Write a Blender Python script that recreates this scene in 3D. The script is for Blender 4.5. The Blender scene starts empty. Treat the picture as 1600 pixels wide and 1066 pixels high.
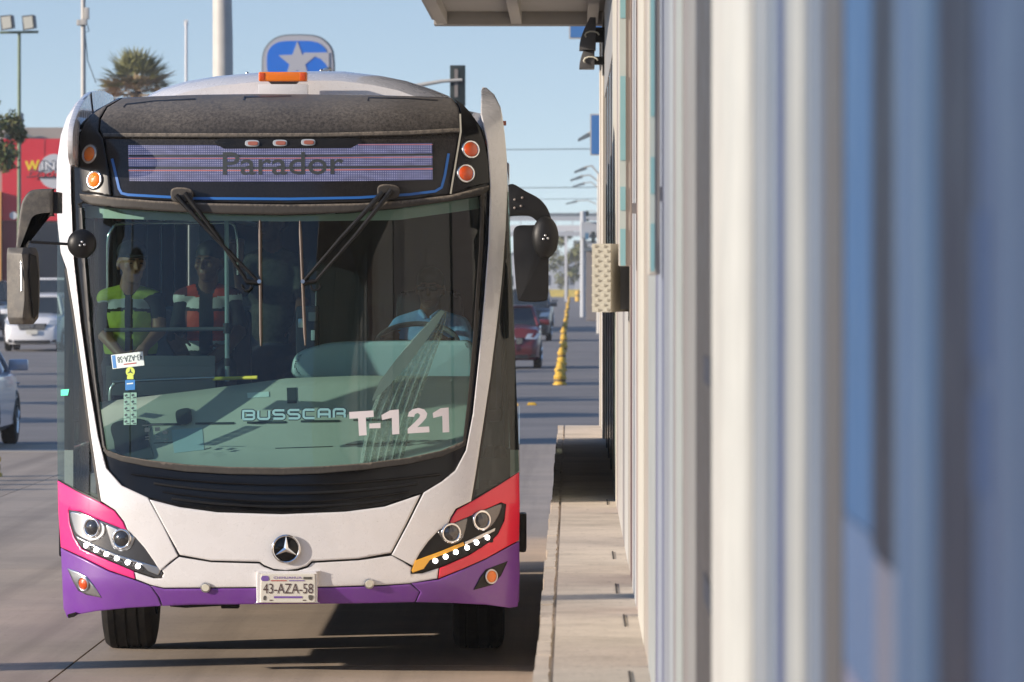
import bpy, bmesh, math, random
import numpy as np
from mathutils import Vector, Matrix, geometry as mgeo

random.seed(7)
scene = bpy.context.scene
COL = scene.collection

# ------------------------------------------------------------------ camera
F, VX, VY, H = 8889.0, 894.0, 436.0, 2.21      # focal length in photo pixels, vanishing point, eye height
cam_data = bpy.data.cameras.new('camera')
cam = bpy.data.objects.new('camera', cam_data)
COL.objects.link(cam)
cam.location = (0, 0, H)
cam.rotation_euler = (math.radians(90), 0, 0)
cam_data.lens = 200.0
cam_data.sensor_width = 36.0
cam_data.sensor_fit = 'HORIZONTAL'
cam_data.shift_x = (800 - VX) / 1600
cam_data.shift_y = (VY - 533) / 1600
cam_data.clip_start = 0.1
cam_data.clip_end = 6000
cam_data.dof.use_dof = True
cam_data.dof.focus_distance = 31.7
cam_data.dof.aperture_fstop = 12.0
scene.camera = cam

# ------------------------------------------------------------------ sky, sun, exposure
SUN_EL, SUN_AZ = math.radians(15.0), math.radians(20.0)
to_sun = Vector((-math.cos(SUN_AZ) * math.cos(SUN_EL), -math.sin(SUN_AZ) * math.cos(SUN_EL), math.sin(SUN_EL)))
world = bpy.data.worlds.new('World')
scene.world = world
world.use_nodes = True
wn = world.node_tree.nodes
wl = world.node_tree.links
wn.clear()
wo = wn.new('ShaderNodeOutputWorld')
wb = wn.new('ShaderNodeBackground')
sky = wn.new('ShaderNodeTexSky')
sky.sky_type = 'NISHITA'
sky.sun_disc = False
sky.sun_elevation = SUN_EL
sky.sun_rotation = math.atan2(to_sun.x, to_sun.y) % (2 * math.pi)
sky.altitude = 1400
sky.air_density = 1.0
sky.dust_density = 1.0
sky.ozone_density = 1.0
wb.inputs['Strength'].default_value = 0.15
# clear dry air: look the sky up a little higher than the horizon band (smooth everywhere)
tcw = wn.new('ShaderNodeTexCoord')
sep = wn.new('ShaderNodeSeparateXYZ')
wl.new(tcw.outputs['Generated'], sep.inputs[0])
mxz = wn.new('ShaderNodeMath'); mxz.operation = 'MAXIMUM'; mxz.inputs[1].default_value = 0.0
wl.new(sep.outputs['Z'], mxz.inputs[0])
pw = wn.new('ShaderNodeMath'); pw.operation = 'POWER'; pw.inputs[1].default_value = 0.55
wl.new(mxz.outputs[0], pw.inputs[0])
ad = wn.new('ShaderNodeMath'); ad.operation = 'ADD'; ad.inputs[1].default_value = 0.07
wl.new(pw.outputs[0], ad.inputs[0])
cmb = wn.new('ShaderNodeCombineXYZ')
wl.new(sep.outputs['X'], cmb.inputs[0]); wl.new(sep.outputs['Y'], cmb.inputs[1]); wl.new(ad.outputs[0], cmb.inputs[2])
nv = wn.new('ShaderNodeVectorMath'); nv.operation = 'NORMALIZE'
wl.new(cmb.outputs[0], nv.inputs[0])
wl.new(nv.outputs[0], sky.inputs['Vector'])
tint = wn.new('ShaderNodeMix'); tint.data_type = 'RGBA'; tint.blend_type = 'MULTIPLY'; tint.inputs[0].default_value = 1.0
hzr = wn.new('ShaderNodeMapRange')           # dust haze sits low: paler near the horizon, clear blue above
hzr.interpolation_type = 'SMOOTHSTEP'
hzr.inputs['From Max'].default_value = 0.20
wl.new(mxz.outputs[0], hzr.inputs['Value'])
tcol = wn.new('ShaderNodeMix'); tcol.data_type = 'RGBA'
tcol.inputs[6].default_value = (1.25, 1.06, 0.89, 1)
tcol.inputs[7].default_value = (0.86, 0.96, 1.10, 1)
wl.new(hzr.outputs[0], tcol.inputs[0])
wl.new(tcol.outputs[2], tint.inputs[7])
wl.new(sky.outputs['Color'], tint.inputs[6])
wl.new(tint.outputs[2], wb.inputs['Color'])
wl.new(wb.outputs['Background'], wo.inputs['Surface'])
sun_data = bpy.data.lights.new('sun', 'SUN')
sun_data.energy = 4.2
sun_data.angle = math.radians(0.5)
sun_data.color = (1.0, 0.875, 0.74)
sun = bpy.data.objects.new('sun', sun_data)
COL.objects.link(sun)
sun.rotation_euler = (-to_sun).to_track_quat('-Z', 'Y').to_euler()
sun.location = to_sun * 60
scene.view_settings.view_transform = 'Standard'
scene.view_settings.look = 'None'
scene.view_settings.exposure = 0.65
scene.view_settings.gamma = 1.0
scene.view_settings.use_curve_mapping = False
scene.cycles.max_bounces = 6
scene.cycles.transparent_max_bounces = 16
scene.cycles.caustics_reflective = False
scene.cycles.caustics_refractive = False
scene.cycles.sample_clamp_indirect = 6.0

# ------------------------------------------------------------------ materials
MATS = {}
def _node(nt, t, **kw):
    n = nt.nodes.new(t)
    for k, v in kw.items():
        setattr(n, k, v)
    return n

def mat(name, color, rough=0.5, metal=0.0, var=0.0, vscale=4.0, bump=0.0, bscale=60.0, coat=0.0, spec=0.5,
        emit=None, estr=0.0, dirt=None, dscale=1.0, damt=0.0, objvar=0.0, rvar=0.0, speck=0.0, speck_scale=170.0, tracks=0.0):
    """Principled material; var = brightness mottling, dirt = second colour mixed in by noise."""
    m = bpy.data.materials.new(name)
    m.use_nodes = True
    nt = m.node_tree
    b = nt.nodes['Principled BSDF']
    L = nt.links
    b.inputs['Base Color'].default_value = (*color, 1)
    b.inputs['Roughness'].default_value = rough
    b.inputs['Metallic'].default_value = metal
    b.inputs['Specular IOR Level'].default_value = spec
    b.inputs['Coat Weight'].default_value = coat
    b.inputs['Coat Roughness'].default_value = 0.04
    if emit:
        b.inputs['Emission Color'].default_value = (*emit, 1)
        b.inputs['Emission Strength'].default_value = estr
    geo = None
    if var or dirt or bump or rvar:
        geo = _node(nt, 'ShaderNodeNewGeometry')
    cur = None
    if var or objvar:
        mul = None
        if var:
            n = _node(nt, 'ShaderNodeTexNoise')
            n.inputs['Scale'].default_value = vscale
            n.inputs['Detail'].default_value = 6
            n.inputs['Roughness'].default_value = 0.65
            L.new(geo.outputs['Position'], n.inputs['Vector'])
            r = _node(nt, 'ShaderNodeMapRange')
            r.inputs['From Min'].default_value = 0.25
            r.inputs['From Max'].default_value = 0.75
            r.inputs['To Min'].default_value = 1 - var
            r.inputs['To Max'].default_value = 1 + var
            L.new(n.outputs['Fac'], r.inputs['Value'])
            mul = r.outputs['Result']
        if objvar:
            oi = _node(nt, 'ShaderNodeObjectInfo')
            r2 = _node(nt, 'ShaderNodeMapRange')
            r2.inputs['To Min'].default_value = 1 - objvar
            r2.inputs['To Max'].default_value = 1 + objvar
            L.new(oi.outputs['Random'], r2.inputs['Value'])
            if mul:
                mm = _node(nt, 'ShaderNodeMath', operation='MULTIPLY')
                L.new(mul, mm.inputs[0]); L.new(r2.outputs['Result'], mm.inputs[1])
                mul = mm.outputs[0]
            else:
                mul = r2.outputs['Result']
        vm = _node(nt, 'ShaderNodeVectorMath', operation='SCALE')
        vm.inputs[0].default_value = color
        L.new(mul, vm.inputs['Scale'])
        cur = vm.outputs['Vector']
    if dirt:
        n = _node(nt, 'ShaderNodeTexNoise')
        n.inputs['Scale'].default_value = dscale
        n.inputs['Detail'].default_value = 8
        n.inputs['Roughness'].default_value = 0.7
        L.new(geo.outputs['Position'], n.inputs['Vector'])
        r = _node(nt, 'ShaderNodeMapRange')
        r.inputs['From Min'].default_value = 0.42
        r.inputs['From Max'].default_value = 0.72
        r.inputs['To Max'].default_value = damt
        L.new(n.outputs['Fac'], r.inputs['Value'])
        mx = _node(nt, 'ShaderNodeMix', data_type='RGBA')
        mx.inputs[6].default_value = (*color, 1)
        mx.inputs[7].default_value = (*dirt, 1)
        L.new(r.outputs['Result'], mx.inputs[0])
        if cur:
            L.new(cur, mx.inputs[6])
        cur = mx.outputs[2]
    if speck:
        # small spots of grime, bug marks and stone chips
        geo = geo or _node(nt, 'ShaderNodeNewGeometry')
        n = _node(nt, 'ShaderNodeTexNoise')
        n.inputs['Scale'].default_value = speck_scale
        n.inputs['Detail'].default_value = 2
        L.new(geo.outputs['Position'], n.inputs['Vector'])
        r = _node(nt, 'ShaderNodeMapRange')
        r.inputs['From Min'].default_value = 0.66
        r.inputs['From Max'].default_value = 0.74
        r.inputs['To Max'].default_value = speck
        L.new(n.outputs['Fac'], r.inputs['Value'])
        mx = _node(nt, 'ShaderNodeMix', data_type='RGBA')
        mx.inputs[6].default_value = (*color, 1)
        mx.inputs[7].default_value = (0.10, 0.085, 0.07, 1)
        L.new(r.outputs['Result'], mx.inputs[0])
        if cur:
            L.new(cur, mx.inputs[6])
        cur = mx.outputs[2]
    if tracks:
        # worn darker wheel paths and drips running along the street
        geo = geo or _node(nt, 'ShaderNodeNewGeometry')
        mp = _node(nt, 'ShaderNodeMapping')
        mp.inputs['Scale'].default_value = (2.1, 0.035, 1)
        L.new(geo.outputs['Position'], mp.inputs['Vector'])
        n = _node(nt, 'ShaderNodeTexNoise')
        n.inputs['Scale'].default_value = 1.0
        n.inputs['Detail'].default_value = 7
        n.inputs['Roughness'].default_value = 0.6
        L.new(mp.outputs[0], n.inputs['Vector'])
        r = _node(nt, 'ShaderNodeMapRange')
        r.inputs['From Min'].default_value = 0.46
        r.inputs['From Max'].default_value = 0.70
        r.inputs['To Max'].default_value = tracks
        L.new(n.outputs['Fac'], r.inputs['Value'])
        mx = _node(nt, 'ShaderNodeMix', data_type='RGBA')
        mx.inputs[6].default_value = (*color, 1)
        mx.inputs[7].default_value = (color[0] * .42, color[1] * .42, color[2] * .42, 1)
        L.new(r.outputs['Result'], mx.inputs[0])
        if cur:
            L.new(cur, mx.inputs[6])
        cur = mx.outputs[2]
    if cur:
        L.new(cur, b.inputs['Base Color'])
    if rvar:
        n = _node(nt, 'ShaderNodeTexNoise')
        n.inputs['Scale'].default_value = 9
        n.inputs['Detail'].default_value = 5
        L.new(geo.outputs['Position'], n.inputs['Vector'])
        r = _node(nt, 'ShaderNodeMapRange')
        r.inputs['From Min'].default_value = 0.3
        r.inputs['From Max'].default_value = 0.7
        r.inputs['To Min'].default_value = max(0, rough - rvar)
        r.inputs['To Max'].default_value = rough + rvar
        L.new(n.outputs['Fac'], r.inputs['Value'])
        L.new(r.outputs['Result'], b.inputs['Roughness'])
    if bump:
        n = _node(nt, 'ShaderNodeTexNoise')
        n.inputs['Scale'].default_value = bscale
        n.inputs['Detail'].default_value = 4
        L.new(geo.outputs['Position'], n.inputs['Vector'])
        bp = _node(nt, 'ShaderNodeBump')
        bp.inputs['Strength'].default_value = bump
        bp.inputs['Distance'].default_value = 0.01
        L.new(n.outputs['Fac'], bp.inputs['Height'])
        L.new(bp.outputs['Normal'], b.inputs['Normal'])
    MATS[name] = m
    return m

def glass(name, tint, ior=1.5, rough=0.0, streak=0.0):
    m = bpy.data.materials.new(name)
    m.use_nodes = True
    nt = m.node_tree
    nt.nodes.clear()
    out = _node(nt, 'ShaderNodeOutputMaterial')
    tr = _node(nt, 'ShaderNodeBsdfTransparent')
    tr.inputs['Color'].default_value = (*tint, 1)
    gl = _node(nt, 'ShaderNodeBsdfGlossy')
    gl.inputs['Roughness'].default_value = rough
    gl.inputs['Color'].default_value = (1, 1, 1, 1)
    # thin pane: the same reflectance seen from either side
    lw = _node(nt, 'ShaderNodeLayerWeight')
    lw.inputs['Blend'].default_value = 0.5
    p5 = _node(nt, 'ShaderNodeMath', operation='POWER')
    p5.inputs[1].default_value = 5.0
    nt.links.new(lw.outputs['Facing'], p5.inputs[0])
    f0 = ((ior - 1) / (ior + 1)) ** 2
    fr = _node(nt, 'ShaderNodeMapRange')
    fr.inputs['To Min'].default_value = f0
    fr.inputs['To Max'].default_value = 1.0
    nt.links.new(p5.outputs[0], fr.inputs['Value'])
    mx = _node(nt, 'ShaderNodeMixShader')
    nt.links.new(fr.outputs[0], mx.inputs[0])
    nt.links.new(tr.outputs[0], mx.inputs[1])
    nt.links.new(gl.outputs[0], mx.inputs[2])
    last = mx.outputs[0]
    if streak:
        # dust and dried water runs on the pane: thin vertical streaks of pale dust
        geo = _node(nt, 'ShaderNodeNewGeometry')
        mp = _node(nt, 'ShaderNodeMapping')
        mp.inputs['Scale'].default_value = (34, 34, 1.1)
        nt.links.new(geo.outputs['Position'], mp.inputs['Vector'])
        n = _node(nt, 'ShaderNodeTexNoise')
        n.inputs['Scale'].default_value = 1.0
        n.inputs['Detail'].default_value = 5
        nt.links.new(mp.outputs[0], n.inputs['Vector'])
        r = _node(nt, 'ShaderNodeMapRange')
        r.inputs['From Min'].default_value = 0.45
        r.inputs['From Max'].default_value = 0.8
        r.inputs['To Min'].default_value = streak * 0.25
        r.inputs['To Max'].default_value = streak
        nt.links.new(n.outputs['Fac'], r.inputs['Value'])
        df = _node(nt, 'ShaderNodeBsdfDiffuse')
        df.inputs['Color'].default_value = (0.45, 0.42, 0.38, 1)
        m2 = _node(nt, 'ShaderNodeMixShader')
        nt.links.new(r.outputs[0], m2.inputs[0])
        nt.links.new(last, m2.inputs[1])
        nt.links.new(df.outputs[0], m2.inputs[2])
        last = m2.outputs[0]
    nt.links.new(last, out.inputs['Surface'])
    MATS[name] = m
    return m

def dusty(name, base, dust, amt, rough=0.35, fine=90.0, lo=0.15):
    """Dark plastic with dust settled on faces that look up, in specks and runs."""
    m = bpy.data.materials.new(name)
    m.use_nodes = True
    nt = m.node_tree
    L = nt.links
    b = nt.nodes['Principled BSDF']
    b.inputs['Specular IOR Level'].default_value = 0.3
    geo = _node(nt, 'ShaderNodeNewGeometry')
    sp = _node(nt, 'ShaderNodeSeparateXYZ')
    L.new(geo.outputs['Normal'], sp.inputs[0])
    up = _node(nt, 'ShaderNodeMapRange')
    up.inputs['From Min'].default_value = lo
    up.inputs['From Max'].default_value = 0.95
    up.inputs['To Min'].default_value = 0.06
    up.inputs['To Max'].default_value = 1.0
    L.new(sp.outputs['Z'], up.inputs['Value'])
    n1 = _node(nt, 'ShaderNodeTexNoise')
    n1.inputs['Scale'].default_value = fine
    n1.inputs['Detail'].default_value = 8
    n1.inputs['Roughness'].default_value = 0.75
    mp = _node(nt, 'ShaderNodeMapping')
    mp.inputs['Scale'].default_value = (1, 1, 0.6)
    L.new(geo.outputs['Position'], mp.inputs['Vector'])
    L.new(mp.outputs[0], n1.inputs['Vector'])
    r1 = _node(nt, 'ShaderNodeMapRange')
    r1.inputs['From Min'].default_value = 0.38
    r1.inputs['From Max'].default_value = 0.62
    r1.inputs['To Min'].default_value = 0.45
    r1.inputs['To Max'].default_value = 1.4
    L.new(n1.outputs['Fac'], r1.inputs['Value'])
    n2 = _node(nt, 'ShaderNodeTexNoise')
    n2.inputs['Scale'].default_value = 3.0
    n2.inputs['Detail'].default_value = 6
    L.new(geo.outputs['Position'], n2.inputs['Vector'])
    r2 = _node(nt, 'ShaderNodeMapRange')
    r2.inputs['From Min'].default_value = 0.3
    r2.inputs['From Max'].default_value = 0.7
    r2.inputs['To Min'].default_value = 0.7
    r2.inputs['To Max'].default_value = 1.1
    L.new(n2.outputs['Fac'], r2.inputs['Value'])
    a = _node(nt, 'ShaderNodeMath', operation='MULTIPLY')
    L.new(up.outputs[0], a.inputs[0]); L.new(r1.outputs[0], a.inputs[1])
    c = _node(nt, 'ShaderNodeMath', operation='MULTIPLY')
    L.new(a.outputs[0], c.inputs[0]); L.new(r2.outputs[0], c.inputs[1])
    d = _node(nt, 'ShaderNodeMath', operation='MULTIPLY', use_clamp=True)
    L.new(c.outputs[0], d.inputs[0]); d.inputs[1].default_value = amt
    mx = _node(nt, 'ShaderNodeMix', data_type='RGBA')
    mx.inputs[6].default_value = (*base, 1)
    mx.inputs[7].default_value = (*dust, 1)
    L.new(d.outputs[0], mx.inputs[0])
    L.new(mx.outputs[2], b.inputs['Base Color'])
    rr = _node(nt, 'ShaderNodeMapRange')
    rr.inputs['To Min'].default_value = rough
    rr.inputs['To Max'].default_value = 0.85
    L.new(d.outputs[0], rr.inputs['Value'])
    L.new(rr.outputs[0], b.inputs['Roughness'])
    MATS[name] = m
    return m

mat('white_paint', (0.69, 0.68, 0.68), 0.28, coat=0.7, var=0.03, vscale=2.0, dirt=(0.45, 0.41, 0.36), dscale=5, damt=0.14, rvar=0.08, speck=0.35)
mat('wing_pink', (0.70, 0.025, 0.19), 0.32, coat=0.5, var=0.04, vscale=5)
mat('wing_crimson', (0.72, 0.018, 0.05), 0.30, coat=0.5, var=0.04, vscale=5)  # right wing coloured redder than the left
mat('purple_paint', (0.165, 0.046, 0.30), 0.35, coat=0.3, var=0.05, vscale=5, dirt=(0.3, 0.25, 0.23), dscale=7, damt=0.10, speck=0.6)
mat('black_gloss', (0.006, 0.006, 0.0065), 0.14, rvar=0.05, spec=0.3)
mat('black_plastic', (0.009, 0.009, 0.0095), 0.45, rvar=0.1, var=0.2, vscale=20, spec=0.3)
dusty('dusty_black', (0.010, 0.010, 0.011), (0.27, 0.24, 0.205), 0.56, fine=60, lo=0.42, rough=0.28)
dusty('dusty_rubber', (0.03, 0.028, 0.026), (0.33, 0.28, 0.22), 0.8, rough=0.6, fine=50)
dusty('dusty_sign', (0.010, 0.010, 0.012), (0.26, 0.23, 0.19), 0.5, rough=0.12, fine=120)
mat('rubber', (0.007, 0.0065, 0.0065), 0.8, var=0.25, vscale=30, dirt=(0.06, 0.05, 0.04), dscale=10, damt=0.4, spec=0.3)
mat('chrome', (0.78, 0.78, 0.78), 0.10, metal=1.0)
mat('steel', (0.55, 0.56, 0.57), 0.28, metal=1.0)
mat('dark_chrome', (0.16, 0.16, 0.165), 0.22, metal=0.9)
mat('lamp_amber', (0.85, 0.20, 0.01), 0.18, coat=0.6, bump=0.35, bscale=140)
mat('lamp_red_amber', (0.62, 0.075, 0.008), 0.18, coat=0.6, bump=0.35, bscale=140)
mat('amber_strip', (0.85, 0.42, 0.03), 0.25, coat=0.6)
mat('lens_dark', (0.05, 0.05, 0.055), 0.05, metal=0.4, coat=1.0)
mat('led_lamp', (0.9, 0.9, 0.9), 0.2, emit=(1.0, 0.93, 0.90), estr=7.0)
mat('marker_red', (0.32, 0.11, 0.075), 0.3)
mat('marker_frame', (0.35, 0.39, 0.43), 0.35)
mat('blue_tape', (0.02, 0.13, 0.42), 0.4)
mat('vinyl_white', (0.70, 0.66, 0.68), 0.5)
mat('letter_cyan', (0.20, 0.42, 0.45), 0.5)
mat('letter_dark', (0.012, 0.035, 0.05), 0.5)
mat('plate_white', (0.62, 0.60, 0.53), 0.4)
mat('plate_ink', (0.07, 0.04, 0.04), 0.5)
mat('plate_purple', (0.16, 0.09, 0.33), 0.5)
mat('plate_red', (0.42, 0.06, 0.05), 0.5)
mat('grey_plastic', (0.065, 0.061, 0.056), 0.55, var=0.12, vscale=12, dirt=(0.3, 0.26, 0.2), dscale=14, damt=0.35)
mat('dash', (0.40, 0.40, 0.35), 0.65, var=0.04, vscale=6)
mat('dash_dark', (0.035, 0.045, 0.05), 0.6)
mat('binnacle', (0.33, 0.42, 0.45), 0.5)
mat('interior_grey', (0.12, 0.13, 0.15), 0.6)
mat('interior_dark', (0.025, 0.028, 0.04), 0.7)
mat('interior_ceiling', (0.05, 0.055, 0.06), 0.7)
mat('bus_floor', (0.05, 0.05, 0.06), 0.8)
mat('seat_blue', (0.02, 0.03, 0.07), 0.7)
mat('reflection_dark', (0.018, 0.016, 0.015), 0.55)
mat('yellow_tube', (0.62, 0.55, 0.05), 0.5)
mat('sticker_green', (0.18, 0.36, 0.30), 0.5)
mat('sticker_lime', (0.55, 0.66, 0.10), 0.5)
mat('sticker_blue', (0.01, 0.17, 0.47), 0.5)
mat('sticker_white', (0.62, 0.72, 0.70), 0.5)
mat('sticker_mint', (0.10, 0.75, 0.45), 0.5)
mat('beige_metal', (0.62, 0.60, 0.50), 0.5, var=0.05, vscale=20)
glass('windshield_glass', (0.60, 0.80, 0.77), 1.46, 0.0, streak=0.013)
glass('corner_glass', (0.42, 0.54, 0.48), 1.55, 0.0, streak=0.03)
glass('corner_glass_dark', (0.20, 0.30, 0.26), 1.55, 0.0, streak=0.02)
glass('side_glass', (0.46, 0.53, 0.51), 1.5)
glass('lamp_glass', (0.92, 0.93, 0.95), 1.45)
# LED sign: lit dots in bands, real pitch about a centimetre
def led_material():
    m = bpy.data.materials.new('led_sign'); m.use_nodes = True
    nt = m.node_tree; L = nt.links
    b = nt.nodes['Principled BSDF']
    tc = _node(nt, 'ShaderNodeTexCoord')
    sp = _node(nt, 'ShaderNodeSeparateXYZ')
    L.new(tc.outputs['Object'], sp.inputs[0])
    def saw(sock, pitch, lo, hi):
        a = _node(nt, 'ShaderNodeMath', operation='DIVIDE'); L.new(sock, a.inputs[0]); a.inputs[1].default_value = pitch
        f = _node(nt, 'ShaderNodeMath', operation='FRACT'); L.new(a.outputs[0], f.inputs[0])
        r = _node(nt, 'ShaderNodeMapRange', interpolation_type='SMOOTHSTEP')
        r.inputs['From Min'].default_value = lo; r.inputs['From Max'].default_value = hi
        L.new(f.outputs[0], r.inputs['Value'])
        return r.outputs[0]
    dx = saw(sp.outputs['X'], 0.0125, 0.25, 0.6)
    dz = saw(sp.outputs['Z'], 0.0125, 0.25, 0.6)
    dot = _node(nt, 'ShaderNodeMath', operation='MULTIPLY'); L.new(dx, dot.inputs[0]); L.new(dz, dot.inputs[1])
    mo = _node(nt, 'ShaderNodeTexNoise'); mo.inputs['Scale'].default_value = 1.0; mo.inputs['Detail'].default_value = 2
    mp = _node(nt, 'ShaderNodeMapping'); mp.inputs['Scale'].default_value = (14, 1, 50)
    L.new(tc.outputs['Object'], mp.inputs['Vector']); L.new(mp.outputs[0], mo.inputs['Vector'])
    ramp = _node(nt, 'ShaderNodeMapRange')
    ramp.inputs['From Min'].default_value = 0.3; ramp.inputs['From Max'].default_value = 0.7
    ramp.inputs['To Min'].default_value = 0.75; ramp.inputs['To Max'].default_value = 1.25
    L.new(mo.outputs['Fac'], ramp.inputs['Value'])
    mx = _node(nt, 'ShaderNodeMix', data_type='RGBA')
    mx.inputs[6].default_value = (0.075, 0.10, 0.30, 1); mx.inputs[7].default_value = (0.62, 0.60, 0.86, 1)
    L.new(dot.outputs[0], mx.inputs[0])
    b.inputs['Base Color'].default_value = (0.03, 0.03, 0.05, 1)
    L.new(mx.outputs[2], b.inputs['Emission Color'])
    st = _node(nt, 'ShaderNodeMath', operation='MULTIPLY'); L.new(ramp.outputs[0], st.inputs[0]); st.inputs[1].default_value = 0.27
    L.new(st.outputs[0], b.inputs['Emission Strength'])
    MATS['led_sign'] = m
led_material()
mat('led_red', (0.10, 0.03, 0.03), 0.5, emit=(0.55, 0.16, 0.13), estr=0.45)
mat('led_off', (0.035, 0.042, 0.045), 0.5)
mat('led_blue', (0.02, 0.06, 0.14), 0.5, emit=(0.06, 0.16, 0.36), estr=0.4)

def M(n):
    return MATS[n]

# ------------------------------------------------------------------ object helpers
def link(name, me, m=None, parent=None):
    o = bpy.data.objects.new(name, me)
    COL.objects.link(o)
    if m is not None:
        for mm in (m if isinstance(m, (list, tuple)) else [m]):
            me.materials.append(M(mm) if isinstance(mm, str) else mm)
    if parent is not None:
        o.parent = parent
        if parent.name in WORLD_BUILT:        # parts of this thing are modelled in world coordinates
            o.matrix_parent_inverse = WORLD_BUILT[parent.name]
    return o

def tag(o, label=None, cat=None, group=None, kind=None):
    if label: o['label'] = label
    if cat: o['category'] = cat
    if group: o['group'] = group
    if kind: o['kind'] = kind
    return o

WORLD_BUILT = {}
def thing(name, label, cat, group=None, loc=(0, 0, 0), rz=0.0, world_built=False):
    o = bpy.data.objects.new(name, None)
    COL.objects.link(o)
    o.location = loc
    o.rotation_euler = (0, 0, rz)
    o.empty_display_size = 0.2
    if world_built:
        WORLD_BUILT[o.name] = Matrix.Translation(loc).inverted()
    return tag(o, label, cat, group)

def mesh(name, verts, faces, m, parent=None, smooth=False, normals=None):
    me = bpy.data.meshes.new(name)
    me.from_pydata([tuple(v) for v in verts], [], faces)
    if smooth:
        me.shade_smooth()
    me.update()
    if normals is not None:
        me.normals_split_custom_set_from_vertices([tuple(n) for n in normals])
    return link(name, me, m, parent)

def bm_obj(name, bm, m, parent=None, smooth=False, angle=None):
    bmesh.ops.recalc_face_normals(bm, faces=bm.faces)
    me = bpy.data.meshes.new(name)
    bm.to_mesh(me)
    bm.free()
    if smooth:
        me.shade_smooth()
        if angle:
            me.set_sharp_from_angle(angle=math.radians(angle))
    return link(name, me, m, parent)

def bm_box(bm, lo, hi, bevel=0.0, seg=2):
    c = [(lo[i] + hi[i]) / 2 for i in range(3)]
    s = [abs(hi[i] - lo[i]) for i in range(3)]
    r = bmesh.ops.create_cube(bm, size=1.0, matrix=Matrix.Translation(c) @ Matrix.Diagonal((*s, 1)))
    if bevel:
        es = list({e for v in r['verts'] for e in v.link_edges})
        bmesh.ops.bevel(bm, geom=es, offset=bevel, segments=seg, affect='EDGES', profile=0.6)

def box(name, lo, hi, m, parent=None, bevel=0.0, seg=2):
    bm = bmesh.new()
    bm_box(bm, lo, hi, bevel, seg)
    return bm_obj(name, bm, m, parent, smooth=bevel > 0, angle=40)

def _frame(d):
    d = d.normalized()
    a = Vector((0, 0, 1)) if abs(d.z) < 0.9 else Vector((0, 1, 0))
    x = d.cross(a).normalized()
    return x, d.cross(x).normalized()

def bm_tube(bm, pts, rad, seg=10, caps=True, sx=1.0, sy=1.0):
    pts = [Vector(p) for p in pts]
    n = len(pts)
    if not isinstance(rad, (list, tuple)):
        rad = [rad] * n
    rings = []
    prevx = None
    for i, p in enumerate(pts):
        d = (pts[min(i + 1, n - 1)] - pts[max(i - 1, 0)])
        x, y = _frame(d)
        if prevx is not None:
            x = (prevx - d.normalized() * prevx.dot(d.normalized())).normalized()
            y = d.normalized().cross(x).normalized()
        prevx = x
        rings.append([bm.verts.new(p + (x * math.cos(2 * math.pi * k / seg) * sx + y * math.sin(2 * math.pi * k / seg) * sy) * rad[i]) for k in range(seg)])
    for i in range(n - 1):
        for k in range(seg):
            bm.faces.new((rings[i][k], rings[i][(k + 1) % seg], rings[i + 1][(k + 1) % seg], rings[i + 1][k]))
    if caps:
        bm.faces.new(rings[0][::-1])
        bm.faces.new(rings[-1])

def tube(name, pts, rad, m, parent=None, seg=10, sx=1.0, sy=1.0, smoothcurve=0):
    if smoothcurve:
        pts, rad = smooth_path(pts, rad, smoothcurve)
    bm = bmesh.new()
    bm_tube(bm, pts, rad, seg, True, sx, sy)
    return bm_obj(name, bm, m, parent, smooth=True, angle=50)

def smooth_path(pts, rad, k):
    pts = [Vector(p) for p in pts]
    if not isinstance(rad, (list, tuple)):
        rad = [rad] * len(pts)
    op, orr = [], []
    n = len(pts)
    for i in range(n - 1):
        p0, p1, p2, p3 = pts[max(i - 1, 0)], pts[i], pts[i + 1], pts[min(i + 2, n - 1)]
        for j in range(k):
            t = j / k
            op.append(0.5 * ((2 * p1) + (p2 - p0) * t + (2 * p0 - 5 * p1 + 4 * p2 - p3) * t * t + (3 * p1 - p0 - 3 * p2 + p3) * t ** 3))
            orr.append(rad[i] * (1 - t) + rad[i + 1] * t)
    op.append(pts[-1]); orr.append(rad[-1])
    return op, orr

def prism(name, poly, axis_vec, m, parent=None, bevel=0.0, seg=2):
    """A planar polygon (3-D points) pushed along a vector."""
    bm = bmesh.new()
    vs = [bm.verts.new(p) for p in poly]
    f = bm.faces.new(vs)
    r = bmesh.ops.extrude_face_region(bm, geom=[f])
    bmesh.ops.translate(bm, verts=[v for v in r['geom'] if isinstance(v, bmesh.types.BMVert)], vec=axis_vec)
    if bevel:
        bmesh.ops.bevel(bm, geom=list(bm.edges), offset=bevel, segments=seg, affect='EDGES', profile=0.6)
    return bm_obj(name, bm, m, parent, smooth=bevel > 0, angle=35)

def copy_tree(o, parent=None, label=None):
    c = o.copy()
    COL.objects.link(c)
    c.parent = parent
    if label: c['label'] = label
    for ch in list(o.children):
        copy_tree(ch, c)
    return c

def P(px, py, Y):
    return Vector(((px - VX) * Y / F, Y, H - (py - VY) * Y / F))
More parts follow.
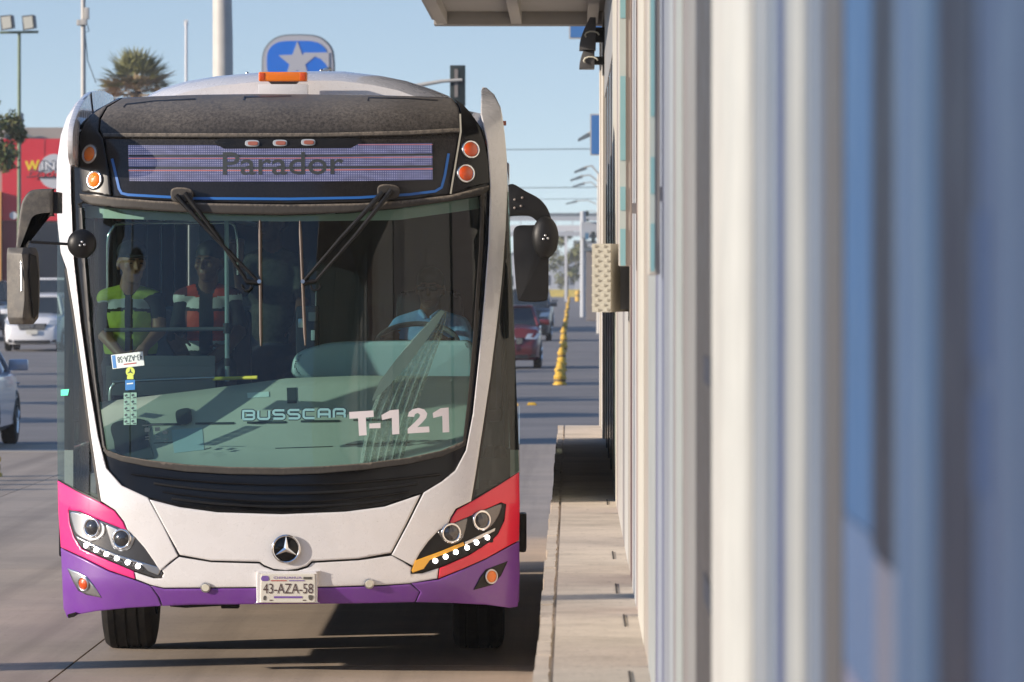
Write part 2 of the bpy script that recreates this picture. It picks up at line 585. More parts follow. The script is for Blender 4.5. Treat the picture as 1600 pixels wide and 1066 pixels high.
# ================================================================== THE SETTING
# ground, road of concrete slabs, asphalt beyond, raised platform edge
mat('earth', (0.24, 0.20, 0.155), 0.95, var=0.2, vscale=0.3)
mat('concrete_road', (0.43, 0.345, 0.265), 0.82, tracks=0.6, speck=0.7, speck_scale=24, var=0.10, vscale=0.9, bump=0.25, bscale=55, dirt=(0.20, 0.175, 0.15), dscale=0.55, damt=0.45, objvar=0.025)
mat('joint_fill', (0.06, 0.05, 0.042), 0.95)
mat('asphalt', (0.215, 0.195, 0.18), 0.85, var=0.14, vscale=0.5, bump=0.3, bscale=40, dirt=(0.12, 0.115, 0.11), dscale=0.2, damt=0.6)
mat('gutter_concrete', (0.36, 0.33, 0.29), 0.85, var=0.12, vscale=1.5)
mat('platform_concrete', (0.62, 0.535, 0.44), 0.85, speck=0.6, speck_scale=30, var=0.10, vscale=2.2, bump=0.3, bscale=45, dirt=(0.28, 0.24, 0.19), dscale=1.6, damt=0.6, objvar=0.05)
mat('kerb_paint', (0.62, 0.48, 0.10), 0.8, var=0.2, vscale=2)

g = mesh('ground', [(-1500, -1500, -0.05), (1500, -1500, -0.05), (1500, 2600, -0.05), (-1500, 2600, -0.05)], [(0, 1, 2, 3)], 'earth')
tag(g, kind='structure')
rd = mesh('road', [(-17.6, -6, -0.02), (0.4, -6, -0.02), (0.4, 76, -0.02), (-17.6, 76, -0.02)], [(0, 1, 2, 3)], 'joint_fill')
tag(rd, kind='structure')
SL, SW = 5.43, 2.93
sb = bmesh.new()
bm_box(sb, (-SW / 2 + .007, -SL / 2 + .005, -0.03), (SW / 2 - .007, SL / 2 - .005, 0.0))
slab_me = bpy.data.meshes.new('slab'); sb.to_mesh(slab_me); sb.free()
slab_me.materials.append(M('concrete_road'))
k = 0
for i in range(-2, 13):
    for j in range(-4, 1):
        yc = 32.52 + SL * (i + .5) - SL * 2
        xc = -2.87 + SW * (j + .5) + (SW if False else 0)
        if xc - SW / 2 > 0.2 or yc + SL / 2 > 76.2:
            continue
        o = bpy.data.objects.new('slab', slab_me)
        COL.objects.link(o)
        o.parent = rd
        o.location = (xc, yc, 0)
asp = mesh('asphalt_road', [(-34, 75.9, -0.012), (60, 75.9, -0.012), (60, 1500, -0.012), (-34, 1500, -0.012)], [(0, 1, 2, 3)], 'asphalt')
tag(asp, kind='structure')
gt = box('gutter', (-17.6, 72.6, -0.2), (-3.2, 73.6, 0.012), 'gutter_concrete', bevel=0.01)
tag(gt, kind='structure')
st = mesh('pavement', [(-40, -6, 0.06), (-17.6, -6, 0.06), (-17.6, 74, 0.06), (-40, 74, 0.06),
                      (-40, -6, -0.1), (-17.6, -6, -0.1), (-17.6, 74, -0.1), (-40, 74, -0.1)],
          [(0, 1, 2, 3), (1, 5, 6, 2), (3, 2, 6, 7)], 'gutter_concrete')
tag(st, kind='structure')

# raised platform: thin concrete ledge, edge strip with a ragged joint, slabs
LZ, LX0, LXS, LX1 = 0.96, -0.118, -0.066, 0.40
pf = box('platform', (LX0 + 0.035, -4, -0.02), (3.2, 48.55, LZ - 0.012), 'platform_concrete')
tag(pf, kind='structure')
y = -4.0
while y < 48.5:
    ln = random.choice((1.45, 1.5, 1.55))
    y1 = min(y + ln, 48.6)
    box('slab', (LXS + 0.006, y + 0.002, LZ - 0.08), (LX1, y1 - 0.002, LZ), 'platform_concrete', pf)
    y = y1
y = -4.0
while y < 48.5:
    ln = random.uniform(0.5, 1.0)
    y1 = min(y + ln, 48.6)
    dx = random.uniform(-0.006, 0.006)
    # ragged inner edge towards the joint
    bm = bmesh.new()
    n = 5
    top, bot = [], []
    out = [(LX0 + dx, y + .003), (LX0 + dx, y1 - .003)]
    inn = [(LXS - 0.004 - random.uniform(0, 0.007), y1 - .003 - (y1 - y - .006) * q / n) for q in range(n + 1)]
    ring = out + inn
    zt = LZ + random.uniform(-0.006, 0.001)
    tv = [bm.verts.new((a, b, zt)) for a, b in ring]
    bv = [bm.verts.new((a, b, LZ - 0.28)) for a, b in ring]
    bm.faces.new(tv); bm.faces.new(bv[::-1])
    for q in range(len(ring)):
        r = (q + 1) % len(ring)
        bm.faces.new((tv[q], bv[q], bv[r], tv[r]))
    bm_obj('edge_block', bm, 'platform_concrete', pf)
    y = y1
# lifting-loop slots cast into the ledge beside the wall (dark narrow cuts)
for (px, py) in ((958, 868), (963, 920), (976, 970), (985, 1062), (949, 785)):
    Y = F * (H - LZ) / (py - VY)
    X = (px - VX) * Y / F
    box('joint_strip', (X - 0.004, Y - 0.35, LZ - 0.01), (X + 0.003, Y + 0.35, LZ + 0.003), 'joint_fill', pf)

# ------------------------------------------------------------------ the station
WX = 0.246
mat('cladding_white', (0.50, 0.475, 0.43), 0.42, var=0.06, vscale=3, dirt=(0.45, 0.38, 0.30), dscale=5, damt=0.25, rvar=0.1)
mat('cladding_cream', (0.48, 0.44, 0.38), 0.5, var=0.06, vscale=3)
mat('cladding_grey', (0.26, 0.255, 0.25), 0.45, var=0.08, vscale=3)
mat('taupe_steel', (0.13, 0.115, 0.10), 0.55, var=0.12, vscale=6)
mat('brown_steel', (0.24, 0.21, 0.19), 0.5, var=0.1, vscale=6)
mat('blue_panel', (0.10, 0.235, 0.44), 0.42, var=0.18, vscale=2.0, rvar=0.1)
mat('steel_blue_panel', (0.085, 0.19, 0.30), 0.42, var=0.15, vscale=3)
mat('slate_panel', (0.155, 0.20, 0.285), 0.45, var=0.14, vscale=2.5)
mat('greyblue_panel', (0.29, 0.32, 0.36), 0.45, var=0.1, vscale=3)
mat('navy_panel', (0.018, 0.028, 0.065), 0.4, var=0.2, vscale=3)
mat('lilac_panel', (0.34, 0.31, 0.38), 0.5, var=0.12, vscale=3)
mat('door_glass_dark', (0.012, 0.016, 0.030), 0.12, coat=0.4)
mat('canopy_grey', (0.30, 0.285, 0.265), 0.6, var=0.06, vscale=4)
mat('canopy_rafter', (0.38, 0.355, 0.32), 0.6, var=0.06, vscale=4)
mat('sign_cyan', (0.24, 0.46, 0.50), 0.5, var=0.06, vscale=6)
mat('sign_pale', (0.46, 0.54, 0.52), 0.5, var=0.06, vscale=6)
mat('lamp_grey', (0.085, 0.083, 0.085), 0.5)

station = thing('bus_station', 'long white clad bus station with vertical panels along the raised platform', 'station', loc=(1.6, 26, LZ), world_built=True)
def zof(px, X=WX):
    return X * F / (px - VX)
def wall_seg(name, y0, y1, m, x=WX, top=4.30, depth=0.12, bot=LZ, bevel=0.004):
    return box(name, (x, min(y0, y1), bot), (x + depth, max(y0, y1), top), m, station, bevel, 1)
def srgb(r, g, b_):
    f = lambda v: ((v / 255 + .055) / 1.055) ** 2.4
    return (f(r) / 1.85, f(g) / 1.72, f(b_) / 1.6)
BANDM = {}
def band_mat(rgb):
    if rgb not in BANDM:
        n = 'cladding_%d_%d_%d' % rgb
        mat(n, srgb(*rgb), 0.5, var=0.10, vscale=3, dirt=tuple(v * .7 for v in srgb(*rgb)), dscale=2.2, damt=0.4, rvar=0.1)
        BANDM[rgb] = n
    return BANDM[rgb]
# cladding strips seen very obliquely, shade and sky reflection set into their colours: (photo x from, to, colour, proud by mm, part name)
STRIPS = [(957, 963.5, (240, 228, 208), 3, 'post'), (963.5, 966, (196, 180, 174), 0, 'joint_strip'), (966, 973, (222, 212, 200), 1, 'wall_panel'), (973, 976, (170, 160, 155), 0, 'joint_strip'),  # mauve strip after the first post is a painted shadow line
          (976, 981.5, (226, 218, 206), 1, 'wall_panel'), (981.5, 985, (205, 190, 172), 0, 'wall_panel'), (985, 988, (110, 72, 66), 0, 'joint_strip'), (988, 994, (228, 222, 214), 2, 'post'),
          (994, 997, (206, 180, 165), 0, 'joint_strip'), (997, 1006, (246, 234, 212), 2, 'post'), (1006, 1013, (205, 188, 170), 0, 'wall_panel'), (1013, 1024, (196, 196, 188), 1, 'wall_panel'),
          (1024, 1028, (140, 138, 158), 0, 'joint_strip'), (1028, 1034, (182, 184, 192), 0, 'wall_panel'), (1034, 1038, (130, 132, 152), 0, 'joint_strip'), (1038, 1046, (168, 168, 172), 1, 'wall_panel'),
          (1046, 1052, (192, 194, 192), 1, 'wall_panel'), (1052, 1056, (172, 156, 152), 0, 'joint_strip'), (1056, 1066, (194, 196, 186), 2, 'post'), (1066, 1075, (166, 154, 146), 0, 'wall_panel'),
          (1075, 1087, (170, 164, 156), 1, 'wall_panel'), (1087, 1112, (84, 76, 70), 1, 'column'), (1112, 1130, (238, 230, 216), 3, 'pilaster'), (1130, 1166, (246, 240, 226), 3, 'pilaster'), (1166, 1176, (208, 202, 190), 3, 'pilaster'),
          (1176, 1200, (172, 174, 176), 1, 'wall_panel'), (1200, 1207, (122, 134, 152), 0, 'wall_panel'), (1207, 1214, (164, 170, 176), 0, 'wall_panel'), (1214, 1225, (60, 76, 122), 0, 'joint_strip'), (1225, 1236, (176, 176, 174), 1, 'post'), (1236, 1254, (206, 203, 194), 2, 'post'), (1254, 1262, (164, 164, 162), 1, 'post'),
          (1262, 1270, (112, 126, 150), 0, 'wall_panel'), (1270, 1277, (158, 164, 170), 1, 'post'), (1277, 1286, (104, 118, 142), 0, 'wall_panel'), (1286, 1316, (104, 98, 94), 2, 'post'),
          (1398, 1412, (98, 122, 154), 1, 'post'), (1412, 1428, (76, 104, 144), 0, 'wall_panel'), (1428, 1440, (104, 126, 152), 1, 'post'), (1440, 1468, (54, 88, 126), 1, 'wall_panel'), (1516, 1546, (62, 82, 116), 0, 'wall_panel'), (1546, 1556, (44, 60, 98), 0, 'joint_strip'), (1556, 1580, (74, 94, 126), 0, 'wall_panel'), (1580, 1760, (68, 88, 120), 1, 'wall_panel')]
for a, b_, rgb, mm, nm in STRIPS:
    x = WX - mm * 0.001
    wall_seg(nm, zof(a, x), zof(b_, x), band_mat(rgb), x, bevel=0.0)
# door leaf with blue glazing over a lilac-grey kick panel, navy panels painted for the shade in gaps beside it
wall_seg('door_glazing', zof(1316), zof(1366), band_mat((66, 108, 156)), WX, bot=2.00, bevel=0)
wall_seg('blend_panel', zof(1316), zof(1366), band_mat((98, 122, 160)), WX - 0.0005, bot=1.865, top=1.998, bevel=0)  # middle tone added to soften blue into lilac
wall_seg('kick_panel', zof(1316), zof(1366), band_mat((142, 142, 168)), WX, top=1.863, bevel=0)
wall_seg('painted_gap', zof(1364), zof(1400), band_mat((14, 20, 42)), WX - 0.0012, bot=1.99, bevel=0)
wall_seg('kick_panel', zof(1366), zof(1398), band_mat((122, 122, 138)), WX, top=1.985, bevel=0)
wall_seg('painted_gap', zof(1464, WX - .0012), zof(1522, WX - .0012), band_mat((12, 17, 44)), WX - 0.0012, bevel=0)
for z0, z1 in ((2.16, 2.25), (2.08, 2.14)):
    wall_seg('door_plate', zof(1512), zof(1542), band_mat((46, 74, 118)), WX - 0.001, bot=z0, top=z1, bevel=0)
for zb in (1.62, 2.02, 1.28):
    box('bracket', (WX - 0.004, 9.95, zb), (WX - 0.0015, 10.5, zb + 0.05), 'interior_dark', station)
corrug = None
def corrugated(y0, y1, m, pitch=0.32, dep=0.028, x=WX, top=4.30):
    """One trapezoid-ribbed sheet."""
    n = max(2, round((y1 - y0) / pitch))
    p = (y1 - y0) / n
    prof_ = []
    for i in range(n):
        s = y0 + i * p
        prof_ += [(x + dep, s), (x + dep, s + p * .34), (x, s + p * .46), (x, s + p * .88)]
    prof_.append((x + dep, y1))
    vs, fs = [], []
    for X, Y in prof_:
        vs += [(X, Y, LZ), (X, Y, top)]
    for i in range(len(prof_) - 1):
        fs.append((2 * i, 2 * i + 1, 2 * i + 3, 2 * i + 2))
    vs += [(x + dep + .05, y1, LZ), (x + dep + .05, y1, top), (x + dep + .05, y0, LZ), (x + dep + .05, y0, top)]
    q = len(prof_) * 2
    fs += [(q - 2, q - 1, q + 1, q), (q, q + 1, q + 3, q + 2), (q + 2, q + 3, 1, 0)]
    return mesh('wall_panel', vs, fs, m, station)
# boarding doors in the bus's shadow: dark sliding leaves between slim white posts
for y0, y1 in ((34.9, 37.2), (37.3, 39.6), (39.7, 42.0), (42.1, 44.4)):
    wall_seg('door_leaf', y0, y1, 'door_glass_dark', WX + 0.012, top=3.62, depth=0.03)
    wall_seg('door_edge', y0 - 0.04, y0 + 0.01, 'lamp_grey', WX + 0.004, top=3.62, depth=0.05)
wall_seg('door_header', 34.8, 44.5, 'cladding_grey', WX + 0.006, bot=3.625, top=4.30)
wall_seg('post', 44.5, 44.75, 'cladding_cream', WX - 0.01)
corrugated(44.8, 48.1, 'cladding_white', pitch=0.42)
wall_seg('post', 48.1, 48.5, 'cladding_white', WX - 0.015, depth=0.25)
# back of the building so it is a volume
box('rear_wall', (3.0, -4, LZ), (3.15, 48.4, 4.3), 'cladding_grey', station)
box('end_wall', (WX + 0.3, 48.15, LZ), (3.0, 48.38, 4.3), 'cladding_white', station)
wall_seg('wall_panel', -4, zof(1760), 'slate_panel', WX)
# canopy over the kerb lane, with rafters under the deck
can = box('canopy', (-1.16, -2, 4.47), (3.2, 48.3, 4.55), 'canopy_grey', station)
box('fascia', (-1.17, 48.1, 4.36), (3.2, 48.42, 4.47), 'canopy_grey', can, bevel=0.006)
box('fascia', (-1.185, -2, 4.40), (-1.15, 48.08, 4.60), 'canopy_grey', can)
for i in range(12):
    for xx in (-1.12, -0.50, 0.12):
        pass
for xx in (-1.10, -0.47, 0.17):
    box('rafter', (xx - 0.045, -1.9, 4.365), (xx + 0.045, 48.08, 4.468), 'canopy_rafter', can, bevel=0.004)
box('eaves_beam', (WX + 0.01, -2, 4.302), (WX + 0.25, 48.05, 4.36), 'cladding_grey', station)

# blade signs hanging on the wall
def blade_sign(label, y0, y1, zlo, squares, x0, x1):
    t = thing('blade_sign', label, 'sign', 'blade signs on the station wall', loc=((x0 + x1) / 2, y0, zlo), world_built=True)
    box('board', (x0, y0, zlo), (x1, y1, 4.25), 'cladding_white', t, bevel=0.006)
    box('face', (x0 + 0.004, y0 - 0.004, zlo + 0.02), (x0 + (x1 - x0) * .55, y0 - 0.001, 4.24), 'sign_pale', t)
    for z0, z1 in squares:
        box('cyan_square', (x0 + 0.006, y0 - 0.0075, z0), (x0 + (x1 - x0) * .53, y0 - 0.005, z1), 'sign_cyan', t)
    box('hanger', (x1 - 0.002, y0 + 0.01, zlo + 0.2), (WX + 0.02, y1 - 0.01, zlo + 0.24), 'steel', t)
    return t
blade_sign('pale cyan blade sign beside the perforated box on station wall', 21.6, 21.72, H + 20 * 21.6 / F, [(2.26, 2.40), (2.47, 2.56), (2.66, 2.98), (3.2, 3.5)], 0.177, 0.226)
blade_sign('blurred cyan blade sign nearer the camera on station wall', 15.4, 15.55, H + 6 * 15.4 / F, [(2.23, 2.36), (2.44, 2.54), (2.65, 3.2)], 0.206, 0.238)

# perforated box on the wall
spk = thing('wall_box', 'beige perforated metal box fixed to the station wall', 'wall box', loc=(0.16, 24.3, 2.06), world_built=True)
Yb = 24.3
a0, a1 = P(925, 381, Yb), P(969, 488, Yb)
m0, m1 = P(954, 381, Yb), P(953, 488, Yb)
bm = bmesh.new()
ring = [(a0.x, Yb), (m0.x, Yb), (WX, Yb + 0.55), (a0.x + 0.02, Yb + 0.55)]
for z in (a1.z, a0.z):
    pass
tv = [bm.verts.new((x, yv, a0.z)) for x, yv in ring]; bv = [bm.verts.new((x, yv, a1.z)) for x, yv in ring]
bm.faces.new(tv); bm.faces.new(bv[::-1])
for q in range(4):
    bm.faces.new((tv[q], bv[q], bv[(q + 1) % 4], tv[(q + 1) % 4]))
bm_obj('housing', bm, 'beige_metal', spk)
box('back_plate', (m0.x + 0.012, Yb + 0.30, a1.z + 0.01), (WX + 0.03, Yb + 0.50, a0.z - 0.02), 'greyblue_panel', spk)
# raised diamonds of the expanded-metal face
rows = 14
for r_ in range(rows):
    for c_ in range(2):
        cx = a0.x + (m0.x - a0.x) * ((c_ + (0.28 if r_ % 2 else 0.62)) / 2.0)
        cz = a1.z + (a0.z - a1.z) * (r_ + .5) / rows
        w, hh = 0.017, 0.0065
        mesh('perforation', [(cx - w, Yb - 0.002, cz), (cx, Yb - 0.003, cz - hh), (cx + w, Yb - 0.002, cz), (cx, Yb - 0.002, cz + hh), (cx, Yb - 0.006, cz + hh * .9)],
             [(0, 1, 4), (1, 2, 4), (2, 3, 4), (3, 0, 4)], 'beige_metal', spk)

# two wall lamps under the canopy
def wall_lamp(label, px0, px1, py0, py1, Y, bulge):
    p0, p1 = P(px0, py0, Y), P(px1, py1, Y)
    t = thing('wall_lamp', label, 'wall lamp', 'lamps on the station wall', loc=(WX, Y, p1.z), world_built=True)
    n = 8
    poly = [Vector((p1.x, Y, p0.z))]
    for i in range(n + 1):
        a = i / n
        poly.append(Vector((p1.x + (p0.x - p1.x) * (bulge + (1 - bulge) * math.sin(a * math.pi / 2)), Y, p0.z + (p1.z - p0.z) * a)))
    poly.append(Vector((p1.x, Y, p1.z)))
    prism('shade', poly, Vector((0, 0.30, 0)), 'lamp_grey', t, bevel=0.006)
    box('mount', (p1.x - 0.005, Y + 0.05, p1.z + (p0.z - p1.z) * .25), (WX + 0.02, Y + 0.2, p1.z + (p0.z - p1.z) * .7), 'black_plastic', t)
    bm = bmesh.new()
    cx = p1.x + 0.0
    bm_tube(bm, [(cx - 0.03 + 0.055 * math.cos(q), Y - 0.012, p1.z + (p0.z - p1.z) * .45 + 0.03 * math.sin(q)) for q in [i * math.pi / 5 for i in range(7)]], 0.007, 6)
    bm_obj('cable', bm, 'beige_metal', t, smooth=True)
wall_lamp('larger grey wall lamp under the canopy, above a smaller one', 905, 931, 27, 78, 44.3, 0.35)
wall_lamp('smaller grey wall lamp below the larger one near the canopy', 905, 929, 80, 107, 44.35, 0.75)
# ================================================================== THE BUS
BXC = -1.573                    # bus centre line at the nose
NOSE = 31.5
bus = thing('city_bus', 'white pink and purple city bus with lit headlights facing the camera', 'bus', loc=(-1.6, 34.1, 0), world_built=True)

_pz = np.array([0.30, 0.38, 0.55, 0.90, 1.10, 1.165, 1.6, 2.0, 2.66, 3.0, 3.08, 3.15, 3.21, 3.245, 3.27, 3.32])
_py = np.array([0.09, 0.05, 0.0, 0.0, 0.018, 0.03, 0.072, 0.112, 0.185, 0.245, 0.30, 0.39, 0.54, 0.70, 0.95, 1.5])
_d = np.diff(_py) / np.diff(_pz)
_h = np.diff(_pz)
_m = np.zeros(len(_pz))
_m[0], _m[-1] = _d[0], _d[-1]
for i in range(1, len(_pz) - 1):
    if _d[i - 1] * _d[i] <= 0:
        _m[i] = 0
    else:
        w1, w2 = 2 * _h[i] + _h[i - 1], _h[i] + 2 * _h[i - 1]
        _m[i] = (w1 + w2) / (w1 / _d[i - 1] + w2 / _d[i])
def prof(z):
    z = min(max(z, _pz[0]), _pz[-1] - 1e-6)
    i = int(np.searchsorted(_pz, z, side='right')) - 1
    t = (z - _pz[i]) / _h[i]
    return ((1 + 2 * t) * (1 - t) ** 2 * _py[i] + t * (1 - t) ** 2 * _h[i] * _m[i] + t * t * (3 - 2 * t) * _py[i + 1] + t * t * (t - 1) * _h[i] * _m[i + 1])
def plan(x):
    u = abs((x - BXC) / 1.295)
    return 0.19 * u * u + 0.20 * u ** 8
def S(x, z):
    return NOSE + plan(x) + prof(z)
def onS(px, py, off=0.0):
    Y = NOSE + 0.2
    for _ in range(14):
        x = (px - VX) * Y / F
        z = H - (py - VY) * Y / F
        Y = 0.5 * Y + 0.5 * (S(x, z) - off)
    x = (px - VX) * Y / F
    z = H - (py - VY) * Y / F
    return Vector((x, Y, z))
def nrm(x, z, e=0.012):
    return Vector(((S(x + e, z) - S(x - e, z)) / (2 * e), -1.0, (S(x, z + e) - S(x, z - e)) / (2 * e))).normalized()

def densify(poly, step, closed=True):
    out = []
    n = len(poly)
    for i in range(n if closed else n - 1):
        a, b = poly[i], poly[(i + 1) % n]
        d = math.hypot(b[0] - a[0], b[1] - a[1])
        k = max(1, int(math.ceil(d / step)))
        for j in range(k):
            t = j / k
            out.append((a[0] + (b[0] - a[0]) * t, a[1] + (b[1] - a[1]) * t))
    if not closed:
        out.append(poly[-1])
    return out
def rounded(poly, sharp=()):
    """Catmull-Rom through an outline; indices in sharp stay corners."""
    n = len(poly)
    out = []
    for i in range(n):
        p0, p1, p2, p3 = poly[i - 1], poly[i], poly[(i + 1) % n], poly[(i + 2) % n]
        if i in sharp: p0 = p1
        if (i + 1) % n in sharp: p3 = p2
        for j in range(5):
            t = j / 5
            out.append(tuple(0.5 * (2 * p1[k] + (p2[k] - p0[k]) * t + (2 * p0[k] - 5 * p1[k] + 4 * p2[k] - p3[k]) * t * t + (3 * p1[k] - p0[k] - 3 * p2[k] + p3[k]) * t ** 3) for k in (0, 1)))
    return out
def inside(pt, poly):
    x, y = pt
    c = False
    j = len(poly) - 1
    for i in range(len(poly)):
        xi, yi = poly[i]; xj, yj = poly[j]
        if (yi > y) != (yj > y) and x < (xj - xi) * (y - yi) / (yj - yi) + xi:
            c = not c
        j = i
    return c
def area2(poly):
    return sum(poly[i][0] * poly[(i + 1) % len(poly)][1] - poly[(i + 1) % len(poly)][0] * poly[i][1] for i in range(len(poly)))

def panel(name, outline, m, parent=bus, off=0.0, thick=0.025, step=9, holes=(), edge=2.2, tilt=0.55, fn=None, nfn=None):
    """A body panel: outline in photo pixels laid onto the curved front, with soft edges and real thickness."""
    fn = fn or (lambda a, b: onS(a, b, off))
    nfn = nfn or (lambda p: nrm(p.x, p.z))
    outl = densify(list(outline), step)
    if area2(outl) < 0:
        outl = outl[::-1]
    rings = [outl] + [densify(list(h), step) for h in holes]
    pts, cons, tiltdir = [], [], {}
    for ri, rg in enumerate(rings):
        sgn = 1
        a = area2(rg)
        s = len(pts)
        n = len(rg)
        for i, p in enumerate(rg):
            q0, q1 = rg[i - 1], rg[(i + 1) % n]
            dx, dy = q1[0] - q0[0], q1[1] - q0[1]
            l = math.hypot(dx, dy) or 1
            nx, ny = dy / l, -dx / l                 # outward of a positively wound ring
            if a < 0: nx, ny = -nx, -ny
            if ri > 0: nx, ny = -nx, -ny
            tiltdir[len(pts)] = (nx, ny)
            pts.append(p)
            cons.append((s + i, s + (i + 1) % n))
    def ok(p):
        return inside(p, rings[0]) and not any(inside(p, h) for h in rings[1:])
    extra = []
    if edge:
        for idx, (nx, ny) in list(tiltdir.items()):
            p = pts[idx]
            q = (p[0] - nx * edge, p[1] - ny * edge)
            if ok(q): extra.append(q)
    xs = [p[0] for p in outl]; ys = [p[1] for p in outl]
    allb = [p for rg in rings for p in rg]
    yy = min(ys) + step * .5
    row = 0
    barr = np.array(allb)
    while yy < max(ys):
        xx = min(xs) + step * (.25 + .5 * (row % 2))
        while xx < max(xs):
            if ok((xx, yy)) and np.min(np.abs(barr[:, 0] - xx) + np.abs(barr[:, 1] - yy)) > step * .55:
                extra.append((xx, yy))
            xx += step
        yy += step
        row += 1
    vin = [Vector(p) for p in pts + extra]
    vo, eo, fo, ov, oe, of = mgeo.delaunay_2d_cdt(vin, cons, [], 0, 1e-5)
    verts = [fn(v.x, v.y) for v in vo]
    norms = []
    inv = {}
    for k, lst in enumerate(ov):
        for q in lst:
            inv[k] = min(q, inv.get(k, 10 ** 9))
    for k, p in enumerate(verts):
        n = nfn(p)
        q = inv.get(k)
        if q in tiltdir and edge:
            nx, ny = tiltdir[q]
            n = (n + Vector((nx, 0, -ny)) * tilt).normalized()
        norms.append(n)
    faces = []
    for f in fo:
        c = (sum(vo[i].x for i in f) / 3, sum(vo[i].y for i in f) / 3)
        if ok(c):
            a, b, c_ = (verts[i] for i in f)
            if (b - a).cross(c_ - a).y > 0: f = f[::-1]
            faces.append(tuple(f))
    # skirts straight back
    back = {}
    q2v = {q: k for k, q in inv.items()}
    for a, b in cons:
        va, vb = q2v.get(a), q2v.get(b)
        if va is None or vb is None or va == vb: continue
        nx, ny = tiltdir[a]
        nn = Vector((nx, -0.25, -ny)).normalized()
        i0 = len(verts)
        pa, pb = verts[va], verts[vb]
        dv = Vector((0, thick, 0))
        verts += [pa, pb, pb + dv, pa + dv]
        norms += [nn] * 4
        f = (i0, i0 + 1, i0 + 2, i0 + 3)
        if (verts[f[1]] - verts[f[0]]).cross(verts[f[2]] - verts[f[0]]).dot(nn) < 0: f = f[::-1]
        faces.append(f)
    return mesh(name, verts, faces, m, parent, smooth=True, normals=norms)

def ribbon(name, line, width, m, parent, off, step=6):
    """A flat strip of given photo-pixel width along a line on the front."""
    ln = densify(list(line), step, closed=False)
    vs, fs, ns = [], [], []
    for i, p in enumerate(ln):
        a, b = ln[max(i - 1, 0)], ln[min(i + 1, len(ln) - 1)]
        dx, dy = b[0] - a[0], b[1] - a[1]
        l = math.hypot(dx, dy) or 1
        w = width(i / max(1, len(ln) - 1)) if callable(width) else width
        for s in (-1, 1):
            v = onS(p[0] - dy / l * w / 2 * s, p[1] + dx / l * w / 2 * s, off)
            vs.append(v); ns.append(nrm(v.x, v.z))
        if i:
            fs.append((2 * i - 2, 2 * i - 1, 2 * i + 1, 2 * i))
    return mesh(name, vs, fs, m, parent, smooth=True, normals=ns)

def disc_on(name, px, py, rpx, m, parent, off=0.004, depth=0.012, seg=24, dome=0.0, n=None):
    c = onS(px, py, off)
    n = n or nrm(c.x, c.z)
    r = rpx * c.y / F
    x, y = _frame(n)
    bm = bmesh.new()
    rings = []
    prof_ = [(1.0, -depth), (1.0, 0.0), (0.93, depth * .25)] + ([(0.7, depth * .25 + dome * .5), (0.35, depth * .25 + dome * .9)] if dome else [])
    for rr, hh in prof_:
        rings.append([bm.verts.new(c + (x * math.cos(2 * math.pi * k / seg) + y * math.sin(2 * math.pi * k / seg)) * r * rr + n * hh) for k in range(seg)])
    for i in range(len(rings) - 1):
        for k in range(seg):
            bm.faces.new((rings[i][k], rings[i][(k + 1) % seg], rings[i + 1][(k + 1) % seg], rings[i + 1][k]))
    top = bm.verts.new(c + n * (depth * .25 + dome))
    for k in range(seg):
        bm.faces.new((rings[-1][k], rings[-1][(k + 1) % seg], top))
    return bm_obj(name, bm, m, parent, smooth=True, angle=45)
def ring_on(name, px, py, rpx, tpx, m, parent, off=0.006, n=None):
    c = onS(px, py, off)
    n = n or nrm(c.x, c.z)
    r = rpx * c.y / F; t = tpx * c.y / F
    x, y = _frame(n)
    bm = bmesh.new()
    A, B = 28, 8
    vv = [[bm.verts.new(c + (x * math.cos(2 * math.pi * i / A) + y * math.sin(2 * math.pi * i / A)) * (r + t * math.cos(2 * math.pi * j / B)) + n * (t * math.sin(2 * math.pi * j / B))) for j in range(B)] for i in range(A)]
    for i in range(A):
        for j in range(B):
            bm.faces.new((vv[i][j], vv[(i + 1) % A][j], vv[(i + 1) % A][(j + 1) % B], vv[i][(j + 1) % B]))
    return bm_obj(name, bm, m, parent, smooth=True)

def text_mesh(name, s, x0, x1, ybase, ytop, m, parent, fn, weight=0.0, shear=0.0, flip=False, slope=0.0, space=1.0, rot180=False):
    """Built-in lettering fitted to a photo rectangle (cap height ybase-ytop), laid by fn(px,py)."""
    cu = bpy.data.curves.new('tmp', 'FONT')
    cu.body = s
    cu.offset = weight
    cu.space_character = space
    cu.resolution_u = 3
    o = bpy.data.objects.new('tmp', cu)
    COL.objects.link(o)
    dg = bpy.context.evaluated_depsgraph_get()
    me = bpy.data.meshes.new_from_object(o.evaluated_get(dg))
    bpy.data.objects.remove(o)
    bpy.data.curves.remove(cu)
    bm = bmesh.new(); bm.from_mesh(me)
    bpy.data.meshes.remove(me)
    bmesh.ops.remove_doubles(bm, verts=bm.verts, dist=1e-5)
    bmesh.ops.subdivide_edges(bm, edges=[e for e in bm.edges if e.calc_length() > 0.25], cuts=1)
    bmesh.ops.triangulate(bm, faces=bm.faces)
    xs = [v.co.x for v in bm.verts]; lo, hi = min(xs), max(xs)
    cap = 0.729 if not s.islower() else 0.729
    for v in bm.verts:
        u = (v.co.x - lo) / (hi - lo)
        w = v.co.y / cap
        if rot180: u, w = 1 - u, 1 - w
        px = x0 + (x1 - x0) * u + shear * w
        py = ybase + (ytop - ybase) * w + slope * u
        v.co = fn(px, py)
    me = bpy.data.meshes.new(name)
    bm.to_mesh(me); bm.free()
    return link(name, me, m, parent)

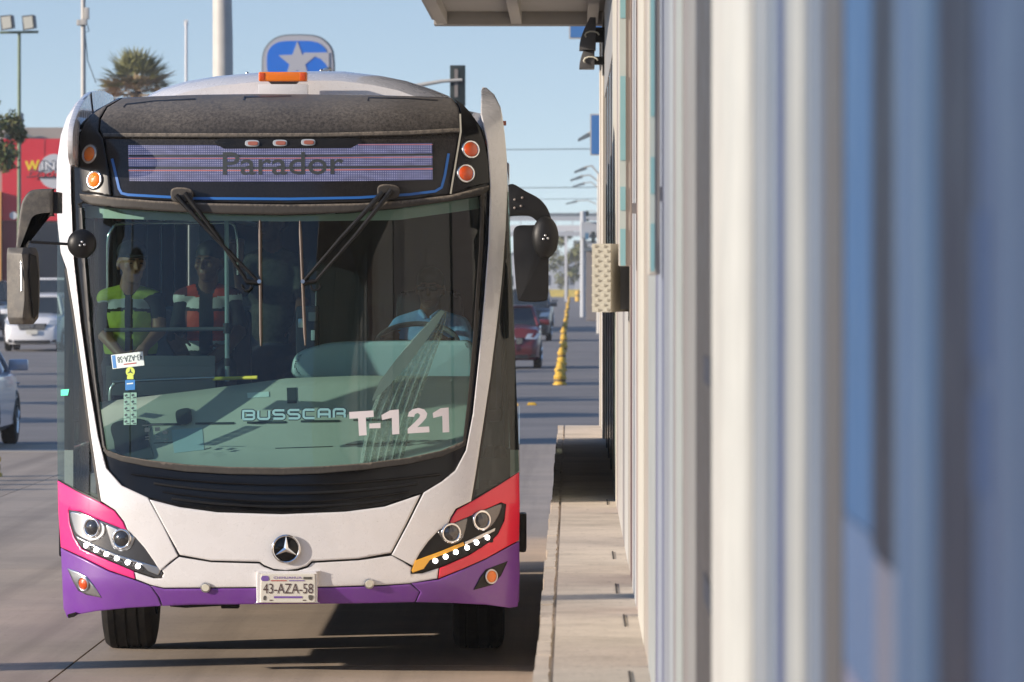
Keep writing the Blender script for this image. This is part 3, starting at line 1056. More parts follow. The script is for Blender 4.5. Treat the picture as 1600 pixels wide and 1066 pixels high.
# ---------------------------------------------------------------- outlines in the photograph's pixels
GLASS = [(128, 318), (180, 323), (250, 328), (340, 332), (440, 334), (540, 331), (620, 324), (700, 314), (751, 305), (749, 380), (744, 450), (738, 540), (731, 620), (723, 690),
         (690, 704), (640, 715), (570, 724), (500, 729), (440, 731), (360, 730), (290, 726), (230, 719), (190, 712), (166, 704), (158, 650), (150, 590), (143, 525), (136, 440), (131, 380)]
FRAME = [(112, 225), (118, 205), (130, 190), (150, 172), (185, 153), (330, 148), (560, 148), (700, 152), (735, 176), (752, 200), (762, 235), (765, 290), (763, 380), (757, 460), (748, 560),
         (739, 645), (728, 703), (711, 735), (690, 752), (660, 770), (600, 790), (540, 798), (440, 802), (340, 799), (280, 791), (232, 779), (190, 760), (166, 733), (153, 683), (140, 605), (126, 505), (115, 405), (111, 300)]
PIL_L = [(136, 145.5), (117.5, 162), (104, 184), (95, 211), (89, 252), (88, 299), (90, 350), (95, 395), (104, 420), (115, 485), (128, 575), (142, 680), (152, 745), (158, 783),
         (180, 797), (194, 815), (200, 830), (212, 840), (226, 856), (240, 876), (250, 892), (264, 880), (278, 869), (255, 822), (231, 778), (190, 759), (166, 732), (153, 682), (140, 604), (126, 504), (115, 404), (111, 308), (110, 262), (108, 242), (109, 205), (114, 181), (123, 162), (141, 146)]
PIL_R = [(754, 136.5), (760, 137), (772.5, 148), (782, 167), (785, 182), (789, 214), (792, 251), (793, 290), (790, 360), (784, 440), (776, 510), (766, 590), (754, 670), (744, 735), (736, 783),
         (712, 795), (704, 808), (699, 822), (685, 829), (669, 846), (656, 864), (645, 884), (630, 876), (612, 867), (637, 820), (662, 770), (690, 753), (711, 736), (728, 704), (739, 646), (748, 561), (757, 461), (763, 381), (766, 290), (763, 248), (761, 223), (755, 195), (751, 180), (752, 142)]
HOOD = [(234, 781), (281, 793), (340, 801), (440, 804), (540, 800), (601, 792), (657, 773), (634, 820), (611, 864), (560, 873), (487, 877), (480, 884), (465, 889), (447, 891), (428, 889), (413, 883), (406, 878), (330, 876), (281, 867), (256, 822)]
BUMPER_W = [(252, 904), (256, 896), (252, 890), (266, 881), (279, 870.5), (330, 879), (405, 881), (412, 886), (428, 892), (447, 894), (466, 892), (481, 887), (488, 880), (560, 876), (612, 868.5), (629, 878), (643, 887), (642, 897), (660, 896), (685, 888), (683, 904), (640, 911.5), (600, 914), (520, 916.5), (400, 917.5), (256, 918.5), (236, 914), (213, 905), (209.5, 894), (240, 904)]
BUMPER_P = [(236, 916), (256, 920.5), (400, 919.5), (520, 918.5), (600, 916), (641, 913), (655, 925), (648, 941), (560, 943), (440, 944), (300, 945), (254, 947), (248, 932)]
CORNER_P_L = [(95, 857), (130, 873), (170, 893), (211, 907), (235, 916), (247, 933), (252, 947), (200, 950), (150, 955), (118, 961), (105, 965), (99, 950), (97, 900)]
CORNER_P_R = [(685, 906), (722, 891), (760, 874), (811, 846), (812, 900), (809, 948), (796, 950), (760, 945), (700, 942), (650, 941), (657, 925), (643, 912)]
PINK_L = [(90, 751), (120, 768), (156, 785), (179, 799), (192, 816), (198, 829), (160, 814), (124, 799), (107, 797), (109, 818), (116, 840), (128, 858), (166, 875), (209, 893), (211, 905), (170, 891), (130, 871), (95, 855), (91, 800)]
RED_R = [(811, 738), (780, 758), (737, 784), (714, 797), (706, 809), (701, 821), (714, 815), (751, 799), (783, 785), (791, 788), (788, 814), (778, 835), (767, 846), (733, 868), (687, 888), (685, 904), (722, 889), (760, 872), (811, 844), (812, 790)]
CG_L = [(90, 352), (95, 398), (104, 422), (114, 486), (127, 576), (141, 681), (151, 746), (156, 782), (120, 765), (90, 748), (89, 600), (89, 450)]
CG_R = [(792, 300), (790, 362), (785, 441), (777, 511), (767, 591), (755, 671), (745, 736), (737, 781), (780, 756), (811, 736), (808, 640), (804, 520), (799, 400), (795, 300)]
FOREHEAD = [(191, 154), (240, 150.5), (320, 148), (405, 147), (480, 147.5), (572, 149), (650, 151.5), (706, 153), (716, 168), (720, 185), (719, 204), (640, 208), (500, 211.5), (330, 212), (220, 212), (161, 212), (156, 203), (158, 186), (168, 168)]
SIGNG = [(163, 215), (220, 214.5), (400, 214), (560, 213), (717, 207), (711, 250), (702, 303), (640, 311), (560, 316), (450, 318), (330, 316), (240, 312), (176, 307), (173, 272)]
CNR_L = [(190, 153), (168, 163), (145, 178), (133, 192), (126, 209), (123, 228), (124, 262), (128, 300), (173, 306), (170, 271), (160, 217), (153, 205), (155, 185), (166, 167)]
CNR_R = [(709, 154), (722, 162), (736, 177), (747, 196), (756, 220), (762, 250), (764, 286), (735, 294), (705, 302), (713, 252), (721, 206), (722, 185), (718, 167)]

# black frame round the windscreen, and the screen itself
panel('front_frame', FRAME, 'black_gloss', off=-0.012, thick=0.05, holes=[GLASS], step=11)
ws = panel('windshield', GLASS, 'windshield_glass', off=-0.008, thick=0.004, step=14, edge=0)
# rubber seal round the glass
panel('seal', [(166, 703), (163, 697), (161, 704), (168, 713), (190, 721), (230, 729), (290, 737), (360, 741), (440, 742), (500, 740), (570, 734), (640, 725), (692, 713), (727, 697), (729, 686), (723, 690), (690, 704), (640, 715), (570, 724), (500, 729), (440, 731), (360, 730), (290, 726), (230, 719), (190, 712)],
      'dusty_rubber', off=0.008, step=12)
panel('seal', [(751, 305), (749, 380), (744, 450), (738, 540), (731, 620), (723, 690), (727, 693), (736, 620), (743, 540), (750, 450), (755, 380), (757, 303)], 'dusty_rubber', off=0.006, step=12)
panel('seal', [(128, 325), (131, 380), (136, 440), (143, 525), (150, 590), (158, 650), (165, 700), (160, 700), (153, 650), (145, 590), (137, 525), (129, 440), (124, 380), (122, 325)], 'black_plastic', off=0.006, step=12)
# dusty bar between screen and destination sign
panel('sill_bar', [(124, 303), (180, 309), (240, 314), (330, 318), (450, 320), (560, 318), (640, 313), (704, 305), (764, 290), (763, 297), (752, 305), (700, 315), (620, 325.5), (540, 332.5), (440, 336), (340, 334), (250, 330), (180, 325), (140, 320), (126, 311)],
      'dusty_rubber', off=0.035, thick=0.05, step=9, edge=4, tilt=1.1)
# forehead, sign glass, corners
panel('forehead', FOREHEAD, 'dusty_black', off=0.012, thick=0.04, step=8, edge=3)
panel('forehead_lip', [(161, 208), (330, 208.5), (500, 208), (640, 204.5), (719, 200), (719, 207), (640, 211.5), (500, 214.5), (330, 215), (161, 214.5)], 'dusty_rubber', off=0.02, thick=0.03, edge=2, tilt=1.0)
for seam in ([(193, 168), (197, 163), (240, 158), (305, 154.5)], [(381, 157), (382, 151.5), (455, 150)], [(575, 158), (576, 152.5), (640, 154), (684, 157)]):
    ribbon('seam', seam, 2.0, 'black_plastic', bus, 0.0135)
sign = panel('destination_sign', SIGNG, 'dusty_sign', off=0.0, thick=0.03, step=10)
panel('corner_panel', CNR_L, 'dusty_black', off=0.018, thick=0.05, step=7, edge=3)
panel('corner_panel', CNR_R, 'black_gloss', off=0.018, thick=0.05, step=7, edge=3)
ribbon('trim_line', [(719, 178), (720, 206), (704, 303)], 2.6, 'beige_metal', bus, 0.022)
# LED matrix: three lit bands with red rows and dark gaps, lettering left dark
LED = lambda a, b: onS(a, b, 0.003)
panel('led_matrix', [(200, 227), (338, 227), (352, 232), (542, 231), (560, 225), (675, 224), (676, 281), (560, 283), (440, 284), (320, 284), (202, 283)], 'led_sign', sign, off=0.003, thick=0.002, step=12, edge=0)
panel('sign_visor', [(345, 216), (556, 215), (566, 222), (548, 231.5), (350, 232.5), (334, 223)], 'black_plastic', sign, off=0.012, thick=0.012, edge=1)
for ya, yb, wv, mm in ((243.5, 241.5, 3.4, 'led_off'), (247.5, 245.5, 1.2, 'led_red'), (262.5, 260, 3.6, 'led_off'), (266.5, 264, 1.8, 'led_red'), (229.0, 226.2, 1.0, 'led_red')):
    ribbon('led_row', [(201, ya), (440, ya), (676, yb)] if ya > 235 else [(560, 226.4), (676, 226)], wv, mm, sign, 0.0055, step=20)
text_mesh('lettering', 'Parador', 348, 537, 273, 236, 'led_off', sign, lambda a, b: onS(a, b, 0.0075), weight=0.008, slope=-1.0)
ribbon('tape_line', [(175, 248), (186, 295), (190, 302), (200, 304.5), (300, 310), (450, 311), (560, 309), (640, 304), (680, 299), (690, 293), (695, 275), (701, 240)], 4.0, 'blue_tape', sign, 0.006)
for px, py in ((394, 224), (437.5, 223.5), (481.5, 222.5)):
    ob = rounded([(px - 11, py), (px - 8, py - 4.5), (px + 8, py - 4.5), (px + 11, py), (px + 8, py + 4.5), (px - 8, py + 4.5)])
    mk = panel('marker_lamp', ob, 'marker_frame', off=0.018, thick=0.01, step=4, edge=1)
    panel('lens', [(px + (a - px) * .72 + 1, py + (b - py) * .62) for a, b in ob], 'marker_red', mk, off=0.023, thick=0.006, step=4, edge=1)
for px, py in ((139.5, 241), (147.5, 281), (735.5, 233.5), (728, 271)):
    mm = 'lamp_amber' if px < 400 else 'lamp_red_amber'
    lp = ring_on('corner_lamp', px, py, 13, 2.0, 'chrome' if px > 400 else 'steel', bus, 0.024)
    disc_on('lens', px, py, 11.6, mm, lp, 0.030, 0.012, dome=0.012)
    disc_on('base', px, py, 16.5, 'dusty_rubber' if px < 400 else 'black_plastic', lp, 0.020, 0.012)

# white corner pillars that sweep down into the front, with the roof fins
panel('corner_pillar', PIL_L, 'white_paint', off=0.010, thick=0.05, step=6, edge=2, tilt=0.8)
panel('corner_pillar', PIL_R, 'white_paint', off=0.010, thick=0.06, step=6, edge=2.5, tilt=0.8)
XF = -2.775
fin = rounded([(143, 145), (161, 142.5), (171, 147), (178, 156), (178, 215), (124, 262), (117, 258), (114, 240), (114, 207), (119, 184), (128, 163)], sharp=(4, 5, 6))
prism('roof_fin', [Vector((XF, XF * F / (px - VX), H - (py - VY) * (XF * F / (px - VX)) / F)) for px, py in fin], Vector((-0.03, 0, 0)), 'white_paint', bus, bevel=0.003)
finseam = [(141.5, 145), (143, 160), (145, 178)]
tube('fin_seam', [Vector((XF + 0.003, XF * F / (px - VX), H - (py - VY) * (XF * F / (px - VX)) / F)) for px, py in finseam], 0.004, 'black_plastic', bus, seg=6)
XR = -0.40
bm = bmesh.new()
fr = [(753, 139), (759, 138), (771, 149), (780.5, 168), (784, 184), (787, 214), (790, 252), (764, 252), (756, 200), (752.5, 181)]
f0 = [bm.verts.new(onS(a, b, -0.03)) for a, b in fr]
f1 = [bm.verts.new(Vector((v.co.x, v.co.y + 0.75, v.co.z - 0.12))) for v in f0]
bm.faces.new(f0); bm.faces.new(f1[::-1])
for i in range(len(fr)):
    j = (i + 1) % len(fr)
    bm.faces.new((f0[i], f0[j], f1[j], f1[i]))
bm_obj('roof_fin', bm, 'white_paint', bus)
box('side_marker', (-0.405, 32.3, P(0, 196, 32.3).z), (-0.375, 32.36, P(0, 189, 32.3).z), 'marker_red', bus)
# corner glazing
panel('corner_window', CG_L, 'corner_glass', off=0.0, thick=0.004, step=8, edge=0)
panel('corner_window', CG_R, 'corner_glass_dark', off=0.0, thick=0.004, step=8, edge=0)
ribbon('window_trim', [(90, 751), (120, 767.5), (156, 785)], 5, 'black_plastic', bus, 0.006)
ribbon('window_trim', [(811, 739), (780, 759), (737, 785)], 4, 'black_plastic', bus, 0.006)
ribbon('window_trim', [(102, 420), (113, 486), (126, 576), (140, 681), (150, 746), (155, 782)], 3, 'dusty_rubber', bus, 0.006)
ribbon('window_trim', [(791, 362), (786, 441), (778, 511), (768, 591), (756, 671), (746, 736), (738, 781)], 3, 'dusty_rubber', bus, 0.006)
cs = panel('sticker', [(95, 609), (108, 608), (106, 618), (95, 618.5)], 'sticker_mint', bus, off=0.004, thick=0.001, edge=0)
# lower body panels
panel('hood', HOOD, 'white_paint', off=0.012, thick=0.03, step=8, edge=3.2, tilt=0.9)
panel('bumper', BUMPER_W, 'white_paint', off=0.004, thick=0.04, step=8, edge=2.5, tilt=0.7)
panel('bumper_skirt', BUMPER_P, 'purple_paint', off=0.004, thick=0.06, step=8, edge=2.5, tilt=0.7)
panel('corner_skirt', CORNER_P_L, 'purple_paint', off=0.008, thick=0.06, step=8, edge=2.5, tilt=0.7)
panel('corner_skirt', CORNER_P_R, 'purple_paint', off=0.008, thick=0.06, step=8, edge=2.5, tilt=0.7)
panel('corner_wing', PINK_L, 'wing_pink', off=0.008, thick=0.05, step=7, edge=2.2, tilt=0.7)
panel('corner_wing', RED_R, 'wing_crimson', off=0.008, thick=0.05, step=7, edge=2.2, tilt=0.7)
panel('inner_structure', [(96, 760), (235, 790), (440, 810), (660, 785), (806, 750), (806, 936), (640, 934), (440, 938), (255, 940), (103, 946)], 'black_plastic', off=-0.03, thick=0.02, step=14, edge=0)
# louvres of the black grille below the screen
for i, (yl, amp) in enumerate(((742, 22), (757, 21), (770, 20), (781, 17))):
    x0, x1 = (205, 690) if i == 0 else (226 + 14 * i, 668 - 14 * i)
    ln = [(x0 + (x1 - x0) * t, yl + amp * (1 - (2 * t - 1) ** 2) * .75) for t in [q / 16 for q in range(17)]]
    up = [(a, b - 3.5) for a, b in ln]
    panel('louvre', up + ln[::-1], 'black_plastic' if i % 2 else 'black_gloss', off=0.016, thick=0.03, step=12, edge=1.5, tilt=1.0)

# ---------------------------------------------------------------- lamps
def headlight(outline, lenses, leds, bar, right):
    h = panel('headlight', rounded(outline), 'dark_chrome' if not right else 'black_plastic', bus, off=0.006, thick=0.04, step=6, edge=2, tilt=0.6)
    panel('reflector_bar', bar, 'steel', h, off=0.012, thick=0.006, step=7, edge=1.2, tilt=1.0)
    for cx, cy, surr in lenses:
        panel('bezel', rounded(surr), 'dark_chrome' if right else 'steel', h, off=0.010, thick=0.006, step=5, edge=2, tilt=1.2)
        ring_on('lens_ring', cx, cy, 14.0, 2.2, 'chrome', h, 0.016)
        disc_on('lens', cx, cy, 13.0, 'lens_dark', h, 0.014, 0.006, dome=0.016)
    for cx, cy in leds:
        panel('led_recess', rounded([(cx - 7, cy - 4), (cx + 3, cy - 6), (cx + 9, cy + 6), (cx + 2, cy + 7)]), 'black_plastic' if right else 'dark_chrome', h, off=0.0105, thick=0.004, step=4, edge=1.5, tilt=1.0)
        disc_on('led', cx, cy, 3.9, 'led_lamp', h, 0.016, 0.005, seg=14, dome=0.004)
    return h
HL = [(107, 798), (124, 800), (161, 815), (199, 830), (221, 847), (240, 873), (252, 893), (253, 900), (247.6, 903.5), (210, 892), (165, 873), (127.5, 856), (116, 839), (109, 817)]
HR = [(783, 786.5), (790, 790), (787, 813), (777.6, 834), (766, 845), (732.6, 866), (686, 886), (657.5, 894.5), (644, 896.5), (642, 892), (648, 875), (667, 845), (684, 828), (714, 815), (751, 799)]
headlight(HL, [(143.5, 824.5, [(110, 801), (126, 803), (160, 817), (164, 832), (156, 842), (140, 846), (120, 836), (113, 820)]),
               (190, 842, [(166, 821), (185, 827), (205, 836), (210, 842), (203, 857), (190, 861), (177, 856), (170, 840)])],
          [(133.5, 852.5), (149.6, 859.5), (165.6, 866), (182, 872.6), (199, 879), (215, 885)],
          [(119, 838), (135, 846), (180, 866), (246, 886), (250, 893), (247, 899), (232, 893), (222, 883), (178, 870), (134, 850), (122, 843)], False)
headlight(HR, [(705, 833, [(685, 831), (700, 822), (728, 810), (729, 820), (722, 842), (710, 850), (697, 848), (689, 840)]),
               (753, 813, [(740, 803), (760, 796), (783, 788), (782, 800), (772, 818), (758, 829), (745, 826), (738, 816)])],
          [(680.4, 876.6), (696.5, 870), (712.5, 863), (730, 856), (745, 848), (762, 840)],
          [(726, 847), (750, 836), (774, 825), (773, 830), (752, 841), (727, 852)], True)
panel('turn_strip', [(649, 876), (690, 861), (724, 847), (726, 852), (694, 866), (672, 875), (662, 889), (645, 895), (643, 892)], 'amber_strip', bus, off=0.013, thick=0.006, step=6, edge=1.2)
for dia, c, mm, lm in (([(105, 888), (121, 893), (135, 901), (146, 914.5), (158, 934), (135, 929.5), (122, 923), (114, 909)], (130, 912.6), 'steel', 'lamp_red_amber'),
                       ([(793.5, 877), (759, 890), (749.5, 903), (740, 922), (770, 914), (783, 899.5)], (768, 901), 'black_gloss', 'lamp_amber')):
    fg = panel('fog_lamp', dia, mm, bus, off=0.012, thick=0.01, step=5, edge=2.5, tilt=1.0)
    ring_on('ring', c[0], c[1], 10.5, 1.6, 'steel', fg, 0.018)
    disc_on('lens', c[0], c[1], 9.4, lm, fg, 0.018, 0.008, dome=0.01)
for px, py in ((321, 918.5), (577, 912.5)):
    sn = disc_on('parking_sensor', px, py, 8.2, 'steel', bus, 0.014, 0.02, dome=0.004)
    disc_on('cap', px, py, 6.0, 'beige_metal', sn, 0.022, 0.006, seg=16)
# side repeater lumps at the corners
for X, py, sx in ((-2.90, 845, -1), (-0.286, 838, 1)):
    c = P(0, py, 32.4)
    box('side_lamp', (X - 0.02, 32.35, c.z - 0.09), (X + 0.025, 32.6, c.z + 0.13), 'black_plastic', bus, bevel=0.015)
# emblem: ring and three-pointed star on a black disc
em = disc_on('emblem', 447, 858, 21, 'black_gloss', bus, 0.020, 0.02)
ring_on('ring', 447, 858, 21, 2.0, 'chrome', em, 0.028)
c = onS(447, 858, 0.034)
s = c.y / F
bm = bmesh.new()
top = bm.verts.new(c + Vector((0, -0.006, 0)))
outer = []
for k in range(6):
    a = math.radians(90 + 60 * k)
    r = (20.5 if k % 2 == 0 else 4.0) * s
    outer.append(bm.verts.new(c + Vector((r * math.cos(a), 0, r * math.sin(a)))))
for k in range(6):
    bm.faces.new((top, outer[k], outer[(k + 1) % 6]))
bm_obj('star', bm, 'chrome', em)
# number plate
NPY = onS(448, 917, 0.03).y
npf = lambda off: (lambda a, b: P(a, b, NPY - off))
flat = lambda p: Vector((0, -1, 0))
holder = panel('number_plate', rounded([(401, 897), (404, 893), (491, 893), (495.5, 896), (495.5, 938), (492, 942), (405, 942), (401, 939)]), 'white_paint', bus, thick=0.03, step=8, edge=2, tilt=1.0, fn=npf(0.0), nfn=flat)
panel('plate', rounded([(408, 900), (411, 897), (489, 897), (492.5, 900), (492.5, 938), (489, 941.5), (410, 941.5), (407, 938)]), 'plate_white', holder, thick=0.004, step=8, edge=1.5, tilt=0.8, fn=npf(0.004), nfn=flat)
text_mesh('lettering', '43-AZA-58', 411, 489, 927.5, 911, 'plate_ink', holder, npf(0.0065), weight=0.0)
text_mesh('lettering', 'CHIHUAHUA', 427.5, 471.5, 904.6, 900.8, 'plate_purple', holder, npf(0.0065), weight=0.012)
panel('plate_mark', rounded([(408.5, 902), (411, 900), (419, 900.5), (419.5, 907), (411, 908), (408, 906)]), 'plate_purple', holder, thick=0.001, step=5, edge=0, fn=npf(0.0062), nfn=flat)
for x0, x1, y0, y1, mm in ((423, 448, 906.8, 908.2, 'plate_red'), (451.5, 476, 906.8, 908.2, 'plate_purple'), (428, 472, 931.8, 934.8, 'plate_purple'), (421, 426, 937.3, 938.8, 'plate_ink'), (473, 478, 937.3, 938.8, 'plate_ink'), (474, 487, 901.5, 905.5, 'grey_plastic')):
    panel('plate_mark', [(x0, y0), (x1, y0), (x1, y1), (x0, y1)], mm, holder, thick=0.001, step=9, edge=0, fn=npf(0.0062), nfn=flat)
panel('plate_mark', rounded([(482, 931), (485, 930), (489, 931), (488.5, 936), (485.5, 938.5), (482.5, 936)]), 'grey_plastic', holder, thick=0.001, step=5, edge=0, fn=npf(0.0062), nfn=flat)
panel('plate_mark', rounded([(412, 932), (414.5, 931), (416, 934), (414.5, 938), (411.5, 937)]), 'grey_plastic', holder, thick=0.001, step=5, edge=0, fn=npf(0.0062), nfn=flat)

# ---------------------------------------------------------------- lettering and stickers on the screen
gs = lambda off: (lambda a, b: onS(a, b, off))
for ch, x0, x1, yb, yt in (('T', 545.5, 584, 681, 641.5), ('-', 577, 595, 676, 640), ('1', 596, 624, 678.3, 640.5), ('2', 636.5, 671, 677, 637.5), ('1', 676, 702, 675.3, 637.3)):
    if ch == '-':
        panel('lettering', [(577, 662), (594.5, 661), (594.5, 669), (577, 669.5)], 'vinyl_white', ws, off=0.001, thick=0.001, step=9, edge=0)
    elif ch == '1':
        w = x1 - x0
        panel('lettering', [(x0 + w * .48, yt + (yb - yt) * .02), (x1 - 1, yt - .5), (x1, yb), (x1 - w * .40, yb + .7), (x1 - w * .42, yt + (yb - yt) * .33), (x0 + 1, yt + (yb - yt) * .42), (x0, yt + (yb - yt) * .22)], 'vinyl_white', ws, off=0.001, thick=0.001, step=8, edge=0)
    elif ch == 'T':
        panel('lettering', [(545.5, 644), (583.5, 641.5), (584, 651.5), (571.5, 652.5), (573, 680), (561, 681), (559.5, 653.5), (546, 654.5)], 'vinyl_white', ws, off=0.001, thick=0.001, step=8, edge=0)
    else:
        panel('lettering', [(637, 651), (639, 644), (645, 639.5), (654, 637.5), (663, 640), (667.5, 646), (666, 653), (660, 660), (652, 667.5), (670.5, 666.5), (671, 675.5), (637, 677.5), (637, 670), (648, 660), (655, 652.5), (656.5, 648.5), (653, 645.5), (648.5, 647), (647, 651.5)], 'vinyl_white', ws, off=0.001, thick=0.001, step=8, edge=0)
BL = {'B': [[(0, 0), (0.85, 0), (1, .12), (1, .4), (.9, .5), (1, .6), (1, .88), (.85, 1), (0, 1), (0, 0)], [(.3, .5), (.9, .5)]],
      'U': [[(0, 1), (0, .15), (.15, 0), (.85, 0), (1, .15), (1, 1)]],
      'S': [[(1, 1), (.15, 1), (0, .87), (0, .63), (.15, .5), (.85, .5), (1, .37), (1, .13), (.85, 0), (0, 0)]],
      'C': [[(1, 1), (.15, 1), (0, .85), (0, .15), (.15, 0), (1, 0)]],
      'A': [[(0, 0), (0, .85), (.15, 1), (.85, 1), (1, .85), (1, 0)], [(0, .42), (1, .42)]],
      'R': [[(0, 0), (0, .85), (.15, 1), (.85, 1), (1, .87), (1, .6), (.85, .48), (.25, .48)], [(.85, .48), (1, .35), (1, 0)]]}
x = 380.0
for i, ch in enumerate('BUSSCAR'):
    w, hgt = 17.0, 13.0
    yb = 655.2 - i * 0.45
    for li, line in enumerate(BL[ch]):
        pts = [(x + a * w, yb - b * hgt) for a, b in line]
        ribbon('lettering', pts, 6.6, 'letter_dark', ws, 0.0006 + .0001 * li, step=3)
        ribbon('lettering', pts, 3.6, 'letter_cyan', ws, 0.0020 + .0001 * li, step=3)
    x += 23.6
# stickers in the lower left of the screen (seen on the glass)
cy = math.radians(-6.5)
def rotp(x, y, cx0=199.5, cy0=563):
    return (cx0 + x * math.cos(cy) - y * math.sin(cy), cy0 + x * math.sin(cy) + y * math.cos(cy))
panel('sticker', [rotp(-25, -11), rotp(25, -11), rotp(25, 11), rotp(-25, 11)], 'sticker_white', ws, off=-0.001, thick=0.001, edge=0, step=12)
panel('sticker', [rotp(-24, -10), rotp(-18.5, -10), rotp(-18.5, 10), rotp(-24, 10)], 'sticker_blue', ws, off=0.0, thick=0.001, edge=0, step=12)
text_mesh('lettering', '43-AZA-58', -16, 23, 3, -7, 'letter_dark', ws, lambda a, b: onS(*rotp(a, b), 0.0006), rot180=True)
panel('sticker', [rotp(-7, 5), rotp(13, 5), rotp(13, 6.6), rotp(-7, 6.6)], 'plate_red', ws, off=0.0006, thick=0.001, edge=0, step=12)
panel('sticker', [(203.5 + 7.2 * math.cos(q), 581 + 7.6 * math.sin(q)) for q in [k * math.pi / 8 for k in range(16)]], 'sticker_lime', ws, off=-0.001, thick=0.001, edge=0)
panel('sticker', [(198.5, 587.6), (208.5, 587.4), (208.5, 592.6), (198.5, 592.8)], 'sticker_lime', ws, off=-0.0012, thick=0.001, edge=0)
for k in range(3):
    a = math.radians(-90 + 120 * k)
    ribbon('lettering', [(203.5, 581), (203.5 + 5 * math.cos(a), 581 + 5 * math.sin(a))], lambda t: 2.2 * (1 - .8 * t), 'letter_dark', ws, 0.0006, step=2)
panel('sticker', [(195.5, 594), (211, 593.5), (211, 609), (195.8, 610)], 'sticker_blue', ws, off=-0.001, thick=0.001, edge=0)
ribbon('lettering', [(198, 600), (208, 599)], 2.0, 'sticker_white', ws, 0.0006)
for r_ in range(5):
    for c_ in range(2):
        X0, Y0 = 193.3 + c_ * 10.6, 614 + r_ * 10.2 - c_ * .4
        panel('sticker', [(X0, Y0), (X0 + 9.6, Y0 - .2), (X0 + 9.6, Y0 + 9.2), (X0, Y0 + 9.4)], 'sticker_green', ws, off=-0.001, thick=0.001, edge=0, step=12)
        ribbon('lettering', [(X0 + 1.6, Y0 + 4.8), (X0 + 5.2, Y0 + 3.0)], 3.0, 'letter_dark', ws, 0.0006)
        ribbon('lettering', [(X0 + 4.0, Y0 + 7.6), (X0 + 8.6, Y0 + 7.2)], 1.6, 'letter_dark', ws, 0.0006)
for x0, y0 in ((226, 668), (242, 667), (254, 672)):
    ribbon('lettering', [(x0, y0 + 4), (x0 + 8, y0 + 3.6)], 6, 'letter_dark', ws, -0.001)
    ribbon('lettering', [(x0 + 1, y0 + 15), (x0 + 9, y0 + 14.5)], 1.4, 'letter_dark', ws, -0.001)
    ribbon('lettering', [(x0 + 1, y0 + 19), (x0 + 8, y0 + 18.7)], 1.2, 'letter_dark', ws, -0.001)
ribbon('lettering', [(222, 665), (255, 663)], 1.6, 'letter_dark', ws, -0.001)

# ---------------------------------------------------------------- wipers
def wiper(base, piv, blade, elbow):
    b0 = onS(*base, 0.05)
    w = thing_part = panel('wiper', rounded([(base[0] - 16, base[1] - 6), (base[0] - 4, base[1] - 11), (base[0] + 16, base[1] - 7), (base[0] + 15, base[1] + 9), (base[0] - 12, base[1] + 11)]), 'dusty_rubber', bus, off=0.055, thick=0.05, step=6, edge=3, tilt=1.2)
    for dx, dy, ex, ey in ((-8, 2, 0, 0), (6, -2, elbow[0], elbow[1])):
        p = [onS(base[0] + dx, base[1] + dy, 0.07), onS((base[0] + dx) * .5 + (piv[0] + ex) * .5 + (3 if dx > 0 else -2), (base[1] + dy) * .5 + (piv[1] + ey) * .5, 0.065), onS(piv[0] + ex, piv[1] + ey, 0.035)]
        tube('arm', p, [0.016, 0.0105, 0.008], 'black_plastic', w, seg=8)
    c = [onS(piv[0] + elbow[0] + (14 if elbow[0] > 0 else -14) * math.cos(q) * .5, piv[1] + 6 + 7 * math.sin(q), 0.032) for q in [math.pi * k / 6 - .4 for k in range(8)]]
    tube('hose', c, 0.0055, 'black_plastic', w, seg=6)
    bar = [onS(piv[0] + elbow[0] * 1.1, piv[1] + elbow[1], 0.035), onS(piv[0], piv[1] + 1, 0.035)]
    tube('link', bar, 0.012, 'black_plastic', w, seg=8)
    disc_on('pivot', piv[0], piv[1] - 1, 3.4, 'steel', w, 0.05, 0.02, seg=12)
    top, bot = blade
    n = 10
    pts = [onS(top[0] + (bot[0] - top[0]) * t, top[1] + (bot[1] - top[1]) * t, 0.022) for t in [k / n for k in range(n + 1)]]
    tube('blade', pts, [0.004] + [0.0085] * (n - 1) + [0.004], 'wiper_brown', w, seg=8)
mat('wiper_brown', (0.10, 0.075, 0.06), 0.5, var=0.2, vscale=30)
wiper((283, 304), (405, 441), ((406, 344), (407.5, 541)), (-20, -2))
wiper((606, 299), (473, 441), ((468.5, 345), (477, 540)), (20, -2))

# ---------------------------------------------------------------- mirrors
arm = rounded([(82, 295), (61, 295.5), (46, 299), (36, 311), (31.5, 326), (27, 360), (24, 394), (29, 400), (37, 397), (43, 378), (49.5, 356), (55, 343), (66, 339), (82, 338)], sharp=(0, 13))
prism('mirror_arm', [P(a, b, 31.36) for a, b in arm], Vector((0, 0.11, 0)), 'grey_plastic', bus, bevel=0.020, seg=4)
prism('arm_joint', [P(a, b, 31.40) for a, b in ((80, 300), (90, 300), (90, 333), (80, 333))], Vector((0, 0.3, 0)), 'black_plastic', bus)
bm = bmesh.new()
rows = [(387, 1.0, 12, 36, 56), (397, 1.0, 10.5, 37, 60), (430, 1.0, 10.5, 41, 62), (470, 1.0, 11, 41, 62), (497, 1.0, 12, 38, 60), (507, 1.0, 15, 37, 52)]
Ym = 31.32
rg = []
for py, _, xa, xm, xb in rows:
    rg.append([bm.verts.new(P(xa, py, Ym)), bm.verts.new(P(xm - (3 if 395 < py < 500 else 0), py, Ym - (0.075 if 395 < py < 500 else 0.03))), bm.verts.new(P(xm + 5, py, Ym - (0.05 if 395 < py < 500 else 0.02))), bm.verts.new(P(xb, py, Ym + 0.01)), bm.verts.new(P(xb, py, Ym + 0.10)), bm.verts.new(P(xa, py, Ym + 0.10))])
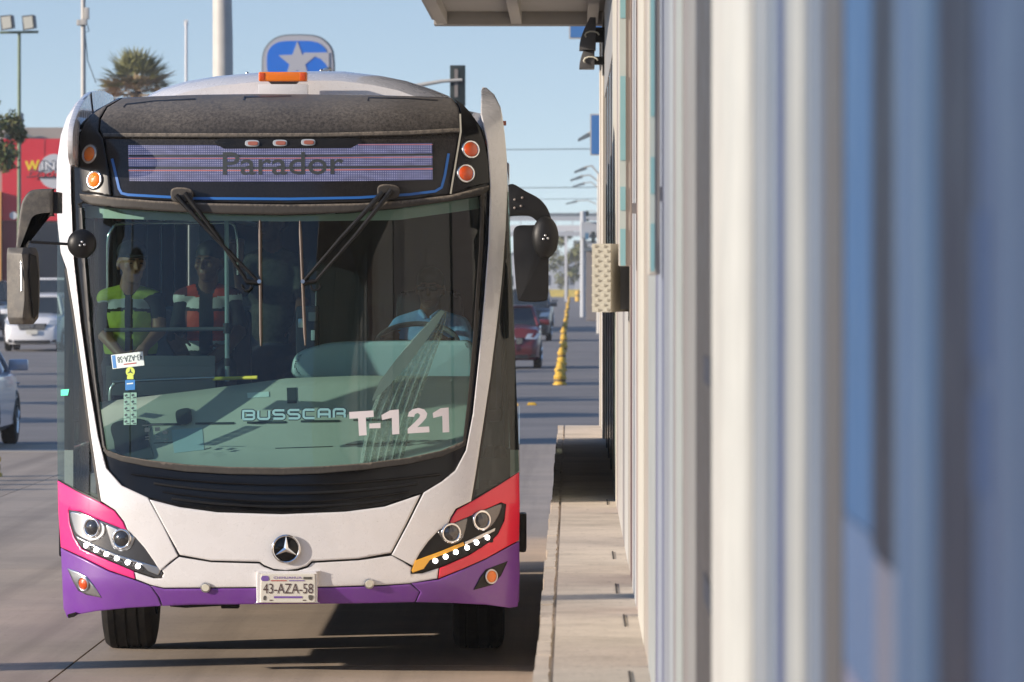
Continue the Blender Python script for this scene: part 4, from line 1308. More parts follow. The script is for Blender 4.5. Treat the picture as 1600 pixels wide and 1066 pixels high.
for i in range(len(rg) - 1):
    for k in range(6):
        bm.faces.new((rg[i][k], rg[i][(k + 1) % 6], rg[i + 1][(k + 1) % 6], rg[i + 1][k]))
bm.faces.new(rg[0]); bm.faces.new(rg[-1][::-1])
bmesh.ops.bevel(bm, geom=list(bm.edges), offset=0.006, segments=2, affect='EDGES', profile=0.6)
hs = bm_obj('mirror_housing', bm, 'grey_plastic', bus, smooth=True, angle=25)
tube('mirror_stem', [P(33, 398, 31.27), P(34, 455, 31.22)], 0.007, 'steel', hs, seg=8)
prism('mirror_back', [P(47, 396, Ym - .035), P(57, 400, Ym - .01), P(60.5, 430, Ym - .01), P(60, 490, Ym - .01), P(53, 500, Ym - .02), P(50, 470, Ym - .05), P(46, 430, Ym - .055)], Vector((0, -0.012, 0)), 'black_plastic', hs, bevel=0.004)
tube('mirror_rod', [P(48, 378, 31.36), P(128, 383, 31.36)], 0.008, 'black_plastic', bus, seg=8)
def round_mirror(px, py, rx, ry, Y):
    bm = bmesh.new()
    c = P(px, py, Y)
    s = Y / F
    n, seg = 7, 28
    rr = []
    for i in range(n):
        t = i / (n - 1)
        r, d = math.sin(t * math.pi / 2 * .97 + .03), math.cos(t * math.pi / 2) * 0.05
        rr.append([bm.verts.new(c + Vector((rx * s * r * math.cos(2 * math.pi * k / seg), -d, ry * s * r * math.sin(2 * math.pi * k / seg)))) for k in range(seg)])
    for i in range(n - 1):
        for k in range(seg):
            bm.faces.new((rr[i][k], rr[i + 1][k], rr[i + 1][(k + 1) % seg], rr[i][(k + 1) % seg]))
    bm.faces.new(rr[0]); bm.faces.new(rr[-1][::-1])
    o = bm_obj('round_mirror', bm, 'black_plastic', bus, smooth=True, angle=60)
    for dx, dy in ((0, -3), (-3, 2.5), (4, 1.5)):
        b_ = bmesh.new()
        bmesh.ops.create_icosphere(b_, subdivisions=2, radius=0.0075, matrix=Matrix.Translation(P(px + dx, py + dy, Y - 0.052)))
        bm_obj('screw', b_, 'steel', o, smooth=True)
    return o
round_mirror(128, 381, 23, 23, 31.36)
Yr = 31.6
arm = rounded([(794, 289), (803, 288), (822, 299), (842, 310), (855, 325), (862, 345), (862, 358), (848, 358), (839, 346), (828, 338), (812, 337), (796, 338)], sharp=(0, 11))
prism('mirror_arm', [P(a, b, Yr) for a, b in arm], Vector((0, 0.12, 0)), 'black_plastic', bus, bevel=0.008)
for dx, dy in ((804, 312), (804, 325), (816, 309), (814, 322)):
    b_ = bmesh.new()
    bmesh.ops.create_icosphere(b_, subdivisions=2, radius=0.007, matrix=Matrix.Translation(P(dx, dy, Yr - 0.004)))
    bm_obj('screw', b_, 'brown_steel', bus, smooth=True)
hr = prism('mirror_housing', [P(a, b, Yr + 0.02) for a, b in rounded([(805, 355), (830, 352), (853, 353), (857, 380), (857, 430), (856, 462), (849, 471), (815, 471), (808, 462), (804, 420), (802, 380)])], Vector((0, 0.12, 0)), 'black_plastic', bus, bevel=0.012)
prism('mirror_bracket', [P(a, b, Yr - 0.03) for a, b in [(856, 340), (862, 345), (862, 400), (856, 405), (846, 403), (848, 395), (856, 380)]], Vector((0, 0.04, 0)), 'black_plastic', bus, bevel=0.006)
round_mirror(852, 371, 21, 33, Yr - 0.05)

# ---------------------------------------------------------------- roof, pod, beacon
SK = -0.0092                     # the bus stands turned by half a degree
def bx(dx, Y): return BXC + dx + SK * (Y - 31.9)
roof_prof = [(-1.285, 2.68), (-1.275, 2.9), (-1.22, 3.05), (-1.10, 3.15), (-0.8, 3.205), (0, 3.225), (0.8, 3.205), (1.07, 3.15), (1.16, 3.05), (1.2, 2.9), (1.215, 2.68)]
ys = [32.05, 32.4, 34, 37, 40, 43.4]
bm = bmesh.new()
rr = []
for Y in ys:
    inset = 0.985 if Y == 32.05 else 1.0
    row = [bm.verts.new((bx(a * inset, Y), Y, z - (0.10 if Y == 32.05 and z > 3.1 else 0))) for a, z in roof_prof]
    row += [bm.verts.new((bx(a * inset * .965, Y), Y, z - .06 - (0.10 if Y == 32.05 and z > 3.1 else 0))) for a, z in roof_prof[::-1]]
    rr.append(row)
n = len(rr[0])
for i in range(len(ys) - 1):
    for k in range(n):
        bm.faces.new((rr[i][k], rr[i][(k + 1) % n], rr[i + 1][(k + 1) % n], rr[i + 1][k]))
for row in (rr[0], rr[-1]):
    for k in range(len(roof_prof) - 1):
        bm.faces.new((row[k], row[k + 1], row[n - 2 - k], row[n - 1 - k]))
bm_obj('roof', bm, 'white_paint', bus, smooth=True, angle=40)
def pod_prof(px_list, Y): return [P(a, b, Y) for a, b in px_list]
podtop = [(236, 152), (245, 146), (262, 138), (300, 127.5), (345, 120), (400, 115), (480, 112), (545, 112.5), (600, 119), (640, 127), (680, 140), (705, 150), (712, 156)]
bm = bmesh.new()
rr = []
for Y, sc, dz in ((32.75, .93, -.075), (32.85, .965, -.035), (33.05, .99, -.01), (33.4, 1, 0), (36, 1.02, 0.0), (40.5, 1.02, 0.0), (41.2, .98, -.06)):
    row = []
    for a, b in podtop:
        p = P(a, b, 33.4)
        row.append(bm.verts.new((BXC + (p.x - BXC) * sc + SK * (Y - 31.9), Y, max(3.14, p.z + dz))))
    rr.append(row)
for i in range(len(rr) - 1):
    for k in range(len(podtop) - 1):
        bm.faces.new((rr[i][k], rr[i][k + 1], rr[i + 1][k + 1], rr[i + 1][k]))
for row in (rr[0], rr[-1]):
    bm.faces.new(row)
bm_obj('roof_pod', bm, 'white_paint', bus, smooth=True, angle=50)
Yk = 32.5
bt = box('beacon', tuple(P(403.5, 149.5, Yk)), (P(480.5, 0, Yk).x, Yk + 0.14, P(0, 131.5, Yk).z), 'beige_metal', bus, bevel=0.004)
bt.data.materials[0] = M('white_paint')
prism('lamp_foot', [P(a, b, Yk + .02) for a, b in ((419, 127.5), (466, 127.5), (461, 132.5), (425, 132.5))], Vector((0, 0.08, 0)), 'lamp_grey', bt)
bl = box('lamp_bar', tuple(P(404, 127.3, Yk - 0.01)), (P(480, 0, Yk).x, Yk + 0.13, P(0, 112.5, Yk).z), 'lamp_amber', bt, bevel=0.010, seg=3)
for a in (404, 468):
    box('lamp_end', tuple(P(a + 1, 126.0, Yk - 0.0125)), (P(a + 10, 0, Yk).x, Yk, P(0, 114.0, Yk).z), 'lamp_red_amber', bl, bevel=0.003)
for a, b in ((386, 113.5), (502, 109), (515, 111)):
    b_ = bmesh.new()
    bmesh.ops.create_icosphere(b_, subdivisions=2, radius=0.011, matrix=Matrix.Translation(P(a, b + 1.5, 33.6)))
    bm_obj('roof_bolt', b_, 'steel', bus, smooth=True)
prism('roof_hatch', [P(a, b, 33.9) for a, b in ((500, 113), (506, 106), (516, 104), (517, 113))], Vector((0, 0.3, 0)), 'steel', bus, bevel=0.01)

# ---------------------------------------------------------------- sides with windows, rear, floor, wheels
def side(dx, sgn, y0):
    xo = dx
    def slab(name, ya, yb, za, zb, m, th=0.05, topin=0.0):
        bm = bmesh.new()
        vs = []
        for Y in (ya, yb):
            for z in (za, zb):
                off = -sgn * topin * (z - 1.2) if z > 1.2 else 0
                for t in (0, -sgn * th):
                    vs.append(bm.verts.new((bx(xo + off + t, Y), Y, z)))
        for f in ((0, 1, 3, 2), (4, 6, 7, 5), (0, 4, 5, 1), (2, 3, 7, 6), (0, 2, 6, 4), (1, 5, 7, 3)):
            bm.faces.new([vs[i] for i in f])
        return bm_obj(name, bm, m, bus)
    tin = 0.0 if sgn < 0 else 0.045
    slab('side_panel', y0, 33.5, 0.72, 1.24, 'white_paint', topin=tin)
    slab('side_skirt', y0, 33.5, 0.38, 0.717, 'purple_paint')
    slab('wheel_arch', 33.5, 34.75, 1.06, 1.24, 'white_paint')
    slab('side_panel', 34.75, 40.6, 0.72, 1.24, 'white_paint')
    slab('side_skirt', 34.75, 40.6, 0.38, 0.717, 'purple_paint')
    slab('wheel_arch', 40.6, 41.9, 1.06, 1.24, 'white_paint')
    slab('side_panel', 41.9, 43.4, 0.42, 1.24, 'white_paint')
    slab('window_pillar', y0, y0 + 0.06, 1.243, 2.676, 'black_gloss', topin=tin)
    yy = y0 + 0.06
    while yy < 43.3:
        y2 = min(yy + 1.5, 43.34)
        slab('side_window', yy, y2, 1.245, 2.674, 'side_glass', th=0.006, topin=tin)
        slab('window_pillar', y2, y2 + 0.06, 1.243, 2.676, 'black_gloss', topin=tin)
        yy = y2 + 0.06
side(-1.30, -1, 32.22)
side(1.277, 1, 32.25)
box('rear_wall', (bx(-1.29, 43.4), 43.42, 0.45), (bx(1.2, 43.4), 43.5, 3.1), 'white_paint', bus, bevel=0.02)
box('floor', (bx(-1.24, 38) - 0.0, 32.3, 0.86), (bx(1.22, 38), 43.4, 0.92), 'bus_floor', bus)
box('underbody', (bx(-1.1, 38), 35.3, 0.5), (bx(1.1, 38), 40.3, 0.84), 'black_plastic', bus)
box('underbody', (-2.72, 31.98, 0.40), (-0.45, 33.5, 0.46), 'black_plastic', bus)  # this plate and the next are unseen, added to cut skylight underneath
box('underbody', (-2.25, 33.5, 0.40), (-0.95, 35.3, 0.46), 'black_plastic', bus)
box('bulkhead', (-2.6, 32.05, 0.47), (-0.6, 32.15, 1.08), 'black_plastic', bus)
tube('axle', [(-2.7, 34.13, 0.5), (-0.5, 34.13, 0.5)], 0.07, 'black_plastic', bus)
for a, b in ((160, 950), (400, 946)):
    pass
prism('under_bracket', [P(a, b, 31.75) for a, b in ((265, 944), (372, 943), (372, 951), (346, 951), (345, 947), (290, 950), (266, 948))], Vector((0, 0.15, 0)), 'black_plastic', bus)
prism('under_bracket', [P(a, b, 31.8) for a, b in ((105, 961), (118, 957), (116, 964), (107, 966))], Vector((0, 0.2, 0)), 'rubber', bus)
def wheel(xc, yc, twin=False):
    R, W = 0.502, 0.305
    prof_ = [(-.5, .60), (-.5, .86), (-.47, .95), (-.40, .985), (-.36, 1.0)]
    for g_ in (-.22, 0, .22):
        prof_ += [(g_ - .025, 1.0), (g_ - .022, .975), (g_ + .022, .975), (g_ + .025, 1.0)]
    prof_ += [(.36, 1.0), (.40, .985), (.47, .95), (.5, .86), (.5, .60)]
    seg = 64
    bm = bmesh.new()
    rr = [[bm.verts.new((xc + w * W, yc + R * r * math.sin(2 * math.pi * k / seg), R - R * r * math.cos(2 * math.pi * k / seg) - 0.002)) for k in range(seg)] for w, r in prof_]
    for i in range(len(rr) - 1):
        for k in range(seg):
            bm.faces.new((rr[i][k], rr[i][(k + 1) % seg], rr[i + 1][(k + 1) % seg], rr[i + 1][k]))
    t = bm_obj('wheel', bm, 'rubber', bus, smooth=True, angle=30)
    bm = bmesh.new()
    bm_tube(bm, [(xc - W * .4, yc, R), (xc + W * .4, yc, R)], R * .61, 24)
    bm_obj('rim', bm, 'steel', t, smooth=True, angle=40)
for yc in (34.13, 41.25):
    wheel(-2.645 + SK * (yc - 34.1), yc)
    wheel(-0.56 + SK * (yc - 34.1), yc)
# ---------------------------------------------------------------- inside the bus
def dash_rows(px):
    t = (px - 160) / 565.0
    bot = np.interp(px, [150, 190, 290, 440, 570, 690, 740], [706, 716, 729, 734, 727, 707, 690])
    crest = np.interp(px, [150, 300, 450, 560, 740], [629, 611, 591, 587, 588])
    return bot, crest
def dashP(px, py, off=0.0):
    bot, crest = dash_rows(px)
    t = min(max((bot - py) / (bot - crest), 0), 1)
    y0 = onS(px, bot, -0.03).y
    Y = y0 + (0.62 * t ** 0.8) - off
    return P(px, py, Y)
vs, fs = [], []
xs = [148 + 12 * i for i in range(51)]
R_ = 9
for px in xs:
    bot, crest = dash_rows(px)
    for r_ in range(R_ + 1):
        vs.append(dashP(px, bot + (crest - bot) * r_ / R_))
    p = vs[-1]
    vs.append(p + Vector((0, 0.06, -0.02)))
    vs.append(p + Vector((0, 0.08, -0.75)))
w = R_ + 3
for i in range(len(xs) - 1):
    for r_ in range(w - 1):
        fs.append((i * w + r_, (i + 1) * w + r_, (i + 1) * w + r_ + 1, i * w + r_ + 1))
dash = mesh('dashboard', vs, fs, 'dash', bus, smooth=True)
def on_dash(name, poly, m, off=0.006, th=0.01):
    return panel(name, poly, m, dash, thick=th, step=10, edge=0, fn=lambda a, b: dashP(a, b, off), nfn=lambda p: Vector((0, -.6, .8)))
on_dash('vent', [(448, 606), (463, 605.5), (463.5, 630), (449, 630.5)], 'dash_dark')
on_dash('label', [(386, 614), (420, 612), (420.5, 620), (387, 622)], 'sticker_white')
for a, b, yv in ((222, 282, 664), (305, 365, 662.5), (386, 446, 661), (470, 530, 659), (552, 610, 657)):
    on_dash('slot', [(a, yv - 2), (b, yv - 3), (b + 2, yv - 1), (b, yv + .6), (a, yv + 1)], 'dash_dark')
for poly in ([(176, 662), (224, 656), (232, 690), (236, 716), (186, 709), (178, 690)], [(276, 642), (294, 638), (299, 648), (297, 661), (280, 663), (275, 655)]):  # first outline is a painted shadow, second a small dark box
    on_dash('shadow_and_box', rounded(poly), 'dash_dark', off=0.03, th=0.03)
for a_, b_, yv in ((240, 300, 692), (318, 330, 702), (430, 520, 700), (540, 640, 694)):
    on_dash('seam', [(a_, yv), (b_, yv - 3), (b_, yv - 1.8), (a_, yv + 1.2)], 'dash_dark', off=0.003, th=0.002)
on_dash('paper', [(268, 672), (316, 668), (319, 703), (272, 708)], 'binnacle', off=0.004, th=0.001)
# instrument pod, wheel, fare machine
pod = rounded([(456, 572), (462, 556), (480, 545), (520, 536), (600, 533), (700, 533), (735, 536), (740, 565), (735, 594), (640, 598), (540, 597), (478, 592), (459, 586)])
prism('instrument_pod', [P(a, b, 32.42) for a, b in pod], Vector((0, 0.35, 0)), 'binnacle', bus, bevel=0.03, seg=3)
box('pod_foot', tuple(P(464, 612, 32.46)), (P(700, 0, 32.46).x, 32.7, P(0, 590, 32.46).z), 'dash', bus)
c = P(652, 536, 33.15)
bm = bmesh.new()
A, B = 36, 8
vv = []
tl = math.radians(28)
for i in range(A):
    a = 2 * math.pi * i / A
    for j in range(B):
        b = 2 * math.pi * j / B
        r = 0.235 + 0.016 * math.cos(b)
        loc = Vector((r * math.cos(a), r * math.sin(a) * math.cos(tl) - 0.016 * math.sin(b) * math.sin(tl), r * math.sin(a) * math.sin(tl) + 0.016 * math.sin(b) * math.cos(tl)))
        vv.append(bm.verts.new(c + loc))
for i in range(A):
    for j in range(B):
        bm.faces.new((vv[i * B + j], vv[((i + 1) % A) * B + j], vv[((i + 1) % A) * B + (j + 1) % B], vv[i * B + (j + 1) % B]))
sw = bm_obj('steering_wheel', bm, 'interior_grey', bus, smooth=True)
for a in (0.2, math.pi - .2, -math.pi / 2):
    d = Vector((math.cos(a), math.sin(a) * math.cos(tl), math.sin(a) * math.sin(tl)))
    tube('spoke', [c, c + d * 0.23], 0.013, 'interior_dark', sw, seg=8)
tube('column', [c, c + Vector((0, -0.25, -0.5))], 0.035, 'interior_dark', sw)
fare = box('fare_machine', tuple(P(462, 575, 32.86)), (P(498, 0, 32.86).x, 33.0, P(0, 478, 33.0).z), 'interior_dark', bus, bevel=0.02)
for a, b, m in (((466, 498), (474, 512), 'steel'), ((486, 516), (492, 532), 'sticker_white'), ((482, 488), (494, 502), 'interior_grey')):
    p, q = P(a[0], b[1], 32.845), P(b[0], a[1], 32.845)
    box('detail', (p.x, 32.835, p.z), (q.x, 32.858, q.z), m, fare, bevel=0.004)
tube('antenna', [P(493, 492, 32.9), P(494, 455, 32.9)], 0.004, 'steel', fare, seg=6)
b_ = bmesh.new()
bmesh.ops.create_icosphere(b_, subdivisions=2, radius=0.022, matrix=Matrix.Translation(P(489, 483, 32.9)))
bm_obj('knob', b_, 'chrome', fare, smooth=True)
# hand rails
YF = 33.62
tube('handrail', [P(168, 470, YF), P(168, 395, YF), P(169, 372, YF), P(176, 357, YF), P(190, 350, YF), P(260, 349, YF), P(345, 349, YF), P(364, 351, YF), P(369, 362, YF), P(371, 385, YF), P(371, 430, YF)], 0.0085, 'chrome', bus, seg=8, smoothcurve=3)
tube('handrail', [P(163, 516, 32.85), P(340, 514, 32.85), P(354, 514, 32.85)], 0.012, 'interior_grey', bus, seg=8)
tube('pole', [P(354, 335, 32.86), P(355, 596, 32.86)], 0.013, 'binnacle', bus, seg=10)
tube('pole_collar', [P(354.5, 505, 32.855), P(354.5, 521, 32.855)], 0.022, 'interior_dark', bus, seg=10)
tube('pole_collar', [P(355, 560, 32.855), P(355, 572, 32.855)], 0.018, 'interior_dark', bus, seg=10)
box('modesty_panel', tuple(P(166, 618, 32.80)), (P(336, 0, 32.8).x, 32.83, P(0, 572, 32.8).z), 'interior_grey', bus, bevel=0.005)
box('modesty_panel', tuple(P(225, 600, 32.9)), (P(336, 0, 32.9).x, 32.92, P(0, 556, 32.9).z), 'interior_grey', bus, bevel=0.005)
tube('yellow_bar', [P(333, 592, 32.62), P(402, 590, 32.55)], 0.011, 'yellow_tube', bus, seg=8)
tube('door_rail', [P(172, 640, 32.45), P(172, 612, 32.45), P(178, 600, 32.45), P(190, 596, 32.45), P(335, 590, 32.45)], 0.009, 'steel', bus, seg=8, smoothcurve=3)
# driver's enclosure: dark sheet added for a dark reflection in the screen, seat back, ceiling locker, pelmet over the screen
prism('reflection_sheet', [P(a, b, 34.15) for a, b in ((520, 325), (545, 380), (560, 430), (572, 470), (577, 500), (578, 640), (775, 640), (775, 325))], Vector((0, 0.03, 0)), 'reflection_dark', bus)
prism('driver_seat', [P(a, b, 33.75) for a, b in rounded([(618, 560), (620, 470), (640, 455), (700, 455), (722, 470), (726, 560), (722, 640), (620, 640)])], Vector((0, 0.12, 0)), 'interior_dark', bus, bevel=0.03)
panel('pelmet', [(134, 322), (250, 331), (340, 335), (440, 337), (540, 334), (620, 327), (748, 308), (748, 326), (620, 344), (440, 346), (250, 344), (134, 340)], 'dash', bus, thick=0.08, step=14, edge=0, off=-0.12)
box('front_locker', (bx(-1.2, 32.2), 32.05, 2.62), (bx(1.15, 32.2), 32.6, 2.70), 'interior_ceiling', bus)
# pale pleated mesh added for a reflection on the driver's side of the screen
def reflection_material():
    m = bpy.data.materials.new('reflection_mesh'); m.use_nodes = True
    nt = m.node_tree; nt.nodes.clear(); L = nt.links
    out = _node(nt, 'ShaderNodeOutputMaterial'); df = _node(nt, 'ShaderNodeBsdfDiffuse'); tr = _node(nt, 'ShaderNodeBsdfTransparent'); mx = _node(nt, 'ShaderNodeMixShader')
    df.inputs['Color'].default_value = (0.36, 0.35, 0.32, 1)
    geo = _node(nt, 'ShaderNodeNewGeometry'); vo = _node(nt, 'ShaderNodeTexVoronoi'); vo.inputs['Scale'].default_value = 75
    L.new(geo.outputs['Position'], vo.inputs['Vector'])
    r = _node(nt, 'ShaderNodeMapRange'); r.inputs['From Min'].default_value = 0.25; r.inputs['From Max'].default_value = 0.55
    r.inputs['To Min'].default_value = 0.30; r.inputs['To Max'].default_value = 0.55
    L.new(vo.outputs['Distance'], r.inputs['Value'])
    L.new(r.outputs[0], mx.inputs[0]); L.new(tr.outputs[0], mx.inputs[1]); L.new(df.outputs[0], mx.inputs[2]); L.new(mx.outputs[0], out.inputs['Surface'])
    MATS['reflection_mesh'] = m
reflection_material()
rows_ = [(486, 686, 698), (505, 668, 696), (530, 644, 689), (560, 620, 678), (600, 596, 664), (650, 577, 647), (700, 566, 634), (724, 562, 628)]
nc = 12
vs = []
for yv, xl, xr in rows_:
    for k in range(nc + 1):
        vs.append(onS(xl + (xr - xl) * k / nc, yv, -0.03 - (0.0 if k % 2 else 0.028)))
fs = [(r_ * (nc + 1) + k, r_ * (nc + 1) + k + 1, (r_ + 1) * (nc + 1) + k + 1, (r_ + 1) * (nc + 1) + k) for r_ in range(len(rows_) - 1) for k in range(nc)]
mesh('reflection_mesh', vs, fs, 'reflection_mesh', bus)
band_line = [(692, 486), (664, 522), (628, 566), (600, 600), (582, 626)]
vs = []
for i, (xa, yv) in enumerate(band_line):
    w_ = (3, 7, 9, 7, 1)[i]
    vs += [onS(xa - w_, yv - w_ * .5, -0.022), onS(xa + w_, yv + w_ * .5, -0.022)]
mesh('reflection_band', vs, [(2 * i, 2 * i + 1, 2 * i + 3, 2 * i + 2) for i in range(4)], 'cladding_grey', bus)
# passenger seats down the bus
def seat(x, Y):
    s_ = box('seat', (x - 0.21, Y, 1.30), (x + 0.21, Y + 0.42, 1.38), 'seat_blue', bus, bevel=0.025)
    box('backrest', (x - 0.21, Y + 0.38, 1.36), (x + 0.21, Y + 0.46, 2.02), 'seat_blue', s_, bevel=0.03)
    box('leg', (x - 0.05, Y + 0.15, 0.92), (x + 0.05, Y + 0.28, 1.30), 'interior_grey', s_)
for Y in (33.35, 36.2, 37.2, 38.2, 39.2):
    for x in (-2.56, -2.10):
        seat(x + SK * (Y - 32), Y)
for Y in (36.2, 37.2, 38.2):
    for x in (-1.05, -0.62):
        seat(x + SK * (Y - 32), Y)
tube('ceiling_rail', [(-2.2, 32.7, 2.60), (-2.3, 43, 2.60)], 0.015, 'steel', bus, seg=8)
tube('ceiling_rail', [(-1.0, 34.2, 2.60), (-1.1, 43, 2.60)], 0.015, 'steel', bus, seg=8)
for i in range(4):
    box('lining', (bx(-1.2, 36) , 42.9 - .01 * i, 0.92), (bx(1.1, 36), 42.95 - .01 * i, 2.7), 'interior_dark', bus) if i == 0 else None

# ================================================================== PEOPLE IN THE BUS
mat('skin_tan', (0.33, 0.16, 0.10), 0.5, var=0.08, vscale=25)
mat('skin_brown', (0.15, 0.07, 0.042), 0.5, var=0.08, vscale=25)
mat('cloth_black', (0.018, 0.019, 0.024), 0.85, var=0.2, vscale=18)
mat('cloth_navy', (0.028, 0.036, 0.062), 0.85, var=0.2, vscale=18)
mat('cloth_blue', (0.22, 0.44, 0.78), 0.8, var=0.14, vscale=14, bump=1.0, bscale=13)
mat('vest_lime', (0.40, 0.50, 0.06), 0.6, var=0.22, vscale=14, bump=1.0, bscale=13)
mat('vest_silver', (0.42, 0.44, 0.46), 0.4, var=0.08, vscale=18)
mat('vest_orange', (0.60, 0.06, 0.015), 0.6, var=0.22, vscale=14, bump=1.0, bscale=13)
mat('vest_maroon', (0.09, 0.015, 0.018), 0.7, var=0.2, vscale=14)
mat('vest_white', (0.72, 0.72, 0.70), 0.5, var=0.08, vscale=18)
mat('camo', (0.075, 0.075, 0.062), 0.85, dirt=(0.022, 0.025, 0.025), dscale=16, damt=1.0)
mat('hair_black', (0.012, 0.010, 0.010), 0.6)
mat('eye_dark', (0.01, 0.008, 0.008), 0.25)
mat('lip', (0.30, 0.12, 0.10), 0.5)

def bm_capsule(bm, a, b, ra, rb, seg=12):
    a, b = Vector(a), Vector(b)
    d = (b - a)
    L = d.length
    d = d / L if L > 1e-6 else Vector((0, 0, 1))
    pts, rad = [], []
    for t in (-.98, -.8, -.45):
        pts.append(a + d * ra * t); rad.append(ra * math.sqrt(1 - t * t))
    for t in (0, .33, .66, 1):
        pts.append(a + (b - a) * t); rad.append(ra + (rb - ra) * t)
    for t in (.45, .8, .98):
        pts.append(b + d * rb * t); rad.append(rb * math.sqrt(1 - t * t))
    bm_tube(bm, pts, rad, seg)
def bm_ell(bm, c, r, rot=None):
    m = Matrix.Translation(c) @ (rot.to_4x4() if rot else Matrix.Identity(4)) @ Matrix.Diagonal((*r, 1))
    bmesh.ops.create_icosphere(bm, subdivisions=3, radius=1.0, matrix=m)

def blob(name, prims, mats, parent, voxel=0.008, assign=None, smooth_it=4):
    """Primitives fused into ONE continuous skin; faces take the material of the nearest primitive."""
    bm = bmesh.new()
    for p in prims:
        if p[0] == 'c': bm_capsule(bm, p[1], p[2], p[3], p[4])
        else: bm_ell(bm, p[1], p[2], p[3] if len(p) > 3 and not isinstance(p[3], int) else None)
    me = bpy.data.meshes.new(name)
    bmesh.ops.recalc_face_normals(bm, faces=bm.faces)
    bm.to_mesh(me); bm.free()
    o = bpy.data.objects.new(name, me)
    COL.objects.link(o)
    r = o.modifiers.new('r', 'REMESH'); r.mode = 'VOXEL'; r.voxel_size = voxel; r.use_smooth_shade = True
    s_ = o.modifiers.new('s', 'SMOOTH'); s_.factor = 0.5; s_.iterations = smooth_it
    dg = bpy.context.evaluated_depsgraph_get()
    out = bpy.data.meshes.new_from_object(o.evaluated_get(dg))
    bpy.data.objects.remove(o)
    bpy.data.meshes.remove(me)
    out.materials.clear()
    n = len(out.polygons)
    cen = np.empty(n * 3); out.polygons.foreach_get('center', cen); cen = cen.reshape(-1, 3)
    best = np.full(n, 1e9); idx = np.zeros(n, int)
    for p in prims:
        mi = p[-1]
        if p[0] == 'c':
            a, b = np.array(p[1]), np.array(p[2])
            d = b - a; l2 = max(1e-9, d @ d)
            t = np.clip(((cen - a) @ d) / l2, 0, 1)
            dist = np.linalg.norm(cen - (a + t[:, None] * d), axis=1) - (p[3] + (p[4] - p[3]) * t)
        else:
            q = (cen - np.array(p[1])) / np.array(p[2])
            dist = (np.linalg.norm(q, axis=1) - 1) * min(p[2])
        w = dist < best
        best[w] = dist[w]; idx[w] = mi
    if assign is not None:
        idx = assign(cen, idx)
    out.polygons.foreach_set('material_index', idx.astype(np.int32))
    out.shade_smooth()
    o = link(name, out, mats, parent)
    return o

def hand(prims, wrist, d, side_, up, mi, curl=0.5, s=1.0):
    """Palm, four unequal bent fingers and a thumb leaving the side of the palm."""
    d = Vector(d).normalized(); sd = Vector(side_).normalized(); up = Vector(up).normalized()
    w = Vector(wrist)
    palm = w + d * 0.045 * s
    for k in (-1, 0, 1):
        prims.append(('c', w + sd * 0.016 * k * s, palm + d * .04 * s + sd * 0.026 * k * s, 0.018 * s, 0.016 * s, mi))
    for k, ln in zip((-1.5, -.5, .5, 1.5), (0.062, 0.076, 0.072, 0.055)):
        b0 = w + d * 0.085 * s + sd * 0.0205 * k * s
        dd = (d * math.cos(curl) - up * math.sin(curl)).normalized()
        b1 = b0 + dd * ln * .5 * s
        dd2 = (d * math.cos(curl * 2.2) - up * math.sin(curl * 2.2)).normalized()
        b2 = b1 + dd2 * ln * .55 * s
        prims.append(('c', b0, b1, 0.0098 * s, 0.009 * s, mi))
        prims.append(('c', b1, b2, 0.009 * s, 0.0078 * s, mi))
    t0 = w + d * 0.025 * s + sd * 0.026 * s
    t1 = t0 + (d * .7 + sd * .8 - up * .3).normalized() * 0.042 * s
    prims.append(('c', t0, t1, 0.0135 * s, 0.011 * s, mi))
    prims.append(('c', t1, t1 + (d * .95 + sd * .15 - up * .5).normalized() * 0.034 * s, 0.0105 * s, 0.009 * s, mi))

def head_prims(c, yaw, skin, hair=None):
    """Skull, jaw, nose, brow, cheeks, ears; c is the skull centre, yaw turns the face."""
    R = Matrix.Rotation(yaw, 3, 'Z')
    def q(x, y, z): return c + R @ Vector((x, y, z))
    pr = [('e', q(0, 0.01, 0.025), (0.076, 0.094, 0.098), skin), ('e', q(0, -0.022, -0.045), (0.060, 0.068, 0.075), skin),
          ('e', q(0, -0.052, -0.088), (0.034, 0.030, 0.028), skin), ('c', q(0, -0.088, 0.012), q(0, -0.108, -0.030), 0.0085, 0.0125, skin),
          ('c', q(-0.036, -0.080, 0.024), q(0.036, -0.080, 0.024), 0.013, 0.013, skin), ('e', q(-0.04, -0.062, -0.022), (0.024, 0.024, 0.026), skin), ('e', q(0.04, -0.062, -0.022), (0.024, 0.024, 0.026), skin),
          ('c', q(-0.018, -0.084, -0.062), q(0.018, -0.084, -0.062), 0.0085, 0.0085, skin), ('c', q(-0.016, -0.080, -0.076), q(0.016, -0.080, -0.076), 0.008, 0.008, skin),
          ('e', q(-0.079, 0.012, -0.006), (0.012, 0.022, 0.034), skin), ('e', q(0.079, 0.012, -0.006), (0.012, 0.022, 0.034), skin)]
    if hair is not None:
        pr += [('e', q(0, 0.016, 0.050), (0.084, 0.100, 0.086), hair), ('e', q(0, 0.05, 0.0), (0.080, 0.062, 0.07), hair)]
    return pr, q
